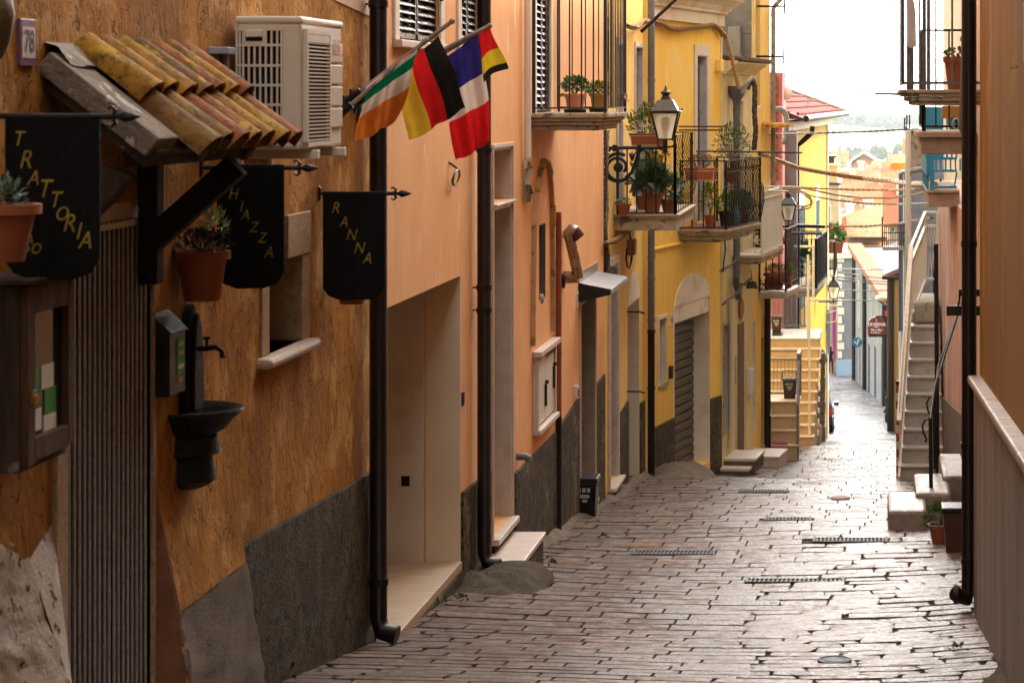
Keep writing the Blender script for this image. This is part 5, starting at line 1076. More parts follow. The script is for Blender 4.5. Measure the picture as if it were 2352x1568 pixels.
plant('potted_tree', 'small olive like tree rising above the bellied balcony railing', F4, (.52, ps0 + 1.2, yb + .62), (.3, .3, .4), 620, .055, .02, ['leafdark', 'leafdark', 'leaf'], 'potted plant', 'plants on the balconies', pot=(.12, .22), stems=14, h0=.14, flowers=('leafyel', 10, .014), up=.4)
t = thing('water_bottle', 'blue water bottles standing behind the bellied balcony railing', 'bottles', F4, (.6, ps0 + 1.1, yb))
for i in range(3): MB().lathe((.62 - i * .03, ps0 + 1.0 + i * .13, yb), [(.001, 0), (.045, .005), (.048, .1), (.042, .14), (.048, .2), (.02, .27), (.016, .3), (.001, .3)], 12).build('bottle', M['bottle'] if 'bottle' in M else M.setdefault('bottle', pm('blue tinted plastic', (.25, .5, .65), (.05, .3, .5), 12, .12, 0)), t, smooth=60)

# step blocks
def steps_block(name, label, F, o1, parts, mat, group=None):
    t = thing(name, label, 'step', F, (0, parts[0][0], parts[0][2]), group)
    for (s0_, s1_, zb_, zt_, ow_) in parts:
        MB().box(.0, ow_ - .02, s0_ + .015, s1_, zb_, zt_ - .045).build('riser_block', M[mat], t, bevel=.006)
        MB().box(.0, ow_, s0_, s1_ + .01, zt_ - .045, zt_).build('step_slab', M['marble'], t, bevel=.008)
    return t
steps_block('door_steps', 'marble slab step on rough base before the first tall door', F1, 0, [(18.6, 19.9, EYE - 3.95, EYE - 3.62, .3)], 'plinth', 'stone steps at the doors')
steps_block('door_steps', 'two dark stone steps with light slabs before the cream house', F5, 0, [(.05, .95, EYE - 5.8, z5(1052, .1, .5), .5), (-.25, .04, EYE - 5.8, z5(1075, -.2, .4), .45)], 'plinth2', 'stone steps at the doors')
steps_block('door_steps', 'pale marble step block before the tall yellow house', F5, 0, [(2.0, 2.9, EYE - 6.2, z5(1048, 2.0, .5), .56)], 'marble', 'stone steps at the doors')
# cement mounds
def mound(label, F, o, s, zb, r, mat='plinth', name='cement_mound'):
    t = MB(); c = F.w(o, s, zb); t.ell((c.x, c.y, c.z), r, 24, 12)
    ob = t.build(name, M[mat], None, smooth=True); 
    for v in ob.data.vertices: v.co += Vector((math.sin(v.co.y * 7) * .03, 0, .018 * math.sin(v.co.x * 17 + v.co.y * 9) + .012 * math.sin(v.co.x * 41 - v.co.y * 33)))
    tag(ob, label, 'mound', 'cement ramps along the house fronts'); return ob
mound('dark mossy cement lump at the foot of the second downpipe', F1, .15, 17.75, EYE - 3.66, (.48, .9, .14), 'moss' if 'moss' in M else M.setdefault('moss', pm('mossy cement', (.1, .077, .052), (.055, .045, .025), 6, .95, 1.0, 40, c3=(.12, .1, .08), s3=10, t3=.6, bd=.03)) and 'moss')
mound('smooth grey cement ramp before the roller garage door', F4, .35, .1, EYE - 5.4, (.55, 1.3, .32), 'plinth2')
# ================================================================== street: base sheet and laid stones
random.seed(11)
M['joint'] = pm('dark jointing', (.035, .02, .014), (.02, .012, .009), 8, .9, .6, 40)
def stone_mat():
    m = bpy.data.materials.new('pink limestone setts'); m.use_nodes = True; t = m.node_tree; N = t.nodes; L = t.links.new; b = N['Principled BSDF']
    at = N.new('ShaderNodeAttribute'); at.attribute_name = 'rnd'; co = N.new('ShaderNodeTexCoord'); SX = N.new('ShaderNodeSeparateXYZ'); L(co.outputs['Object'], SX.inputs[0])
    def noise(sc, det=5, rg=.6):
        n = N.new('ShaderNodeTexNoise'); n.inputs['Scale'].default_value = sc; n.inputs['Detail'].default_value = det; n.inputs['Roughness'].default_value = rg; L(co.outputs['Object'], n.inputs[0]); return n.outputs['Fac']
    def rng(v, a, c, d, e):
        r = N.new('ShaderNodeMapRange'); r.inputs[1].default_value = a; r.inputs[2].default_value = c; r.inputs[3].default_value = d; r.inputs[4].default_value = e; L(v, r.inputs[0]); return r.outputs[0]
    def mix(f, a, c):
        x = N.new('ShaderNodeMix'); x.data_type = 'RGBA'; L(f, x.inputs[0])
        for i, q in ((6, a), (7, c)):
            if isinstance(q, tuple): x.inputs[i].default_value = q + (1,)
            else: L(q, x.inputs[i])
        return x.outputs[2]
    c = mix(at.outputs['Fac'], (.055, .03, .019), (.155, .094, .063)); c = mix(rng(noise(2.2), .4, .65, 0, .55), c, (.13, .09, .07)); c = mix(rng(noise(55, 3), .6, .68, 0, .6), c, (.08, .05, .04))
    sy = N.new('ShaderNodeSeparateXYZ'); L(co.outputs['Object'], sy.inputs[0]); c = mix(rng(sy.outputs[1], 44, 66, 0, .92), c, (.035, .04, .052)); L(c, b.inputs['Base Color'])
    r = N.new('ShaderNodeMath'); r.operation = 'ADD'; sx = SX; wx = rng(sx.outputs[0], -1.9, -.4, .26, 0); wy = rng(sx.outputs[1], 48, 80, 0, .0); a1_ = N.new('ShaderNodeMath'); a1_.operation = 'ADD'; L(wx, a1_.inputs[0]); L(wy, a1_.inputs[1]); a2_ = N.new('ShaderNodeMath'); a2_.operation = 'ADD'; L(a1_.outputs[0], a2_.inputs[0]); a3_ = N.new('ShaderNodeMath'); a3_.operation = 'MULTIPLY'; L(rng(noise(7, 6, .7), .42, .58, 1, 0), a3_.inputs[0]); L(rng(at.outputs['Fac'], 0, 1, .12, .5), a3_.inputs[1]); a4_ = N.new('ShaderNodeMath'); a4_.operation = 'ADD'; L(a3_.outputs[0], a4_.inputs[0]); a4_.inputs[1].default_value = .13; L(a4_.outputs[0], a2_.inputs[1]); L(a2_.outputs[0], r.inputs[0]); L(rng(noise(30, 4), .3, .7, -.1, .12), r.inputs[1]); L(r.outputs[0], b.inputs['Roughness'])
    b.inputs['Specular IOR Level'].default_value = .3; L(rng(SX.outputs[0], -1.9, .1, .07, .62), b.inputs['Specular IOR Level']); b.inputs['Coat Weight'].default_value = 0; b.inputs['Coat Roughness'].default_value = .2
    bp = N.new('ShaderNodeBump'); bp.inputs['Strength'].default_value = .9; bp.inputs['Distance'].default_value = .02
    ad = N.new('ShaderNodeMath'); ad.operation = 'ADD'; L(noise(11, 7, .75), ad.inputs[0]); L(rng(noise(60, 3), .58, .7, 0, -.5), ad.inputs[1]); L(ad.outputs[0], bp.inputs['Height']); L(bp.outputs[0], b.inputs['Normal']); L(bp.outputs[0], b.inputs['Coat Normal'])
    return m
M['setts'] = stone_mat(); M['setts_far'] = stone_mat(); M['setts_far'].name = 'dark far setts'; fb = M['setts_far'].node_tree; fb.links.remove(fb.nodes['Principled BSDF'].inputs['Specular IOR Level'].links[0]); fb.nodes['Principled BSDF'].inputs['Specular IOR Level'].default_value = .12; M['grate'] = pm('galvanised grate', (.05, .052, .058), (.03, .032, .036), 9, .6, 0, spec=.25)
def lim(tab, d):
    for (a, l, r), (b, l2, r2) in zip(tab, tab[1:]):
        if d <= b: t = max(0, (d - a) / (b - a)); return l + (l2 - l) * t, r + (r2 - r) * t
    return tab[-1][1:]
EDG = [(3, -3.15, .85), (16, -3.15, .85), (18, -3.15, 1.1), (32, -3.15, 1.1), (35.5, -2.5, 1.15), (42, -2.2, 1.2), (50, -2.4, 1.3), (70, -2.6, 1.7), (110, -3.6, 1.7), (150, -6.5, .6), (175, -8.5, -.8), (230, -12, -3)]
def gx(x, d):      # gentle cross fall: gutter in the middle, rises to the house fronts
    l, r = lim(EDG, d); u = (x - (l + r) / 2) / ((r - l) / 2); e = max(0, abs(u) - .55)
    bump = .02 * math.sin(x * 1.3 + d * .35) + .014 * math.sin(d * .9 + x * .5)
    return gh(d) + .02 * u * u + e * e * (.12 if u > 0 else .03) * (1 if d < 40 else .4) + (bump if d > 6 else 0)
mb = MB(); ys = [3 + i * .12 for i in range(300)] + [39 + i * .5 for i in range(48)] + [63 + i * 3 for i in range(60)]
nx = 40
for y in ys:
    l, r = lim(EDG, y)
    for i in range(nx + 1): x = l + (r - l) * i / nx; mb.v.append((x, y, gx(x, y) - .009))
for j in range(len(ys) - 1):
    for i in range(nx): a = j * (nx + 1) + i; mb.f.append((a, a + 1, a + nx + 2, a + nx + 1)); mb.m.append(0); mb.a.append(.5)
o = mb.build('street_bed', M['joint'], None, smooth=True); tag(o, kind='structure')
GR = []; GRW = {}
for xa, xb, y_ in ((1450, 1640, 1275), (1715, 1940, 1333), (1868, 2038, 1237), (1755, 1862, 1195), (1700, 1810, 1127)):
    for i in range(4000):
        dd = 10 + i * .01
        if VY + (EYE - gx(xx((xa + xb) / 2, dd), dd)) * FPX / dd <= y_: break
    GR.append((xx(xa, dd), xx(xb, dd), dd))
mb = MB(); mb.rnd = .5; y = 7.0; row = 0
while y < 190:
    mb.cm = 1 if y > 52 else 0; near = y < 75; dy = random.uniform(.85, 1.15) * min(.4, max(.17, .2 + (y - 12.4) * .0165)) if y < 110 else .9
    l, r = lim(EDG, y + dy / 2); x = l - random.uniform(0, .3); big = 0
    while x < r:
        edge = (x - l < .5) or (r - x < .9 and y < 30)
        L_ = random.uniform(.28, .62) * (1 if y < 60 else 1.8 if y < 110 else 3)
        rough_zone = (x > -.9 and y < 22) 
        g_ = .0045 * (1 if y < 40 else 1.6); gy = .009 + .0004 * max(0, y - 12); x0, x1 = max(x, l) + g_, min(x + L_, r) - g_
        for gi, (ga, gb, gd) in enumerate(GR):
            if y <= gd < y + dy and x1 > ga - .02 and x0 < gb + .02:
                GRW[gi] = (y, dy)
                if x0 < ga - .1: x1 = min(x1, ga - .012)
                elif x1 > gb + .1: x0 = max(x0, gb + .012)
                else: x1 = x0
        if x1 - x0 > .06:
            def yy(xx_, yb): 
                u = xx_ + 1.2; return yb + .03 * u * u * .5 - .03 * u + .012 * math.sin(xx_ * 2 + yb)
            y0, y1 = y + gy, y + dy - gy; mb.rnd = random.random(); hh = random.uniform(-.001, .0014) * (2.6 if rough_zone or edge else 1); tx, ty = random.uniform(-.006, .006) * (2 if rough_zone else 1), random.uniform(-.01, .012) * (2.6 if rough_zone else 1)
            jx = .0 if not (rough_zone or edge) else .02
            nseg = 3
            # top outline with rounded corners for worn stones
            cr = .007 if not (rough_zone or edge) else .03; cr = min(cr, (x1 - x0) * .3, (y1 - y0) * .35)
            out = [(x0 + cr, y0), (x1 - cr, y0), (x1, y0 + cr), (x1, y1 - cr), (x1 - cr, y1), (x0 + cr, y1), (x0, y1 - cr), (x0, y0 + cr)]
            out = [(a + random.uniform(-jx, jx), b + random.uniform(-jx, jx) * .5) for a, b in out]; cx, cy = (x0 + x1) / 2, (y0 + y1) / 2
            def H(a, b, k): return gx(a, yy(a, b)) + hh + tx * (a - cx) + ty * (b - cy) + k
            ins = .004; n_ = len(out); base = len(mb.v)
            for a, b in out: mb.v.append((a, yy(a, b), H(a, b, -.02)))
            for a, b in out: a2 = a + (ins if a < cx else -ins); b2 = b + (ins if b < cy else -ins); mb.v.append((a2, yy(a2, b2), H(a2, b2, .004)))
            for i in range(n_): mb.f.append((base + i, base + (i + 1) % n_, base + n_ + (i + 1) % n_, base + n_ + i)); mb.m.append(mb.cm); mb.a.append(mb.rnd)
            mb.v.append((cx, yy(cx, cy), H(cx, cy, .0075))); ci = len(mb.v) - 1
            for i in range(n_): mb.f.append((base + n_ + i, base + n_ + (i + 1) % n_, ci)); mb.m.append(mb.cm); mb.a.append(mb.rnd)
        x += L_
    y += dy; row += 1
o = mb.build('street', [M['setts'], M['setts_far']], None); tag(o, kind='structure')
# side strip of rough concrete at the right wall and mortar fillet at the left
mb = MB(); 
for (d0, d1, xa, xb) in ((10.0, 13.4, .62, .72),):
    n = 24
    for i in range(n + 1):
        d = d0 + (d1 - d0) * i / n
        for x, h in ((xa + .08 * math.sin(d * 3), .012), (xb - .02, .04 + .02 * math.sin(d * 5)), (xb + .06, .07)): mb.v.append((x, d, gx(x, d) + h))
    for i in range(n):
        for k in range(2): a = i * 3 + k; mb.f.append((a, a + 1, a + 4, a + 3)); mb.m.append(0); mb.a.append(.5)
o = mb.build('pavement_edge', M['moss'], None, smooth=True); tag(o, kind='structure')
mb = MB(); n = 90
for i in range(n + 1):
    d = 17.8 + 14 * i / n; w_ = .12 + .1 * math.sin(d * 2.3) + .05 * math.sin(d * 7)
    for x, h in ((-2.99, .05 + .02 * math.sin(d * 4)), (-2.95 + w_ * .15, .02 + .01 * math.sin(d * 9)), (-2.92 + w_ * .5, -.006)): mb.v.append((x, d, gx(x, d) + h))
for i in range(n):
    for k in range(2): a = i * 3 + k; mb.f.append((a, a + 1, a + 4, a + 3)); mb.m.append(0); mb.a.append(.5)
o = mb.build('wall_foot_cement', M['plinth2'], None, smooth=True); tag(o, kind='structure')
# drain grates
def grate(label, xa, xb, y, ht):
    d = None
    for i in range(4000):
        dd = 10 + i * .01; xm = xx((xa + xb) / 2, dd)
        if VY + (EYE - gx(xm, dd)) * FPX / dd <= y: d = dd; break
    gi = min(range(len(GR)), key=lambda k: abs(GR[k][2] - d) + abs(GR[k][0] - xx(xa, d))); x0, x1, d = GR[gi][0], GR[gi][1], GRW[gi][0] + GRW[gi][1] / 2; dw = GRW[gi][1]; um = (x0 + x1) / 2 + 1.2; d += .015 * um * um - .03 * um
    zz = gx((x0 + x1) / 2, d) + .014; t = thing('drain_grate', label, 'drain grate', W0, ((x0 + x1) / 2, d, zz), 'steel drain grates across the street')
    w_ = dw - .02; sl_ = (gh(d + .2) - gh(d - .2)) / .4
    def H(y_): return zz + sl_ * (y_ - d)
    mb = MB()
    for ya, yb in ((d - w_ / 2, d - w_ / 2 + .018), (d + w_ / 2 - .018, d + w_ / 2)): mb.hexa([(x0, ya, H(ya) - .02), (x1, ya, H(ya) - .02), (x1, yb, H(yb) - .02), (x0, yb, H(yb) - .02)], [(x0, ya, H(ya)), (x1, ya, H(ya)), (x1, yb, H(yb)), (x0, yb, H(yb))])
    mb.box(x0, x0 + .02, d - w_ / 2, d + w_ / 2, zz - .02, zz); mb.box(x1 - .02, x1, d - w_ / 2, d + w_ / 2, zz - .02, zz); mb.build('grate_frame', M['grate'], t)
    mb = MB(); n = int((x1 - x0) / .036)
    for i in range(n): a = x0 + .02 + (x1 - x0 - .04) * (i + .25) / n; ya, yb = d - w_ / 2 + .018, d + w_ / 2 - .018; mb.hexa([(a, ya, H(ya) - .012), (a + .015, ya, H(ya) - .012), (a + .015, yb, H(yb) - .012), (a, yb, H(yb) - .012)], [(a, ya, H(ya) - .002), (a + .015, ya, H(ya) - .002), (a + .015, yb, H(yb) - .002), (a, yb, H(yb) - .002)])
    mb.build('grate_bar', M['grate'], t)
    mb = MB(); mb.quad((x0, d - w_ / 2, H(d - w_ / 2) - .009), (x1, d - w_ / 2, H(d - w_ / 2) - .009), (x1, d + w_ / 2, H(d + w_ / 2) - .009), (x0, d + w_ / 2, H(d + w_ / 2) - .009)); mb.build('grate_pit', M['void'], t)
grate('narrow steel drain grate in the left half of the paving', 1450, 1640, 1275, 16)
grate('longest and nearest steel drain grate in the middle of the paving', 1715, 1940, 1333, 16)
grate('steel drain grate near the right hand stone steps', 1868, 2038, 1237, 10)
grate('small distant steel drain grate just beyond the near ones', 1755, 1862, 1195, 8)
grate('faint far drain grate before the garage door', 1700, 1810, 1127, 6)
t = MB(); c = None
d = 13.6; x_ = xx(1917, d); t.lathe((x_, d, gx(x_, d) + .016), [(.001, .004), (.06, .004), (.062, .001), (.08, .001), (.082, .005), (.095, .005), (.1, -.02)], 24)
o = t.build('manhole_cover', M['grate'], None, smooth=40); tag(o, 'small round metal valve cover set in the worn stones near the front', 'manhole cover')
# weeds
def weed(label, x, y, n, r, L, mats=('leaf', 'leafdark'), dd=None):
    d = dd
    if d is None:
        for i in range(3000):
            d = 10 + i * .01
            if VY + (EYE - gx(xx(x, d), d)) * FPX / d <= y: break
    X = xx(x, d); t = thing('weed', label, 'weed', W0, (X, d, gx(X, d)), 'weeds growing in the joints')
    mb = MB()
    for i, m_ in enumerate(mats): mb.cm = i; leaves(mb, (X, d, gx(X, d) + .01 + r * .25), (r, r, r * .8), n // 2, L, L * .6, up=.4)
    mb.build('foliage', [M[m_] for m_ in mats], t)
weed('bright green weed growing at the foot of the first downpipe', 832, 1475, 60, .07, .06)
weed('small green weed at the bottom edge below the ochre wall', 648, 1558, 50, .055, .05)
for i, (x, y, lab) in enumerate(((1000, 1392, 'beside the mossy lump'), (1060, 1385, 'right of the mossy lump'), (1215, 1300, 'beside the marble step'), (1270, 1300, 'right of the marble step'), (1385, 1240, 'in the paving left of the drain grate'), (2135, 1100, 'at the foot of the right stairs'), (2180, 1210, 'below the rough stone steps'), (2200, 1500, 'in the mossy gutter by the marble wall'), (1895, 1022, 'at the foot of the left stairs'))):
    weed('tiny weed tuft ' + lab, x, y, 36, .035 + .008 * (i % 3), .03)
# ================================================================== RIGHT SIDE (world frame: x right, y down the street)
def box_house(name, label, x0, x1, y0, y1, z0, z1, mat, cat='house', extra=None):
    t = thing(name, label, cat, W0, ((x0 + x1) / 2, (y0 + y1) / 2, z0)); MB().box(x0, x1, y0, y1, z0, z1).build('wall', M[mat], t); return t
# near ochre brown wall with marble dado
XN = .74
t = thing('brown_ochre_house', 'ochre brown plastered house with marble dado filling the right edge', 'house', W0, (XN, 12, -3)); hR = t
ye = 16.25
mb = MB(); mb.box(XN, XN + 5, -14, ye, -3.5, 9.8); mb.build('wall', M['brownplaster'], t)
mb = MB(); mb.ext([(XN - .0, ye - .002, -3), (XN, ye + .06, -3), (XN + .03, ye + .06, 6), (XN + .03, ye - .002, 6)], (.3, 0, 0)); mb.build('raw_corner', M['stone'], t, bevel=.01)
def capz(y): return EYE - (1.60 + .02 * 0 + (y - 10.9) / (16.0 - 10.9) * .27)
mb = MB(); mb.ext([(XN - .045, -2, -3), (XN - .045, ye - .08, -3.5), (XN - .045, ye - .08, capz(ye) - .06), (XN - .045, -2, capz(-2) - .06)], (.044, 0, 0)); mb.build('marble_dado', M['veinm'] if 'veinm' in M else M.setdefault('veinm', pm('streaked pale marble', (.2, .142, .104), (.1, .068, .047), 1.6, .6, .12, 12, (.5, 1.6, .25), c3=(.14, .09, .065), s3=2.2, t3=.56, st3=(.5, 2, .2), sf=.12)), t)
mb = MB(); mb.ext([(XN - .085, -2, capz(-2) - .06), (XN - .085, ye - .05, capz(ye) - .06), (XN - .085, ye - .05, capz(ye) - .005), (XN - .085, -2, capz(-2) - .005)], (.1, 0, 0)); mb.build('dado_cap', pm('weathered cap marble', (.32, .24, .19), (.2, .145, .11), 5, .6, .3, 30), t, bevel=.014)
# broken plaster slot
q = 11.55; mb = MB(); mb.box(XN - .004, XN + .002, 11.3, 11.55, zy(143, q), zy(5, q)); mb.build('plaster_slot', M['stone'], t, bevel=.003)
for i in range(3): MB().tube([(XN - .003, 12.6 - i * .25, zy(157, 12.6)), (XN + .002, 12.6 - i * .25, zy(157, 12.6))], .008, 8).build('nail_hole', M['void'], t)
mb = MB(); mb.tube([(XN - .07, 16.32, 6), (XN - .07, 16.32, zy(1372, 16.32) + .06), (XN - .09, 16.28, zy(1372, 16.3)), (XN - .17, 16.2, zy(1362, 16.2))], .052, 14); mb.tube([(XN - .15, 16.2, zy(1362, 16.2)), (XN - .18, 16.2, zy(1362, 16.2))], .068, 14)
for y_ in (1023, 1288, 560): mb.tube([(XN - .07, 16.32, zy(y_, 16.32) - .02), (XN - .07, 16.32, zy(y_, 16.32) + .02)], .058, 14)
mb.build('downpipe', M['gutter'], t, smooth=40)
mb = MB(); a = 16.5; mb.tube([(xx(2224, a), a, 6), (xx(2222, a), a, zy(60, a)), (xx(2219, a), a, zy(200, a)), (xx(2214, a), a, zy(295, a)), (xx(2216, a), a, zy(302, a)), (xx(2224, a), a, zy(300, a)), (xx(2232, a), a, zy(285, a))], .04, 12)
for y_ in (90, 195, 238): mb.tube([(xx(2220, a), a, zy(y_, a) - .015), (xx(2220, a), a, zy(y_, a) + .015)], .046, 12)
mb.build('upper_pipe', M['greypipe'], t, smooth=40)
# second house and faded pink house
XR = .98
hS = box_house('stone_cornice_house', 'house with carved stone balconies behind the black downpipe on the right', XR + .02, 6, 16.4, 23.6, -4, 6.2, 'beige')
hP = box_house('pink_house', 'faded pink house with grey damp dado behind the iron handrails', XR, 6, 23.65, 34.9, -6, EYE - 1.23, 'pinkwall')
MB().box(1.62, 6, 24, 34.8, EYE - 1.3, 6.8).build('sun_blocking_storey', M['beige'], hP)  # unseen set-back storey, added to keep the sun off the left walls
mb = MB(); za, zb = zy(905, 34.5), zy(948, 24); mb.ext([(XR - .03, 23.7, -6), (XR - .03, 34.85, -6), (XR - .03, 34.85, za), (XR - .03, 23.7, zy(955, 24))], (.028, 0, 0)); mb.build('plinth', M['plinth2'], hP, bevel=.006)
mb = MB(); mb.box(XR, XR + 4, 34.86, 34.95, -6, EYE - 1.24); mb.build('corner_edge', M['offwhite'], hP)
MB().tube([(XR - .02, 35.0, -6), (XR - .02, 35.0, zy(620, 35))], .05, 8).build('downpipe', M['gutter'], hP)
def rail_r(parent, x0, y0, y1, zf, h, mat, sp=.11, w=.014, n0='balcony_railing', wide=(), XRr=XR):
    mb = MB()
    L = XRr - x0; n = max(2, round(L / sp))
    for i in range(n + 1): mb.bar((x0 + .03 + (L - .03) * i / n, y0 + .03, zf + .04), (x0 + .03 + (L - .03) * i / n, y0 + .03, zf + h), w)
    m_ = max(2, round((y1 - y0) / sp))
    for i in range(m_ + 1): mb.bar((x0 + .03, y0 + .03 + (y1 - y0 - .06) * i / m_, zf + .04), (x0 + .03, y0 + .03 + (y1 - y0 - .06) * i / m_, zf + h), w)
    for k in (.05, h): mb.bar((x0 + .03, y0 + .03, zf + k), (XRr, y0 + .03, zf + k), w * 1.4); mb.bar((x0 + .03, y0 + .03, zf + k), (x0 + .03, y1 - .03, zf + k), w * 1.4)
    for (x, y) in wide: mb.bar((x, y, zf), (x, y, zf + h), .055, .03)
    return mb.build(n0, M[mat], parent)
# balcony 1 (carved slab)
y0 = 18.0; x0 = xx(2066, y0); zt = zy(206, y0)
ba = MB(); y1 = 19.7
for ins, a, b in ((0, 0, -.03), (.02, -.031, -.055), (.05, -.056, -.09), (.09, -.091, -.12)): ba.box(x0 + ins, XR + .02, y0 + ins * .5, y1 - ins, zt + b, zt + a)
ba = ba.build('balcony', M['stone'], hS, bevel=.01)
rail_r(ba, x0, y0, y1, zt, 1.15, 'greyiron' if 'greyiron' in M else M.setdefault('greyiron', pm('dark grey painted iron', (.09, .08, .085), (.14, .13, .13), 20, .5, .2, 40)) and 'greyiron', sp=.12, w=.016, wide=((x0 + .07, y0 + .1), (x0 + .1, y0 + .4), (x0 + .2, y0 + .6), (x0 + .24, y0 + .9)))
t = thing('laundry_cloth', 'grey white cloth strip hanging over the tall railing against the sky', 'cloth', W0, tuple(PW(2088, 60, 18.2)))
mb = MB(); P_ = [PW(x, y, 17.97) for x, y in ((2080, -30), (2094, -30), (2104, 30), (2105, 108), (2092, 111), (2082, 105), (2083, 40))]; mb.ext(P_, (0, .012, 0)); mb.build('cloth', pm('grey white cloth', (.5, .46, .46), (.42, .38, .38), 5, .9, .2, 20), t)
plant('potted_plant', 'tall fluted terracotta pot with sparse plant on the carved stone balcony', W0, (xx(2197, 18.3), 18.3, zt + .0), (.1, .1, .05), 60, .04, .03, ['leafdark', 'leaf'], 'potted plant', 'plants on the right hand balconies', pot=(.1, .25), potmat='terra_dark', up=.3)
t = thing('turquoise_awning_arm', 'thin turquoise shelf sticking out beyond the carved balcony slab', 'shelf', W0, tuple(PW(2030, 216, 19.5)))
a, b = PW(2009, 215, 19.6), PW(2075, 217, 19.6); MB().bar(a, b, .05, .02).build('board', pm('turquoise shelf', (.05, .35, .36), None, 5, .5, .05), t)
# balcony 2
y0 = 22.4; x0 = xx(2112, y0); zt = zy(303, y0); y1 = 23.9
ba = MB(); ba.box(x0 - .03, XR + .03, y0 - .03, y1, zt - .055, zt); ba.box(x0 + .02, XR + .03, y0 + .02, y1, zt - .21, zt - .0551); ba = ba.build('balcony', M['granr'] if 'granr' in M else M.setdefault('granr', pm('pinkish rough stone', (.34, .26, .21), (.25, .19, .15), 6, .9, .8, 40, bd=.012)), hS, bevel=.01)
rail_r(ba, x0, y0, y1, zt, .95, 'iron', sp=.13, w=.015, wide=((x0 + .05, y0 + .3), (x0 + .05, y0 + .8)))
mb = MB(); 
for i in range(5): mb.tube([(xx(2196, 22.4) + .03 * math.cos(a_ + i) * (1 + i * .1), 22.4 - .02 + .01 * i, zy(285, 22.4) + .05 * math.sin(a_ + i)) for a_ in [k * .7 for k in range(10)]], .006, 5)
o = mb.build('cable_coil', M['cablegrey'], None); tag(o, 'coil of grey cable hanging by the pipe over the second right balcony', 'cable coil')
t = thing('planter_box', 'yellow ochre box on the second right hand balcony', 'box', W0, tuple(PW(2186, 255, 22.7))); a = PW(2186, 258, 22.8); MB().box(a.x - .09, a.x + .1, 22.75, 23.0, a.z - .06, a.z + .06).build('box', M['mustard'], t, bevel=.01)
# turquoise balcony
y0 = 27.2; x0 = xx(2132, y0); zt = zy(437, y0); y1 = 30.0
ba = MB(); ba.box(x0 - .02, XR + .03, y0 - .02, y1, zt - .03, zt); ba.box(x0 + .01, XR + .03, y0 + .01, y1, zt - .19, zt - .0301); ba = ba.build('balcony', M['granr'], hP, bevel=.006)
mb = MB(); 
zt2 = zy(357, y0)
for (xa, xb) in ((x0 + .02, x0 + .07),): mb.bar(((xa + xb) / 2, y0 + .03, zt), ((xa + xb) / 2, y0 + .03, zt2 + .05), .05)
for k in (zt + .035, zt + .22, zt + .36, zt + .44): mb.bar((x0 + .03, y0 + .03, k), (XR, y0 + .03, k), .03)
for i in range(7): mb.bar((x0 + .09 + i * .055, y0 + .03, zt + .22), (x0 + .09 + i * .055, y0 + .03, zt + .36), .018)
mb.bar((x0 + .1, y0 + .03, zt + .36), (x0 + .3, y0 + .03, zt + .5), .02); mb.bar((x0 + .3, y0 + .04, zt + .05), (XR, y0 + .04, zt + .2), .02)
mb.box(x0 - .02, x0 + .02, y0 + .05, y1 - .1, zt + .16, zt2 + .12); 
for i in range(12): mb.bar((x0, y0 + .1 + i * .22, zt), (x0, y0 + .1 + i * .22, zt + .16), .02)
mb.build('balcony_railing', M['blue'], ba)
t = thing('turquoise_screen', 'turquoise board screen seen between the two right hand balcony slabs', 'screen', W0, tuple(PW(2150, 280, 25.5)))
a, b = PW(2126, 300, 25.6), PW(2218, 246, 25.6); mb = MB(); mb.box(a.x + .0, a.x + .17, 25.6, 25.64, a.z - .3, b.z); mb.box(a.x + .25, XR, 25.6, 25.63, a.z - .05, b.z + .03)
for i in range(4): mb.box(a.x + .17 + .05 * i, a.x + .19 + .05 * i, 25.6, 25.62, a.z - .3, b.z)
mb.build('boards', M['blue'], t)
mb = MB(); c = PW(2146, 425, 27.5); mb.ell(c, .045, 10, 7); o = mb.build('green_ball_pot', M['mustard'], None, smooth=True); tag(o, 'small round mustard pot on the turquoise balcony', 'pot')
# iron flower shelf on the downpipe
t = thing('iron_shelf', 'black iron bracket shelf fixed beside the right hand downpipe', 'bracket', W0, tuple(PW(2200, 700, 17)))
q = 17.2; a, b = PW(2174, 713, q), PW(2222, 713, q); MB().bar(a, b + Vector((.1, 0, 0)), .05, .07).build('shelf_bar', M['iron'], t); mb = MB(); c, d_ = PW(2202, 672, q + .3), PW(2222, 672, q + .3); mb.bar(c, d_ + Vector((.1, 0, 0)), .03, .05)
mb.tube([PW(2204, 668, q), PW(2204, 690, q), PW(2200, 706, q)], .008, 5); mb.tube([PW(2221, 668, q), PW(2220, 690, q), PW(2214, 706, q)], .008, 5); mb.build('shelf_frame', M['iron'], t)

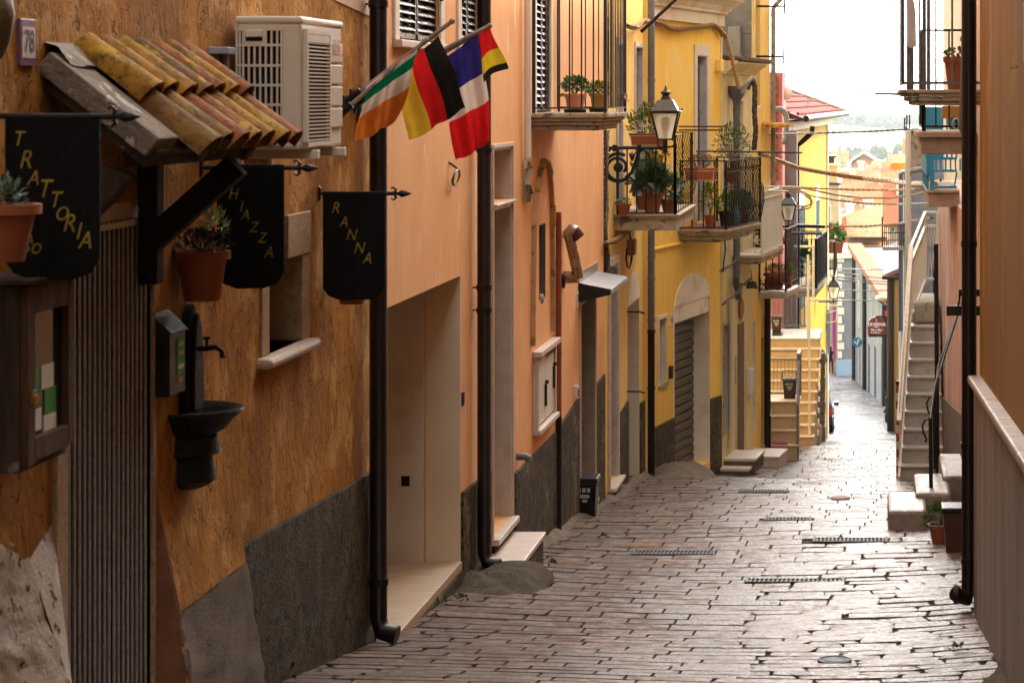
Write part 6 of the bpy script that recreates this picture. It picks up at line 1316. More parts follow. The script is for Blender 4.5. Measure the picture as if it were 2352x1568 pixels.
# ---- right stairs with white railing
y0s = 31.0; H0 = 4.99; r_, tr = .205, .22; st = thing('right_stairs', 'grey marble outside staircase with white metal railing in front of the pink house', 'stairs', W0, (.6, 31, EYE - 5.2))
def sxl(n): return .385 + .021 * n
for n in range(9):
    a = y0s + tr * n; zt = EYE - H0 + r_ * (n + 1)
    MB().box(sxl(n), XR - .035, a + .02, y0s + tr * 9 + .6, zt - r_ - (.4 if n == 0 else 0), zt - .035).build('riser', M['greystep'], st, bevel=.004)
    MB().box(sxl(n) - .03, XR - .035, a - .01, a + tr + .04, zt - .035, zt).build('tread', M['marblegrey'] if 'marblegrey' in M else M.setdefault('marblegrey', pm('grey tread marble', (.44, .41, .37), (.36, .33, .29), 5, .5, .1, 30)), st, bevel=.008)
zt9 = EYE - H0 + r_ * 9; a = y0s + tr * 9
mb = MB(); mb.box(sxl(9), XR - .035, a + .05, a + 1.6, zt9, zt9 + .3); mb.build('parapet', M['stonegrey'] if 'stonegrey' in M else M.setdefault('stonegrey', pm('stained cement', (.4, .36, .29), (.3, .27, .2), 5, .8, .3, 30, c3=(.12, .1, .07), s3=5, t3=.6, st3=(2, 2, .4))), st, bevel=.05)
mb = MB(); hr = []
for n in range(10): hr.append(Vector((sxl(n) - .02, y0s - .1 + tr * n, EYE - H0 + r_ * (n + .6) + .95)))
mb.bar(hr[0] + Vector((0, 0, -.28)), hr[-1], .06, .05)
mb.bar(hr[0] + Vector((0, 0, -1.0)), hr[-1] + Vector((0, 0, -.85)), .03, .03)
for i in range(1, 28):
    p = hr[0].lerp(hr[-1], i / 28); mb.bar(p + Vector((0, 0, -.85)), p + Vector((0, 0, -.06)), .014)
e = hr[-1]; top = [e, e + Vector((.22, 1.1, .42)), Vector((XR - .03, e.y + 1.1, e.z + .42))]
for k in (0, -.2, -.95):
    for p, q in zip(top, top[1:]): mb.bar(p + Vector((0, 0, k)), q + Vector((0, 0, k)), .04, .035)
for i in range(14): p = top[0].lerp(top[1], i / 13); mb.bar(p + Vector((0, 0, -.93)), p + Vector((0, 0, -.2)), .014)
for i in range(1, 4):
    p = top[1].lerp(top[2], i / 4); mb.bar(p + Vector((-.05, 0, -.93)), p + Vector((0, 0, -.2)), .01); mb.bar(p + Vector((.05, 0, -.93)), p + Vector((0, 0, -.2)), .01)
for p in top: mb.bar(p + Vector((0, 0, -1.0)), p, .045)
mb.build('railing', M['white_metal'], st)
t = thing('striped_pole', 'red and white striped pole at the foot of the right stairs', 'pole', W0, (xx(2063, 31.6), 31.6, gh(31.6)))
x_ = xx(2063, 31.6); za, zb = gh(31.6) - .02, zy(883, 31.6); mb = MB(); n = 12
for i in range(n * 4):
    mb.cm = (i // 4) % 2; a, b = za + (zb - za) * i / (n * 4), za + (zb - za) * (i + 1) / (n * 4); mb.tube([(x_, 31.6, a), (x_, 31.6, b)], .03, 10, cap=(i == n * 4 - 1))
mb.build('pole', [pm('dull white paint', (.5, .46, .44), None, 5, .6, 0), pm('dull red paint', (.3, .02, .02), None, 5, .6, 0)], t, smooth=40)
MB().tube([(x_, 31.6, zb), (x_, 31.6, zb + .05)], .035, 10).build('cap', M['iron'], t)
# ---- rough stone steps, iron handrails, bin, potted fern
ss = thing('rough_stone_steps', 'three worn stone block steps rising to the right before the pink house', 'steps', W0, (.5, 23, gh(22.5)))
for (xa, xb, ytop, yf, d, dl) in ((2040, 2130, 1172, 1214, 22.6, 1.1), (2103, 2185, 1131, 1176, 23.3, 1.2), (2165, 2300, 1092, 1130, 24.0, 1.5)):
    MB().box(xx(xa, d), xx(xb, d), d, d + dl, gh(d) - .35, zy(ytop, d)).build('block', M['glossy_stone'], ss, bevel=.035)
for (xa, ya, yb, d, lab) in ((2137, 962, 1160, 23.6, 'nearest'), (2146, 910, 1075, 24.6, 'second')):
    t = thing('handrail', 'black iron handrail with curled end at the stone steps, the %s' % lab, 'handrail', W0, tuple(PW(xa, yb, d)), 'iron handrails of the stone steps')
    a = PW(xa, ya, d); mb = MB(); mb.tube([PW(xa + 2, yb, d), a], .02, 8)
    mb.tube([a, a + Vector((.06, .6, .25)), a + Vector((.45, 2.2, 1.0 if lab == 'second' else 1.15))], .014, 8)
    mb.tube([a, a + Vector((-.05, -.02, -.005)), a + Vector((-.08, -.04, -.06)), a + Vector((-.07, -.04, -.13)), a + Vector((-.04, -.04, -.19)), a + Vector((-.045, -.04, -.22)), a + Vector((-.06, -.04, -.21))], .01, 6)
    mb.build('rail', M['iron'], t, smooth=50)
box_house('sun_blocking_house', 'unseen plain block added behind the pink house to keep sun off the street', 1.55, 7, 36, 51, -8, 8.2, 'beige')  # added out of view as a sun blocker, so the street stays shaded
t = thing('iron_post', 'straight black pole rising in front of the edge of the pink house', 'pole', W0, tuple(PW(2152, 1080, 25.5)))
d = 25.5; MB().tube([PW(2153, 1085, d), PW(2151, 700, d), PW(2150, 560, d)], .024, 8).build('pole', M['iron'], t)
b_ = PW(2194, 1222, 20.6); bin_('wheelie_bin', 'dark brown lidded bin beside the black downpipe on the right', xx(2200, 20.6), 20.6, gx(.7, 20.6) + .0, .26, .3, .4, 'binbrown', handle=False, lidmat='black', logo=False)
plant('potted_plant', 'feathery green fern in a brown pot beside the dark brown bin', W0, (xx(2160, 21.3), 21.3, gx(.62, 21.3)), (.14, .14, .14), 520, .06, .01, ['leafdark', 'leaf'], 'potted plant', 'plants on the right hand balconies', pot=(.11, .17), potmat='terra_dark', up=.1, droop=.2)
t = tag(MB().ell(Vector((xx(1930, 27.3), 27.3, gx(-.35, 27.3) + .02)), (.12, .1, .03), 10, 5).build('cloth_scrap', pm('pale lilac cloth', (.5, .42, .45), None, 5, .9, .5, 20), None, smooth=True), 'pale crumpled scrap lying on the paving in the middle distance', 'litter')

# ================================================================== LEFT STAIRS
ls = thing('left_stairs', 'sand coloured stone staircase with two flights beyond the tall yellow house', 'stairs', W0, (-1.4, 40.5, EYE - 6.3))
for n in range(4):
    a = 40.5 + .25 * n; zt = EYE - (5.905 - .215 * n); x1 = xx(1834, 40.5)
    MB().box(-1.9, x1 - .03, a + .02, 42.2, zt - .215 - (.4 if n == 0 else 0), zt - .03).build('riser', M['stepsand'], ls); MB().box(-1.9, x1, a - .01, (a + .28 if n < 3 else 42.2), zt - .03, zt).build('tread', M['stepsand2'] if 'stepsand2' in M else M.setdefault('stepsand2', pm('pale sand tread stone', (.6, .44, .27), (.52, .37, .21), 3, .6, .1, 30)), ls, bevel=.006)
for n in range(10):
    a = 44.0 + .25 * n; zt = EYE - (6.255 - .175 * n); x1 = xx(1869, 44) + .008 * n
    MB().box(-2.0, x1 - .03, a + .02, 48.1, zt - .175 - (.5 if n == 0 else 0), zt - .03).build('riser', M['stepsand'], ls); MB().box(-2.0, x1 + .01, a - .012, (a + .28 if n < 9 else 48.1), zt - .03, zt).build('tread', M['stepsand2'] if n < 9 else M['greystep'], ls, bevel=.006)
zl = EYE - 5.26; zu = EYE - 4.68
mb = MB(); xl, xr = xx(1768, 42.1), xx(1837, 42.1)
for k in (zy(806, 42.1), zy(825, 42.1), zy(902, 42.1)): mb.bar((xl, 42.1, k), (xr, 42.1, k), .02, .03)
for i in range(9): x = xl + (xr - xl) * i / 8; mb.bar((x, 42.1, zy(902, 42.1)), (x, 42.1, zy(825, 42.1)), .01)
for i in range(3): scroll(mb, (xl + .12 + i * .16, zy(870, 42.1)), .1, .08, 200, 330, .006, 42.08)
mb.bar((xr, 42.1, zl), (xr, 42.1, zy(800, 42.1)), .06, .06); mb.bar((xr, 41.3, zl), (xr, 41.3, zy(806, 42.1) - .0), .06, .05); mb.bar((xr, 42.1, zy(803, 42.1)), (xr, 41.3, zy(803, 42.1)), .06, .04)
mb.bar((x1 - .0 if 0 else xx(1832, 40.6), 40.6, EYE - 6.2), (xx(1832, 40.6), 40.6, zy(930, 40.6)), .05, .05); mb.bar((xx(1832, 40.6), 40.6, zy(930, 40.6)), (xr, 41.3, zy(815, 42.1)), .045, .04); mb.build('lower_railing', M['grey_metal'], ls)
mb = MB(); P1, P2 = (xx(1859, 44.2), 44.2), (xx(1862, 46.3), 46.3)
mb.bar((P1[0], P1[1], EYE - 6.3), (P1[0], P1[1], zy(689, 44.2)), .04, .04); 
mb.bar((xx(1859, 44.2), 44.2, zy(689, 44.2)), (xx(1911, 44.2), 44.2, zy(689, 44.2)), .04, .04); mb.build('stair_post', M['white_metal'], ls); mb = MB()
for (x, ya, yb, d) in ((1856, 585, 780, 46.3), (1868, 565, 690, 46.3)): mb.bar((xx(x, d), d, zy(yb, d)), (xx(x, d), d, zy(ya, d)), .06 if x == 1868 else .04, .05)
mb.bar((xx(1825, 46.3), 46.3, zy(566, 46.3)), (xx(1871, 46.3), 46.3, zy(566, 46.3)), .05, .04)
mb.bar((xx(1856, 46.3), 46.3, EYE - 4.68), (xx(1856, 46.3), 46.3, zy(585, 46.3)), .045, .045)
mb.build('upper_frame', M['white_metal'], ls)
for k in range(10): p = (x1 + .01, 44.1 + .25 * k, EYE - (6.255 - .175 * k)); mb = MB(); mb.tube([p, (p[0], p[1], p[2] + .06)], .018, 5); mb.ell((p[0], p[1], p[2] + .08), .022, 6, 4); mb.build('stud', M['white_metal'], ls)
mb = MB(); d = 48.0
for k in (667, 676, 748): mb.bar((xx(1776, d), d, zy(k, d)), (xx(1880 if k < 670 else 1857, d), d, zy(k, d)), .03, .03)
for i in range(9): x = xx(1778 + i * 10, d); mb.bar((x, d, zy(748, d)), (x, d, zy(676, d)), .022)
mb.build('landing_railing', M['greyiron'], ls)
mb = MB(); mb.box(xx(1774, 46.8), xx(1797, 46.8), 46.7, 47.3, EYE - 4.679, EYE - 4.66); o = mb.build('doormat', M['black'], None); tag(o, 'dark doormat on the upper stair landing', 'doormat')
o = MB().box(xx(1772, 40.45), xx(1808, 40.45), 40.52, 40.7, EYE - 5.9, EYE - 5.885).build('pink_mat', pm('magenta cloth', (.5, .03, .16), None, 5, .9, .2), None); tag(o, 'magenta cloth on the lowest step of the left stairs', 'cloth')
mb = MB(); mb.tube([(xx(1769, 40.3), 40.3, EYE - 6.1), (xx(1769, 40.3), 40.3, zy(955, 40.3)), (xx(1769, 40.3) + .0, 40.8, zy(950, 40.3))], .015, 6); o = mb.build('handrail', M['iron'], None); tag(o, 'short black iron handrail at the left edge of the lower stair flight', 'handrail')
bin_('kitchen_bin', 'brown food waste caddy with raised handle on the lower landing of the left stairs', xx(1814, 41.7), 41.7, zl, .24, .26, .36, 'binbrown', lidmat='binlid' if 'binlid' in M else M.setdefault('binlid', pm('brown glossy lid', (.14, .1, .09), None, 5, .25, 0)) and 'binlid', group='brown food waste caddies')
bin_('kitchen_bin', 'brown food waste caddy on the upper landing of the left stairs', xx(1784, 47.2), 47.2, zu, .2, .24, .36, 'binbrown', handle=False, lidmat='binlid', group='brown food waste caddies')
# ================================================================== BEYOND THE STAIRS
F7 = Frame(-1.92, 51.5, .047); z7 = F7.z; S7 = F7.s
L7 = S7(1898)
s1a, s1b, s2a, s2b = S7(1834), S7(1848), S7(1873), S7(1882)
h7 = house('bright_yellow_house', 'bright yellow house with red tiled hip roof and dark green shutters', F7, 0, L7, -9, z7(288, L7) + .02,
   [(s1a, s1b, z7(720, s1a), z7(480, s1a), .12), (s2a, s2b, z7(640, s2a), z7(463, s2a), .12)], 'yellow', 6)
MB().box(-.0, .03, -.0, S7(1815), -9, z7(290, 1)).build('white_band', M['whitewall'], h7)
for a, b, ya, yb, k in ((s1a, s1b, 720, 480, 1), (s2a, s2b, 640, 463, 2)):
    MB().box(-.11, -.08, a, b, z7(ya, a), z7(yb, a)).build('window_pane', M['void'], h7)
    louvre(h7, a + .02, (a + b) / 2 - .01, z7(ya, a) + .02, z7(yb, a) - .02, .0, 'green', 50); louvre(h7, (a + b) / 2 + .01, b - .02, z7(ya, a) + .02, z7(yb, a) - .02, .0, 'green', 50)
    n = 10; zt = z7(yb, a); mb = MB(); mb.ext([(.0, a - .1, zt + .003)] + [(.0, a - .1 + (b - a + .2) * i / n, zt + .003 + .42 * (1 - (2 * i / n - 1) ** 2) ** .5) for i in range(1, n)] + [(.0, b + .1, zt + .003)], (.012, 0, 0)); mb.build('window_lunette', M['offwhite'], h7)
    frame_mb(a, b, z7(ya, a), zt, .1, 0, .012, 'lr').build('window_frame', M['offwhite'], h7)
q = S7(1829, .08); zt = z7(262 + 30, q); mb = MB(); mb.tube([(.45, q - .0, zt + .02), (.44, q, zt - .12), (.25, q, zt - .3), (.09, q, zt - .45), (.09, q, -9)], .06, 12); mb.build('downpipe', M['gutter'], h7, smooth=50)
MB().tube([(.03, L7, z7(286, L7) + .0), (.03, L7, -9)], .035, 8).build('corner_pipe', M['whitepipe'], h7)
ez = z7(284, L7)
mb = MB(); mb.box(-.02, .16, -.3, L7 + .2, ez + .0, ez + .12); mb.box(-.02, .3, -.3, L7 + .3, ez + .121, ez + .22); mb.build('cornice', M['offwhite'], h7)
MB().tube([(.56, -.4, ez + .28), (.56, L7 + .6, ez + .28)], .07, 8).build('gutter', M['gutter'], h7, smooth=True)
mb = MB(); RZ = ez + .3; rdg = RZ + 1.15
mb.poly([(.55, -.4, RZ), (.55, L7 + .6, RZ), (-2.4, L7 - 2.2, rdg), (-2.4, -.4, rdg)]); mb.poly([(.55, L7 + .6, RZ), (-5, L7 + .6, RZ), (-2.4, L7 - 2.2, rdg)]); mb.poly([(.55, -.4, RZ - .03), (-2.4, -.4, rdg - .03), (-5, -.4, RZ - .03)]); mb.poly([(-5, -.4, RZ), (-2.4, -.4, rdg), (-2.4, L7 - 2.2, rdg), (-5, L7 + .6, RZ)])
mb.quad((.55, -.4, RZ - .02), (-.1, -.4, RZ - .1), (-.1, L7 + .6, RZ - .1), (.55, L7 + .6, RZ - .02))
M['redroof'] = pm('dark red interlocking tiles', (.17, .035, .028), (.12, .025, .02), 5, .9, .6, 8, (1, 1, 4), bd=.03)
rf = mb.build('roof', M['redroof'], h7)
mb = MB()
for i in range(9): t_ = (i + .5) / 9; a = Vector((.55, 0, RZ + .02)).lerp(Vector((-2.4, 0, rdg + .02)), t_); mb.tube([(a.x, -.4, a.z), (a.x, L7 + .6 - 2.8 * t_, a.z)], .035, 5)
mb.build('tile_course', M['redroof'], rf, smooth=True)
MB().tube([(.55, L7 + .6, RZ + .03), (-2.4, L7 - 2.2, rdg + .05)], .09, 8).build('ridge', M['cablegrey'], rf, smooth=True)
mb = MB(); c = PW(1806, 216, 50); mb.lathe((0, 0, 0), [(.001, .04), (.06, .035), (.11, .012), (.13, 0)], 16); 
for i, (a, b, cc) in enumerate(mb.v): mb.v[i] = (c.x + a, c.y - cc, c.z + b)
o = mb.build('satellite_dish', M['whitepipe'], None, smooth=60); tag(o, 'white satellite dish beside the red tiled roof', 'satellite dish')
for lab, xa, ya, xb, yb, d in (('left of the satellite dish', 1772, 150, 1844, 147, 50), ('above the red tiled roof', 1856, 226, 1892, 227, 58)):
    t = thing('tv_antenna', 'thin rod television antenna ' + lab, 'antenna', W0, tuple(PW(xa, ya, d))); a, b = PW(xa, ya, d), PW(xb, yb, d); mb = MB(); mb.tube([a, b], .008, 5); mb.ell(b, .02, 6, 4)
    for i in range(1, 5): p = a.lerp(b, i / 5); mb.tube([p + Vector((0, -.12, 0)), p + Vector((0, .12, 0))], .005, 4)
    mb.tube([a, a + Vector((0, 0, -2.2 if ya < 200 else -.5))], .012, 5); mb.build('antenna', M['cablegrey'], t)
# pink tiled parapet, far side of the olive pipe
t = thing('pink_parapet_house', 'pink gable wall stepped with roof tiles behind the olive downpipe', 'house', W0, (xx(1780, 49), 49, -8)); d = 49
MB().box(xx(1730, d), xx(1797, d), d, d + 2, -8.5, zy(166, d)).build('wall', M['pinkgable'] if 'pinkgable' in M else M.setdefault('pinkgable', pm('bright pink render', (.42, .15, .15), (.36, .13, .13), 3, .9, .4, 20, c3=(.4, .36, .33), s3=8, t3=.6)), t)
mb = MB()
for i in range(13): yq = 175 + i * 19; p = PW(1783, yq, d); mb.tube([p + Vector((-.12, -.05, .05)), p + Vector((-.02, -.1, .0)), p + Vector((.0, -.05, -.08))], .05, 6)
mb.build('wall_tile', pm('pink red tile', (.3, .07, .05), (.22, .05, .04), 8, .8, .3, 20), t, smooth=60)
mb = MB(); p = PW(1799, 250, 48); mb.tube([PW(1770, 250, 48), PW(1793, 251, 48), PW(1801, 256, 48), PW(1806, 268, 48), PW(1806, 315, 48), PW(1802, 325, 48), PW(1796, 328, 48)], .055, 12); mb.build('bent_pipe', M['greypipe'], t, smooth=50)
MB().box(xx(1795, 50.6), xx(1830, 50.6), 50.6, 51.2, -8.5, zy(300, 50.6)).build('white_wall', M['whitewall'], t)
# lower balconies on the yellow house
zb_ = z7(668, 3.0)
def far_balcony(parent, F, s0, s1, out, zt, h, railmat, slabmat='offwhite', sp=.1):
    b = slab_mb(s0, s1, out, zt, [(0, 0, -.08), (.06, -.081, -.2)]).build('balcony', M[slabmat], parent)
    mb = MB(); railing(mb, [(.03, s0 + .03, zt), (out - .03, s0 + .03, zt)], h, .12, .016, rails=(.05, 1)); railing(mb, [(out - .03, s0 + .03, zt), (out - .03, s1 - .03, zt)], h, sp, .03, rails=(.05, 1)); railing(mb, [(out - .03, s1 - .03, zt), (.03, s1 - .03, zt)], h, .12, .016, rails=(.05, 1)); mb.build('balcony_railing', M[railmat], b); return b
far_balcony(h7, F7, 2.2, 5.6, .62, z7(660, 2.5), 1.1, 'iron')
h8 = house('orange_cream_house', 'orange cream house with a flowered balcony behind the bright yellow house', Frame(-1.5, 66.2, 0), 0, 9, -12, zy(375, 68), [], 'beige' if 0 else 'lemon', 6)
q = 66.0 - .02
t = h8; MB().box(xx(1900, 66.0), xx(1909, 66), 65.9, 65.95, zy(525, 66), zy(470, 66)).build('window_pane', M['glass'], None) if 0 else None
F8 = Frame(-1.5, 66.2, 0)
far_balcony(h8, F8, 1.6, 4.6, .5, F8.z(640, 1.2), 1.0, 'iron')
# cream block further, seen between yellow house and roofs
def far_house(name, label, x0, x1, ytop, ybot, d, dep, wall, roof=None, rooftype='flat', over=.3, rise=1.5, wins=(), ridge_t=.5):
    t = thing(name, label, 'house', W0, (xx((x0 + x1) / 2, d), d, zy(ybot, d) - 2), None)
    xa, xb, za, zb = xx(x0, d), xx(x1, d), zy(ybot, d) - 3, zy(ytop, d)
    MB().box(xa, xb, d, d + dep, za, zb).build('wall', M[wall], t)
    if rooftype == 'gable_x':      # ridge runs along x
        mb = MB(); ym = d + dep * ridge_t; th = .18
        mb.ext([(xa - over, d - over, zb - .05), (xa - over, ym, zb + rise), (xa - over, ym, zb + rise - th), (xa - over, d - over, zb - th - .05)], (xb - xa + 2 * over, 0, 0)); mb.ext([(xa - over, ym, zb + rise), (xa - over, d + dep + over, zb - .05), (xa - over, d + dep + over, zb - .05 - th), (xa - over, ym, zb + rise - th)], (xb - xa + 2 * over, 0, 0)); mb.build('roof', M[roof], t)
    elif rooftype == 'gable_y':    # gable faces the viewer
        xm = xa + (xb - xa) * ridge_t; th = .2
        mb = MB(); mb.ext([(xa - over, d - over, zb - .05), (xm, d - over, zb + rise), (xm, d - over, zb + rise - th), (xa - over, d - over, zb - th - .05)], (0, dep + 2 * over, 0)); mb.ext([(xm, d - over, zb + rise), (xb + over, d - over, zb - .05), (xb + over, d - over, zb - .05 - th), (xm, d - over, zb + rise - th)], (0, dep + 2 * over, 0)); mb.build('roof', M[roof], t)
        MB().ext([(xa, d - .001, zb), (xm, d - .001, zb + rise - th), (xb, d - .001, zb)], (0, dep, 0)).build('gable', M[wall], t)
    elif rooftype == 'flat': 
        mb = MB(); mb.box(xa - .15, xb + .15, d - .15, d + dep + .15, zb, zb + .15); mb.build('roof', M[roof or 'offwhite'], t)
    for (wx0, wx1, wy0, wy1, mt) in wins:
        f = MB().box(xx(wx0, d) - .08, xx(wx1, d) + .08, d - .03, d - .001, zy(wy1, d) - .08, zy(wy0, d) + .08).build('window', M['offwhite'], t)
        MB().box(xx(wx0, d), xx(wx1, d), d - .045, d - .0305, zy(wy1, d), zy(wy0, d)).build('pane', M[mt], f)
    return t
def sheet_lines(t, x0, x1, ya, yb, d, dep): pass
M['cityroof'] = pm('terracotta pan tiles', (.33, .12, .05), (.42, .2, .09), 1.2, .85, .8, 3, (6, 1, 1), bd=.1, c3=(.34, .2, .13), s3=.8, t3=.62)  # terracotta colour of the tiles themselves, varied by noise
M['cityroof2'] = pm('pale ochre pan tiles', (.44, .23, .08), (.32, .14, .055), .8, .85, .8, 3, (6, 1, 1), bd=.1, c3=(.4, .24, .14), s3=.7, t3=.55)
M['orangewall'] = pm('far orange wall', (.55, .27, .13), None, 1, .9, 0)
M['rose'] = pm('far rose wall', (.42, .3, .25), None, 1, .9, 0)
far_house('cream_block', 'tall plain cream block with orange window right of the yellow house', 1888, 1927, 425, 800, 176, 8, 'beige', 'gutter', 'flat', wins=[(1898, 1906, 472, 518, 'tilered')])
far_house('roof_box', 'small orange roof box with dark top on the cream block', 1896, 1924, 382, 425, 178, 5, 'peach', 'peach', 'flat')
far_house('dark_tank', 'dark brown roof tank above the cream block', 1898, 1916, 362, 382, 180, 3, 'gutter', 'gutter', 'flat')
# big tiled roof below the skyline with old buildings under it
t = far_house('tiled_house', 'big old house with broad ochre pan tile roof in the middle distance', 1906, 2046, 552, 760, 215, 12, 'beige')
bpy.data.objects.remove([c for c in t.children if c.name.startswith('roof')][0])
d = 213; mb = MB(); pts = [PW(1908, 512, d + 5), PW(1947, 551, d), PW(2035, 552, d - 2), PW(2037, 498, d + 22), PW(2034, 470, d + 30)]
mb.poly(pts); mb.poly([p + Vector((0, 0, -.5)) for p in pts][::-1]); mb.build('roof', M['cityroof2'], t)
mb = MB(); a0_, a1_ = PW(1908, 512, d + 5), PW(2034, 470, d + 30); b0_, b1_ = PW(1947, 551, d), PW(2035, 552, d - 2)
for i in range(34):
    u = i / 33; p = a0_.lerp(a1_, u); q = b0_.lerp(b1_, u); mb.tube([p + Vector((0, 0, .15)), q + Vector((0, 0, .15))], .16, 4, cap=False)
mb.build('tile_row', M['cityroof2'], t)
far_house('low_old_house', 'low old white house with mossy roof edge at the bend of the street', 1905, 1962, 600, 880, 163, 10, 'beige', 'stone', 'flat', wins=[(1944 - 12, 1950 - 14, 760, 800, 'void')])
t = thing('corner_house', 'white stone corner house with pale quoins at the street bend', 'house', W0, (xx(1940, 158), 158, EYE - 20))
d = 157; mb = MB(); mb.box(xx(1926, d), xx(1962, d), d, d + 9, EYE - 22, zy(592, d)); mb.build('wall', M['whitewall'], t)
mb = MB(); mb.box(xx(1922, d), xx(1966, d), d - .4, d + 9, zy(592, d), zy(578, d)); mb.build('cornice', M['offwhite'], t); MB().box(xx(1921, d), xx(1963, d), d - .25, d - .001, EYE - 22, zy(826, d)).build('blue_dado', pm('pale blue dado', (.3, .42, .55), None, 2, .9, .1), t)
mb = MB()
for i in range(12): mb.box(xx(1924, d), xx(1934 + (i % 2) * 5, d), d - .12, d - .001, zy(822 - i * 20, d), zy(806 - i * 20, d))
mb.build('quoin', M['offwhite'], t)
# right-hand receding white facades
FR = Frame(.95, 110, math.pi - .0492)     # outward = towards the street; s runs back towards the camera
FR = Frame(-.98, 151, math.pi - .0485)
def frs(x): return FR.s(x)
hw = house('white_terrace', 'white rendered terrace with tall dark doorways along the right side of the far street', FR, 0, 41, EYE - 22, EYE - 9.6,
   [(a, b, zlo, zhi, .3) for a, b, zlo, zhi in ((2, 3.4, EYE - 20, EYE - 15.4), (6, 7.6, EYE - 19.5, EYE - 15), (11, 12.8, EYE - 19, EYE - 14.4), (17, 19.4, EYE - 18.4, EYE - 13.8), (24, 26, EYE - 17.7, EYE - 13.2), (31, 33.4, EYE - 17, EYE - 12.4), (5, 6.3, EYE - 14, EYE - 11.4), (12, 13.3, EYE - 13.6, EYE - 10.8), (20, 21.4, EYE - 13, EYE - 10.4), (27, 28.4, EYE - 12.6, EYE - 10.2))], 'whitewall', 6)
mb = MB()
for a, b, zlo, zhi in ((2, 3.4, EYE - 20, EYE - 15.4), (6, 7.6, EYE - 19.5, EYE - 15), (11, 12.8, EYE - 19, EYE - 14.4), (17, 19.4, EYE - 18.4, EYE - 13.8), (24, 26, EYE - 17.7, EYE - 13.2), (31, 33.4, EYE - 17, EYE - 12.4)): MB().box(-.3, -.25, a, b, zlo, zhi).build('door', M['void'], hw)
for a, b, zlo, zhi in ((5, 6.3, EYE - 14, EYE - 11.4), (12, 13.3, EYE - 13.6, EYE - 10.8), (20, 21.4, EYE - 13, EYE - 10.4), (27, 28.4, EYE - 12.6, EYE - 10.2)): f = frame_mb(a, b, zlo, zhi, .15, 0, .05, 'lrt').build('window', M['offwhite'], hw); MB().box(-.3, -.25, a, b, zlo, zhi).build('pane', M['greypipe'], f)
MB().box(-.4, .5, -.2, 41, EYE - 9.6, EYE - 9.3).build('eaves', M['tilered'], hw)
for s_ in (.3, 15, 36): MB().tube([(.1, s_, EYE - 21), (.1, s_, EYE - 9.7)], .14, 8).build('downpipe', M['gutter'], hw)
# dark brown roofed ochre house, nearer on the right
d = 84; t = thing('brown_roof_house', 'ochre house with dark brown tiled roof and white shutters behind the white stair railing', 'house', W0, (xx(2070, d), d, -11)); xl = xx(2052, d)
MB().box(xl, xl + 9, d, d + 14, -13, zy(632, d)).build('wall', pm('ochre far wall', (.4, .24, .08), (.34, .2, .07), 1, .9, .1), t)
mb = MB(); ez_ = zy(630, d); mb.ext([(xl - .35, d - .3, ez_), (xl + 2.4, d - .3, ez_ + 1.25), (xl + 2.4, d - .3, ez_ + 1.1), (xl - .35, d - .3, ez_ - .16)], (0, 14.6, 0)); mb.ext([(xl + 2.4, d - .3, ez_ + 1.25), (xl + 5.5, d - .3, ez_), (xl + 5.5, d - .3, ez_ - .15), (xl + 2.4, d - .3, ez_ + 1.1)], (0, 14.6, 0)); mb.build('roof', pm('dark brown flat tiles', (.15, .06, .05), (.11, .045, .04), 3, .7, .5, 6, (1, 1, 3)), t)
louvre(t, 0, 0, 0, 0, 0) if 0 else None
for xa, xb in ((2063, 2068), (2070, 2075)):
    mb = MB(); 
    for i in range(20): zz = zy(795, d) + (zy(698, d) - zy(795, d)) * i / 19; mb.box(xx(xa, d), xx(xb, d), d - .06, d - .02, zz, zz + .04)
    mb.build('shutter', M['white_metal'], t)
MB().tube([(xl - .1, d - .1, -12), (xl - .1, d - .1, ez_ - .1)], .13, 10).build('downpipe', M['gutter'], t)
mb = MB(); mb.tube([(xl - .4, d - .35, ez_ - .08), (xl + 5, d - .35, ez_ - .12)], .08, 8); mb.build('gutter', M['iron'], t)
# blue grey house with stone patch, white tower house with balcony
t = box_house('blue_grey_house', 'blue grey rendered house with bare stone corner on the right', xx(2091, 52), 6, 52, 60, -9, zy(303, 52), 'bluegrey')
MB().box(xx(2092, 52), xx(2117, 52), 51.96, 51.995, zy(390, 52), zy(306, 52)).build('stone_patch', pm('old brick stone', (.3, .27, .24), (.2, .18, .16), 3, .9, 1.0, 7, (1, 1, 2.5), c3=(.1, .09, .08), s3=5, t3=.55, bd=.03), t)
MB().box(xx(2088, 52), 3, 51.8, 60.1, zy(303, 52), zy(297, 52)).build('roof', M['greypipe'], t)
MB().tube([(xx(2079, 51), 51.6, zy(300, 52)), (xx(2079, 51), 51.6, zy(270, 52))], .02, 6).build('rod', M['iron'], t)
for x in (2083, 2089): MB().tube([PW(x, 300, 52), PW(x, 262, 52)], .02, 6).build('rod', M['iron'], t)
t = thing('street_pole', 'pale grey metal pole with curved arm before the blue grey house', 'pole', W0, tuple(PW(2088, 580, 40)))
d = 40; MB().tube([PW(2087, 560, d), PW(2087, 410, d), PW(2088, 400, d), PW(2092, 394, d), PW(2100, 391, d), PW(2118, 388, d)], .045, 10).build('pole', M['wornpipe'], t, smooth=60); MB().tube([PW(2090, 700, d), PW(2091, 590, d), PW(2087, 560, d), PW(2086, 300, d)], .05, 10).build('pole', M['whitepipe'], t, smooth=60)
mb = MB(); mb.bar(PW(2100, 392, 41), PW(2140, 370, 41), .04, .04); mb.bar(PW(2100, 394, 42), PW(2146, 392, 42), .03, .03); mb.build('awning_arm', M['iron'], t)
t = box_house('white_tower_house', 'slim white house front with iron balcony between tiled roofs and blue grey house', xx(2071, 72), xx(2071, 72) + 5, 72, 80, -12, zy(395, 72), 'whitewall')
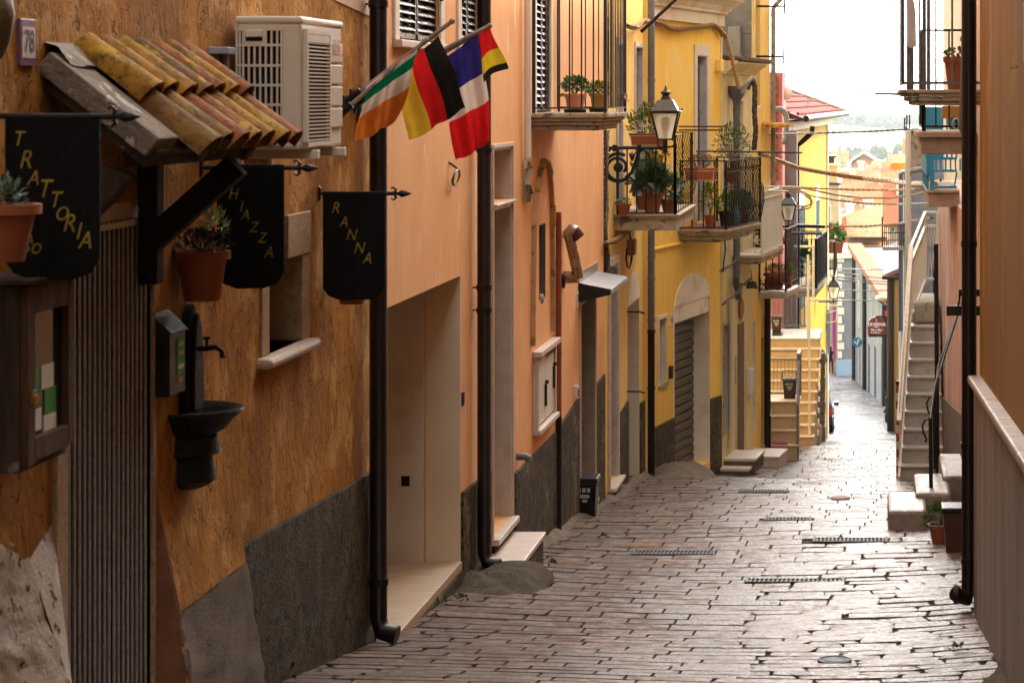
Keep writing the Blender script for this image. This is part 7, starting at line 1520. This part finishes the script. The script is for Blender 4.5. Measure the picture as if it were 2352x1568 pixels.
MB().tube([PW(2069, 760, 71.9), PW(2069, 398, 71.9)], .07, 8).build('downpipe', pm('dark blue pipe', (.02, .03, .09), None, 4, .5, 0), t)
for k in range(3): MB().box(xx(2074 + k * 4, 72), xx(2076 + k * 4, 72), 71.9, 71.99, -11, zy(400, 72)).build('pilaster', M['offwhite'], t)
mb = MB(); a, b = xx(2053, 72), xx(2087, 72)
for i in range(6): mb.tube([(a + (b - a) * i / 5, 71.4, zy(388, 72) + .1), (a + (b - a) * i / 5 + .1, 73, zy(372, 72) + .1)], .12, 6)
mb.build('eaves_tile', M['tileroof'], t, smooth=True)
MB().box(xx(2073, 74), xx(2084, 74), 74, 75, zy(395, 74), zy(318, 74)).build('chimney', M['beige'], t)
mb = MB(); xa, xb = xx(2027, 71), xx(2084, 71); mb.box(xa, xb, 71, 71.9, zy(575, 71), zy(568, 71)); bb = mb.build('balcony', M['greyiron'], t)
mb = MB(); 
for i in range(14): x = xa + (xb - xa) * i / 13; mb.bar((x, 71.03, zy(568, 71)), (x, 71.03, zy(516, 71)), .03)
for k in (516, 535, 552): mb.bar((xa, 71.03, zy(k, 71)), (xb, 71.03, zy(k, 71)), .03)
mb.bar((xa, 71.5, zy(500, 71)), (xa, 71.5, zy(568, 71)), .05); mb.build('balcony_railing', M['ironbrown'], bb)
# distant rooftops: (x0,x1,eave y,bottom y,distance,depth,wall,roof,type,rise)
random.seed(5)
FH = [(1915, 1990, 455, 520, 300, 14, 'farwhite', 'cityroof', 'gable_x', 3.2, 'long tiled roof right of the cream block'),
      (1990, 2052, 470, 540, 280, 12, 'rose', 'cityroof', 'gable_x', 3.0, 'reddish tiled roof behind the big ochre roof'),
      (1958, 1986, 415, 455, 330, 10, 'orangewall', 'cityroof', 'gable_x', 1.6, 'small raised orange attic with tiled top'),
      (2035, 2075, 430, 500, 260, 12, 'farwhite', 'cityroof', 'gable_x', 2.6, 'white house beside the slim tower house'),
      (2044, 2090, 515, 560, 190, 10, 'farwhite', 'tilered', 'gable_x', 3.0, 'orange roof left of the iron balcony'),
      (1925, 1968, 505, 560, 250, 10, 'whitewall', None, 'flat', 0, 'white flat roofed house with terrace'),
      (1970, 2010, 500, 545, 240, 10, 'bluegrey', 'stone', 'flat', 0, 'grey blue flat roofed house'),
      (1930, 1958, 395, 440, 420, 14, 'farwhite', 'greypipe', 'flat', 0, 'pale house below the orange gabled house'),
      (2000, 2040, 408, 450, 400, 12, 'farwhite', 'cityroof', 'gable_x', 2.0, 'pale roofed house with chimneys'),
      (2045, 2085, 385, 430, 480, 14, 'rose', 'cityroof', 'gable_x', 2.5, 'rose house at the right of the gabled house'),
      (1915, 1945, 372, 400, 560, 14, 'farwhite', 'cityroof', 'gable_x', 2.5, 'white house left of the gabled house'),
      (1950, 2005, 445, 475, 340, 12, 'farwhite', 'cityroof', 'gable_x', 2.2, 'tiled roof behind the small attic'),
      (2010, 2060, 455, 490, 330, 12, 'farwhite', 'cityroof', 'gable_x', 2.4, 'bright roof before the slim tower house'),
      (1905, 1930, 560, 585, 206, 5, 'farwhite', 'tilered', 'gable_x', 2.2, 'low roof beside the cream block')]
for x0, x1, ye_, yb_, d, dep, wl, rf_, tp, rs, lab in FH:
    t = far_house('distant_house', 'distant ' + lab, x0, x1, ye_, yb_, d, dep, wl, rf_, tp, .5, rs, wins=[(x0 + 6, x0 + 10, ye_ + 8, ye_ + 16, 'greypipe'), (x1 - 12, x1 - 8, ye_ + 8, ye_ + 16, 'greypipe')])
    t['group'] = 'houses of the town in the valley'
    mb = MB(); cx = xx((x0 + x1) / 2 + 5, d); zz = zy(ye_, d) + rs * .6; mb.box(cx - .4, cx + .4, d + dep * .35, d + dep * .35 + .8, zz - 1, zz + 1.4); mb.box(cx - .55, cx + .55, d + dep * .35 - .15, d + dep * .35 + .95, zz + 1.4, zz + 1.6); mb.build('chimney', M['offwhite'], t)
random.seed(31); ORD = 'first second third fourth fifth sixth seventh eighth ninth tenth eleventh twelfth'.split()
for rn_, (d, ye_, hh) in enumerate(((262, 502, 5), (290, 482, 5), (325, 462, 5), (385, 440, 5), (450, 422, 5), (525, 405, 5), (600, 392, 6))):
    kn_ = 0
    x = 1897 + random.uniform(0, 6)
    while x < 2088:
        wd = random.uniform(5.5, 9.5) * FPX / d * .55; e_ = ye_ + random.uniform(-7, 7)
        wl = random.choice(['farwhite', 'farwhite', 'beige', 'rose', 'farwhite']); tp = random.choice(['gable_x', 'gable_x', 'gable_y', 'flat'])
        t = far_house('town_house', '%s house with %s, %s in the %s row of valley roofs' % ({'farwhite': 'pale', 'beige': 'beige', 'rose': 'rose'}[wl], {'gable_x': 'broad tiled roof', 'gable_y': 'gabled tiled roof', 'flat': 'flat roof'}[tp], ORD[kn_], ORD[rn_]), x, x + wd, e_, e_ + 40, d + random.uniform(-8, 8), random.uniform(7, 11), wl, random.choice(['cityroof', 'cityroof2', 'tilered']) if tp != 'flat' else 'farwhite', tp, .35, random.uniform(1.0, 1.9),
            wins=[(x + wd * .2, x + wd * .32, e_ + 4, e_ + 10, 'void'), (x + wd * .62, x + wd * .74, e_ + 4, e_ + 10, 'void')], ridge_t=.5)
        t['group'] = 'small houses of the valley town'; kn_ += 1
        cx = xx(x + wd * .7, d); zz = zy(e_, d); MB().box(cx - .3, cx + .3, d + 3, d + 3.6, zz, zz + 2.4).build('chimney', M['farwhite'], t)
        x += wd + random.uniform(-2, 9) * .5
t = far_house('gabled_house', 'large orange house with wide gabled roof, hazy below the hill', 1943, 2026, 440 - 50, 480, 620, 40, 'orangewall', 'plinth2', 'gable_y', 2.0, 4.2, wins=[(1988, 1996, 385 - 4, 391, 'paper'), (1988, 1996, 405, 414, 'paper'), (1962, 1968, 405, 414, 'paper')])
# lower town houses filling below the roofs
# hill terrain
TK = [(-200, -25), (-30, -1.0), (0, 2.4), (31, 6.2), (60, 10.5), (81, 13), (120, 17), (167, 21), (260, 30), (400, 40), (700, 62), (1100, 50), (1500, 44), (1900, 38), (2300, 34.5), (2700, 33), (3600, 80), (9000, 260)]
def th(x, y):
    v = TK[-1][1]
    for (a, ha), (b, hb) in zip(TK, TK[1:]):
        if y <= b: t_ = max(0, (y - a) / (b - a)); v = ha + (hb - ha) * t_; break
    k = min(1, max(0, (y - 300) / 900)); return EYE - v + k * (5 * math.sin(x * .006 + 1) + 3 * math.sin(x * .021 + y * .004) + 1.5 * math.sin(x * .05 + y * .01))
mb = MB(); ysx = [-200, -100, -30, -10, 0, 15, 31, 45, 60, 81, 100, 120, 145, 167, 200, 260, 330, 400, 550, 700] + [700 + 60 * i for i in range(1, 48)] + [4200, 6000, 9000]
xsx = [-4000, -2500, -1500, -900] + [-800 + 25 * i for i in range(65)] + [900, 1500, 2500, 4000]
for y in ysx:
    for x in xsx: mb.v.append((x, y, th(x, y)))
nX = len(xsx)
for j in range(len(ysx) - 1):
    for i in range(nX - 1): a = j * nX + i; mb.f.append((a, a + 1, a + nX + 1, a + nX)); mb.m.append(0); mb.a.append(.5)
M['field'] = pm('fields', (.17, .2, .07), (.24, .24, .1), .008, .95, 0, c3=(.07, .11, .05), s3=.011, t3=.54, c4=(.3, .25, .14), s4=.006, t4=.6, rv=0)
o = mb.build('ground', M['field'], None, smooth=True); tag(o, kind='structure')
# woods on the hill: leafy clumps
mb = MB(); random.seed(21)
for i in range(1500):
    y = random.choice([random.uniform(1050, 1500), random.uniform(1500, 2750), random.uniform(2350, 2720)]); x = random.uniform(-150, 110) * y / 2000 + (-.012 * y)
    if math.sin(x * .013 + y * .006) + .6 * math.sin(y * .011 + x * .004) < -.15 and y < 2400: continue
    r = random.uniform(3, 8); c = Vector((x, y, th(x, y) + r * .5))
    for k in range(9):
        p = c + Vector((random.uniform(-1, 1), random.uniform(-1, 1), random.uniform(-.5, .9))) * r * .75; s_ = r * random.uniform(.3, .55)
        mb.cm = random.randrange(2); b = len(mb.v); mb.v += [tuple(p + Vector(q) * s_) for q in ((1, 0, 0), (-.5, .8, .1), (-.5, -.8, 0), (.1, 0, 1.1), (0, .1, -.9))]
        for f in ((0, 1, 3), (1, 2, 3), (2, 0, 3), (1, 0, 4), (2, 1, 4), (0, 2, 4)): mb.f.append(tuple(b + q for q in f)); mb.m.append(mb.cm); mb.a.append(.5)
o = mb.build('hill_woods', [pm('far foliage', (.035, .07, .035), None, 1, .95, 0), pm('far pale foliage', (.08, .11, .05), None, 1, .95, 0)], None); tag(o, kind='stuff')
for x, y, d in ((2055, 252, 2650), (1923, 290 - 20, 2500)):
    t = thing('power_pylon', 'faint lattice pylon on the hill, ' + ('right' if x > 2000 else 'left') + ' one', 'pylon', W0, (xx(x, d), d, th(xx(x, d), d)))
    X = xx(x, d); zt = zy(y, d); zb = th(X, d) - 1; mb = MB(); w_ = 4
    for sx, sy in ((-1, -1), (1, -1), (1, 1), (-1, 1)): mb.bar((X + sx * w_, d + sy * w_, zb), (X + sx * .6, d + sy * .6, zt), .7)
    for i in range(7):
        f = i / 7; g_ = (i + 1) / 7; wa, wb = w_ * (1 - f) + .6 * f, w_ * (1 - g_) + .6 * g_; z1_, z2_ = zb + (zt - zb) * f, zb + (zt - zb) * g_; mb.bar((X - wa, d, z1_), (X + wb, d, z2_), .4); mb.bar((X + wa, d, z1_), (X - wb, d, z2_), .4)
    for k in (.75, .88): mb.bar((X - 6, d, zb + (zt - zb) * k), (X + 6, d, zb + (zt - zb) * k), .6)
    mb.build('lattice', M['cablegrey'], t)

# ================================================================== street life at the far end
lp = PW(1915, 685, 62)
def arm3(t, P):
    mb = MB(); mb.bar(PW(1880, 692, 62), PW(1915, 692, 62), .05, .05); mb.build('arm', M['iron'], t)
lantern('wall_lantern', 'small far street lantern above the narrow street, farthest of three', lp.x, lp.y, lp.z, 1.0, arm=arm3)
F8z = F8.z
planter('planter full of green leaves and red geraniums on the far balcony', W0, 69.0, xx(1908, 69), zy(581, 69), .75, .3, .3, ['leaf', 'leafdark', 'leaf'], mat='terracotta', r=(.45, .3, .35), n=420, lf=(.16, .12), flowers=('red', 14, .045), rack=False)
t = thing('balcony_plants', 'dark trailing plants inside the black balcony railing', 'plants', W0, tuple(PW(1855, 620, 50)))
mb = MB(); leaves(mb, PW(1848, 610, 53), (.22, .4, .5), 320, .1, .06); mb.build('foliage', M['leafdark'], t)
t = thing('drying_rack', 'small white rack with blue and purple laundry hanging over the far street', 'laundry rack', W0, tuple(PW(1908, 705, 66)))
d = 66; mb = MB(); 
for (a, b, c, e) in ((1890, 703, 1924, 700), (1889, 722, 1922, 712), (1888, 742, 1920, 738), (1890, 703, 1888, 742), (1924, 700, 1920, 738)): mb.bar(PW(a, b, d), PW(c, e, d), .03)
mb.build('rack_frame', M['white_metal'], t)
for xa, xb, ya, yb, c_ in ((1899, 1906, 712, 815, (.2, .24, .4)), (1913, 1920, 705, 832, (.35, .08, .4)), (1889, 1897, 735, 770, (.1, .16, .3))):
    mb = MB(); mb.ext([PW(xa, ya, d), PW(xb, ya, d), PW(xb + 1, (ya + yb) / 2, d), PW(xb - 1, yb, d), PW(xa + 2, yb - 4, d), PW(xa - 1, (ya + yb) / 2, d)], (0, .05, 0)); mb.build('garment', pm('cloth %d' % xa, c_, None, 4, .9, 0), t)
# parked car, mostly hidden
cx_, cy_ = xx(1880, 81), 81; cz_ = gh(81)
t = thing('parked_car', 'dark blue car parked at the left side of the narrow street, its tail showing', 'car', W0, (cx_, cy_, cz_))
w2, L_ = .8, 3.8; cx_ = xx(1912, 81) - w2
prof = [(-1.9, .3), (-1.9, .75), (-1.8, .92), (-1.45, 1.35), (-1.2, 1.44), (.2, 1.42), (.85, .98), (1.8, .85), (1.9, .5), (1.85, .28)]
slp = (gh(83) - gh(79)) / 4
def cp(x, y, zz): return (cx_ + x, cy_ + 1.9 + y, cz_ + zz + slp * (y + 1.9))
mb = MB(); n = len(prof); secs = [(-w2, .9), (-w2 * .97, 1), (w2 * .97, 1), (w2, .9)]
for sx, k in ((-w2, .0), (-w2 + .08, .04), (w2 - .08, .04), (w2, 0)): 
    for a, b in prof: mb.v.append(cp(sx * (1 if b < .95 else .86), a, b + k * (b > .3)))
for i in range(3):
    for j in range(n): a = i * n + j; b = i * n + (j + 1) % n; mb.f.append((a, b, b + n, a + n)); mb.m.append(0); mb.a.append(.5)
mb.f.append(tuple(range(n))); mb.f.append(tuple(range(3 * n, 4 * n))[::-1]); mb.m += [0, 0]; mb.a += [.5, .5]
M['carpaint'] = pm('dark blue car paint', (.008, .02, .06), None, 5, .15, 0, rv=0, coat=1)
mb.build('car_body', M['carpaint'], t, smooth=35)
mb = MB(); mb.quad(cp(-.62, -1.82, .95), cp(.62, -1.82, .95), cp(.56, -1.5, 1.33), cp(-.56, -1.5, 1.33)); mb.build('rear_window', M['glass'], t)
for sx in (-1, 1):
    MB().box(*[v for p in zip(cp(sx * .74 - .05, -1.93, .62), cp(sx * .74 + .05, -1.86, .86)) for v in p]).build('tail_light', pm('red lens', (.4, .02, .02), None, 5, .2, 0), t)
    MB().box(*[v for p in zip(cp(sx * .9 - .08, .35, .95), cp(sx * .9 + .08, .5, 1.1)) for v in p]).build('wing_mirror', M['carpaint'], t, bevel=.02)
    for yy_ in (-1.25, 1.25):
        a = Vector(cp(sx * .68, yy_, .3)); b = a + Vector((sx * .13, 0, 0)); w_ = MB().tube([a, b], .3, 18).build('wheel', M['black'], t, smooth=40); MB().tube([b, b + Vector((sx * .01, 0, 0))], .18, 14).build('rim', M['steel_clean'], w_)
MB().box(*[v for p in zip(cp(-.78, -1.96, .35), cp(.78, -1.86, .52)) for v in p]).build('bumper', M['black'], t, bevel=.03)
MB().box(*[v for p in zip(cp(-.22, -1.935, .62), cp(.22, -1.91, .74)) for v in p]).build('number_plate', M['paper'], t)
# person walking away: one skinned body
def person(label, X, Y, Zg, hgt, face):
    sk = hgt / 1.72; t = thing('person', label, 'person', W0, (X, Y, Zg))
    J = [((0, 0, .95), .135), ((0, 0, 1.2), .13), ((0, 0, 1.4), .12), ((0, 0, 1.5), .055), ((0, .0, 1.56), .06), ((0, .01, 1.66), .085),
         ((-.17, 0, 1.4), .07), ((-.25, .03, 1.14), .05), ((-.27, -.05, .9), .035), ((-.27, -.07, .8), .03),
         ((.17, 0, 1.4), .07), ((.27, -.06, 1.16), .05), ((.27, .08, .94), .035), ((.26, .11, .84), .03),
         ((-.1, 0, .88), .1), ((-.11, .12, .5), .07), ((-.1, .06, .1), .05), ((-.1, .2, .04), .04),
         ((.1, 0, .88), .1), ((.11, -.05, .5), .07), ((.1, -.26, .14), .05), ((.1, -.16, .05), .04)]
    E = [(0, 1), (1, 2), (2, 3), (3, 4), (4, 5), (2, 6), (6, 7), (7, 8), (8, 9), (2, 10), (10, 11), (11, 12), (12, 13), (0, 14), (14, 15), (15, 16), (16, 17), (0, 18), (18, 19), (19, 20), (20, 21)]
    me = bpy.data.meshes.new('body'); c, s = math.cos(face), math.sin(face)
    me.from_pydata([((x * c - y * s) * sk, (x * s + y * c) * sk, z_ * sk) for (x, y, z_), r in J], E, []); o = bpy.data.objects.new('body', me); COL.objects.link(o); o.parent = t
    md = o.modifiers.new('skin', 'SKIN'); 
    for i, ((x, y, z_), r) in enumerate(J): me.skin_vertices[0].data[i].radius = (r * sk, r * sk * (.75 if i in (0, 1, 2) else 1)); me.skin_vertices[0].data[i].use_root = (i == 0)
    sb = o.modifiers.new('sub', 'SUBSURF'); sb.levels = 2; sb.render_levels = 2; md.use_smooth_shade = True
    me.materials.append(pm('black walking clothes', (.012, .012, .014), None, 5, .9, 0)); 
    MB().ell((X, Y - .01, Zg + 1.68 * sk), (.095 * sk, .11 * sk, .115 * sk), 14, 9).build('hair', pm('dark hair', (.015, .01, .008), None, 5, .7, .3, 60), t, smooth=True)
    return t
person('person in black clothes walking along the beige wall down the far street', xx(1908, 160), 160, zy(857, 160), 1.72, .2)
# tavern sign, traffic sign, bracket, flags
d = 112; t = thing('tavern_sign', 'dark red arched TAVERNA hanging sign on the right side of the far street', 'sign', W0, tuple(PW(2014, 750, d)))
x0, x1, yt, ym, yb = 1993, 2034, 728, 745, 770
pts = [PW(x0, yb - 3, d), PW(x0 + 3, yb, d), PW(x1, yb, d), PW(x1, ym, d)] + [PW((x0 + x1) / 2 + (x1 - x0) / 2 * math.cos(a), ym - (ym - yt) * math.sin(a), d) for a in [math.pi * k / 12 for k in range(1, 12)]] + [PW(x0, ym, d)]
MB().ext(pts, (0, .12, 0)).build('panel', pm('dark red enamel', (.13, .006, .02), None, 5, .4, 0), t)
mb = MB(); k = d / 5500
text_mb(mb, 'TAVERNA', 10.5 * k, lambda u, v: (xx(2013, d) + u * .92, d - .03, zy(745, d) + v), bold=.006); text_mb(mb, 'DEL CASTELLO' if 0 else 'del borgo', 4.5 * k, lambda u, v: (xx(2012, d) + u, d - .03, zy(751, d) + v)) if 0 else None
text_mb(mb, 'Pic e Mar', 7 * k, lambda u, v: (xx(2014, d) + u, d - .03, zy(757.5, d) + v), bold=.004)
mb.box(xx(2004, d), xx(2022, d), d - .03, d - .02, zy(764.5, d), zy(763, d)); mb.box(xx(2000, d), xx(2003, d), d - .03, d - .02, zy(764.5, d), zy(763, d)); mb.box(xx(2007, d), xx(2018, d), d - .03, d - .02, zy(751.5, d), zy(750.3, d)); mb.box(xx(2012, d), xx(2014, d), d - .03, d - .02, zy(737, d), zy(733, d)); mb.build('lettering', M['paper'], t)
mb = MB(); mb.bar(PW(1995, 771, d), PW(2046, 771, d), .1); mb.bar(PW(2012, 727, d), PW(2046, 726, d), .08); mb.tube([PW(2036, 728, d), PW(2040, 736, d), PW(2040, 752, d), PW(2036, 762, d)], .05, 6); mb.build('sign_bracket', M['iron'], t)
d = 135; t = thing('traffic_sign', 'round blue traffic sign with two white arrows at the white corner', 'traffic sign', W0, tuple(PW(1969, 786, d)))
c = PW(1969, 786, d); mb = MB(); mb.tube([c, c + Vector((0, .05, 0))], 11.3 * d / 5500, 24); mb.build('disc', pm('traffic blue', (.01, .12, .22), None, 5, .5, 0), t)
mb = MB(); k = d / 5500
def ar(p, q, w_): mb.bar(c + Vector((p[0] * k, -.03, p[1] * k)), c + Vector((q[0] * k, -.03, q[1] * k)), .02, w_ * k, up=(0, 1, 0)) if 0 else mb.bar(c + Vector((p[0] * k, -.03, p[1] * k)), c + Vector((q[0] * k, -.03, q[1] * k)), w_ * k, .02, up=(0, 1, 0))
ar((0, -7), (2.5, 5), 2.2); ar((1, -2), (-5, 1), 2)
mb.add([c + Vector((a * k, -.04, b * k)) for a, b in ((-.5, 4.5), (6, 4), (3.6, 8.5), (-4, 3.5), (-8, .5), (-3.5, -2.5))], [(0, 1, 2), (3, 4, 5)]); mb.build('arrow', M['paper'], t)
MB().tube([c + Vector((-11 * k, .1, 8 * k)), c + Vector((-3 * k, .1, 8 * k))], .06, 6).build('sign_arm', M['iron'], t)
t = thing('shop_awning', 'small white awning leaning out over the far street on the right', 'awning', W0, tuple(PW(2030, 690, 104)))
d = 104; mb = MB(); mb.hexa([PW(2010, 687, d), PW(2052, 678, d), PW(2052, 678, d + 3), PW(2010, 687, d + 3)], [PW(2010, 679, d), PW(2052, 668, d), PW(2052, 668, d + 3), PW(2010, 679, d + 3)]); mb.build('canvas', M['paper'], t); mb = MB(); mb.bar(PW(2018, 690, d), PW(2048, 712, d), .08); mb.bar(PW(2034, 686, d), PW(2046, 716, d), .08); mb.build('awning_arm', M['iron'], t)
t = thing('flag', 'small blue and red flag in the shade by the tavern sign', 'flag', W0, tuple(PW(2033, 705, 106)))
d = 106; mb = MB(); mb.cm = 0; mb.ext([PW(2028, 698, d), PW(2036, 700, d), PW(2037, 715, d), PW(2030, 713, d)], (0, .05, 0)); mb.cm = 1; mb.ext([PW(2031, 713.2, d), PW(2038, 715.2, d), PW(2040, 728, d), PW(2034, 726, d)], (0, .05, 0)); mb.build('cloth', [FC['blue'], FC['lred']], t)
for i, (x, y, w_, h_, lab) in enumerate(((2038, 925, 9, 30, 'tall dark plant pot holder by the downpipe'), (2037, 962, 10, 22, 'black tub before the dark downpipe'))):
    d = 92; t = thing('street_tub', lab + ' at the right of the far street', 'tub', W0, tuple(PW(x, y, d))); c = PW(x, y, d); k = d / 5500; MB().lathe((c.x, c.y, c.z - h_ * k * .5), [(.001, 0), (w_ * k * .4, 0), (w_ * k * .55, h_ * k), (w_ * k * .45, h_ * k)], 14).build('tub', M['black'], t, smooth=40)
    mb = MB(); leaves(mb, (c.x, c.y, c.z + h_ * k * .6), (w_ * k * .5,) * 3, 80, .12, .08); mb.build('foliage', M['leafdark'], t)
# kerb stones of the left pillar
t = thing('stone_pillar', 'weathered stone pillar and metal gate at the corner of the bright yellow house', 'pillar', W0, (xx(1888, 58), 58, gh(58)))
d = 58; mb = MB()
for i in range(7): ya, yb = 1005 - i * 28, 979 - i * 28; mb.box(xx(1883 + (i % 2), d), xx(1896 - (i % 2), d), d, d + 1.0, zy(ya, d) - (.4 if i == 0 else 0), zy(yb, d))
mb.lathe((xx(1889, d), d + .3, zy(838, d)), [(.001, 0), (.1, .02), (.13, .1), (.1, .2), (.04, .3), (.001, .36)], 10)
mb.build('pillar', M['stone'], t, bevel=.02); MB().box(xx(1868, d - 6), xx(1884, d - 6), d - 6, d - 5.9, zy(1010, d - 6) - .4, zy(885, d - 6)).build('gate', M['grey_metal'], t)
mb = MB(); mb.hexa([PW(1866, 1018, 48), PW(1886, 1018, 48), PW(1888, 1000, 49), PW(1870, 1000, 49)], [PW(1866, 975, 48), PW(1884, 975, 48), PW(1888, 975, 49), PW(1872, 975, 49)]); mb.build('marble_slab', M['marble'], t, bevel=.02)
# cables across the street
cab('single dark cable with insulators high across the street', [(1738, 310, 41), (1760, 309, 41), (1900, 305, 45), (2000, 302, 45), (2090, 297, 45), (2110, 297, 35)], 'cabledark', 2, .012, .014, 20)
cab('thick twisted tan cable sagging across the street', [(1740, 352, 40), (1776, 365, 42), (1830, 385, 45), (1900, 398, 47), (1980, 410, 48), (2050, 417, 47), (2100, 422, 42), (2140, 424, 36), (2160, 420, 34)], 'cable', 4, .02, .035, 14)
cab('tan cable pair below the thick twisted one', [(1776, 428, 42), (1860, 432, 45), (1960, 436, 46), (2040, 437, 46), (2120, 434, 40)], 'cable', 2, .013, .018, 16)
cab('dark cable curving down and rising again to the blue grey house', [(1790, 430, 42), (1850, 433, 44), (1920, 448, 46), (1980, 455, 46), (2040, 455, 46), (2100, 448, 44), (2145, 435, 40)], 'cable', 1, .018)
cab('grey cable below from the lantern to the pole', [(1850, 448, 42), (1920, 460, 44), (1990, 468, 45), (2060, 469, 45), (2140, 466, 42)], 'cablegrey', 2, .012, .014, 14)
cab('straight bluish grey cable above the tiled roof', [(1826, 515, 42), (1900, 520, 45), (1990, 520, 46), (2060, 514, 46), (2140, 500, 42)], 'cablegrey', 2, .014, .016, 16)
cab('looped black cable coil beside the second lantern', [(1776, 433, 40.5), (1835, 436, 40.5), (1858, 448, 40.5), (1866, 465, 40.5), (1860, 478, 40.5), (1830, 483, 40.5)], 'cable', 1, .014)
cab('outer black cable loop beside the second lantern', [(1776, 436, 40.7), (1840, 442, 40.7), (1862, 458, 40.7), (1862, 470, 40.7), (1850, 474, 40.7), (1828, 474, 40.7)], 'cable', 1, .014)
for i, (ya, ym, yb) in enumerate(((617, 619, 619), (624, 636, 642), (634, 645, 648), (641, 650, 655), (666, 668, 665), (690, 690, 688))):
    cab(['first', 'second', 'third', 'fourth', 'fifth', 'sixth'][i] + ' thin dark cable from the top across the narrow far street', [(1905, ya, 75), (1960, (ya + ym) / 2, 90), (2000, ym, 95), (2062, yb, 84)], 'cabledark', 1, .03)
cab('clothes line rod with pegs beside the second lantern', [(1830, 519, 40.2), (1895, 521, 40.2)], 'gutter', 1, .03); cab('lower clothes line rod beside the second lantern', [(1818, 535, 40.0), (1888, 536, 40.0)], 'greypipe', 1, .03)
cab('white rod at the top of the white balcony', [(1755, 428, 37), (1845, 430, 37)], 'white_metal', 1, .014); cab('second white rod above the middle lantern', [(1755, 438, 37.5), (1812, 439, 37.5)], 'white_metal', 1, .014)
cab('long iron rod passing over the bellied balcony', [(1600, 347, 34.5), (1842, 351, 36)], 'iron', 1, .014)
cab('diagonal iron rod under the white cornice', [(1472, 74, 30.5), (1560, -8, 30.5)], 'iron', 1, .024)
# buildings that close the street behind the viewer
# haze
HZ = True
if HZ:
    mb = MB(); mb.box(-4100, 4100, -260, 9100, EYE - 330, EYE + 40); o = mb.build('haze', (hm := bpy.data.materials.new('haze')), None); tag(o, kind='stuff')
    hm.use_nodes = True; t_ = hm.node_tree; t_.nodes.clear(); oo = t_.nodes.new('ShaderNodeOutputMaterial'); pv = t_.nodes.new('ShaderNodeVolumePrincipled')
    pv.inputs['Color'].default_value = (.86, .92, 1, 1); pv.inputs['Density'].default_value = .00016; t_.links.new(pv.outputs[0], oo.inputs['Volume'])
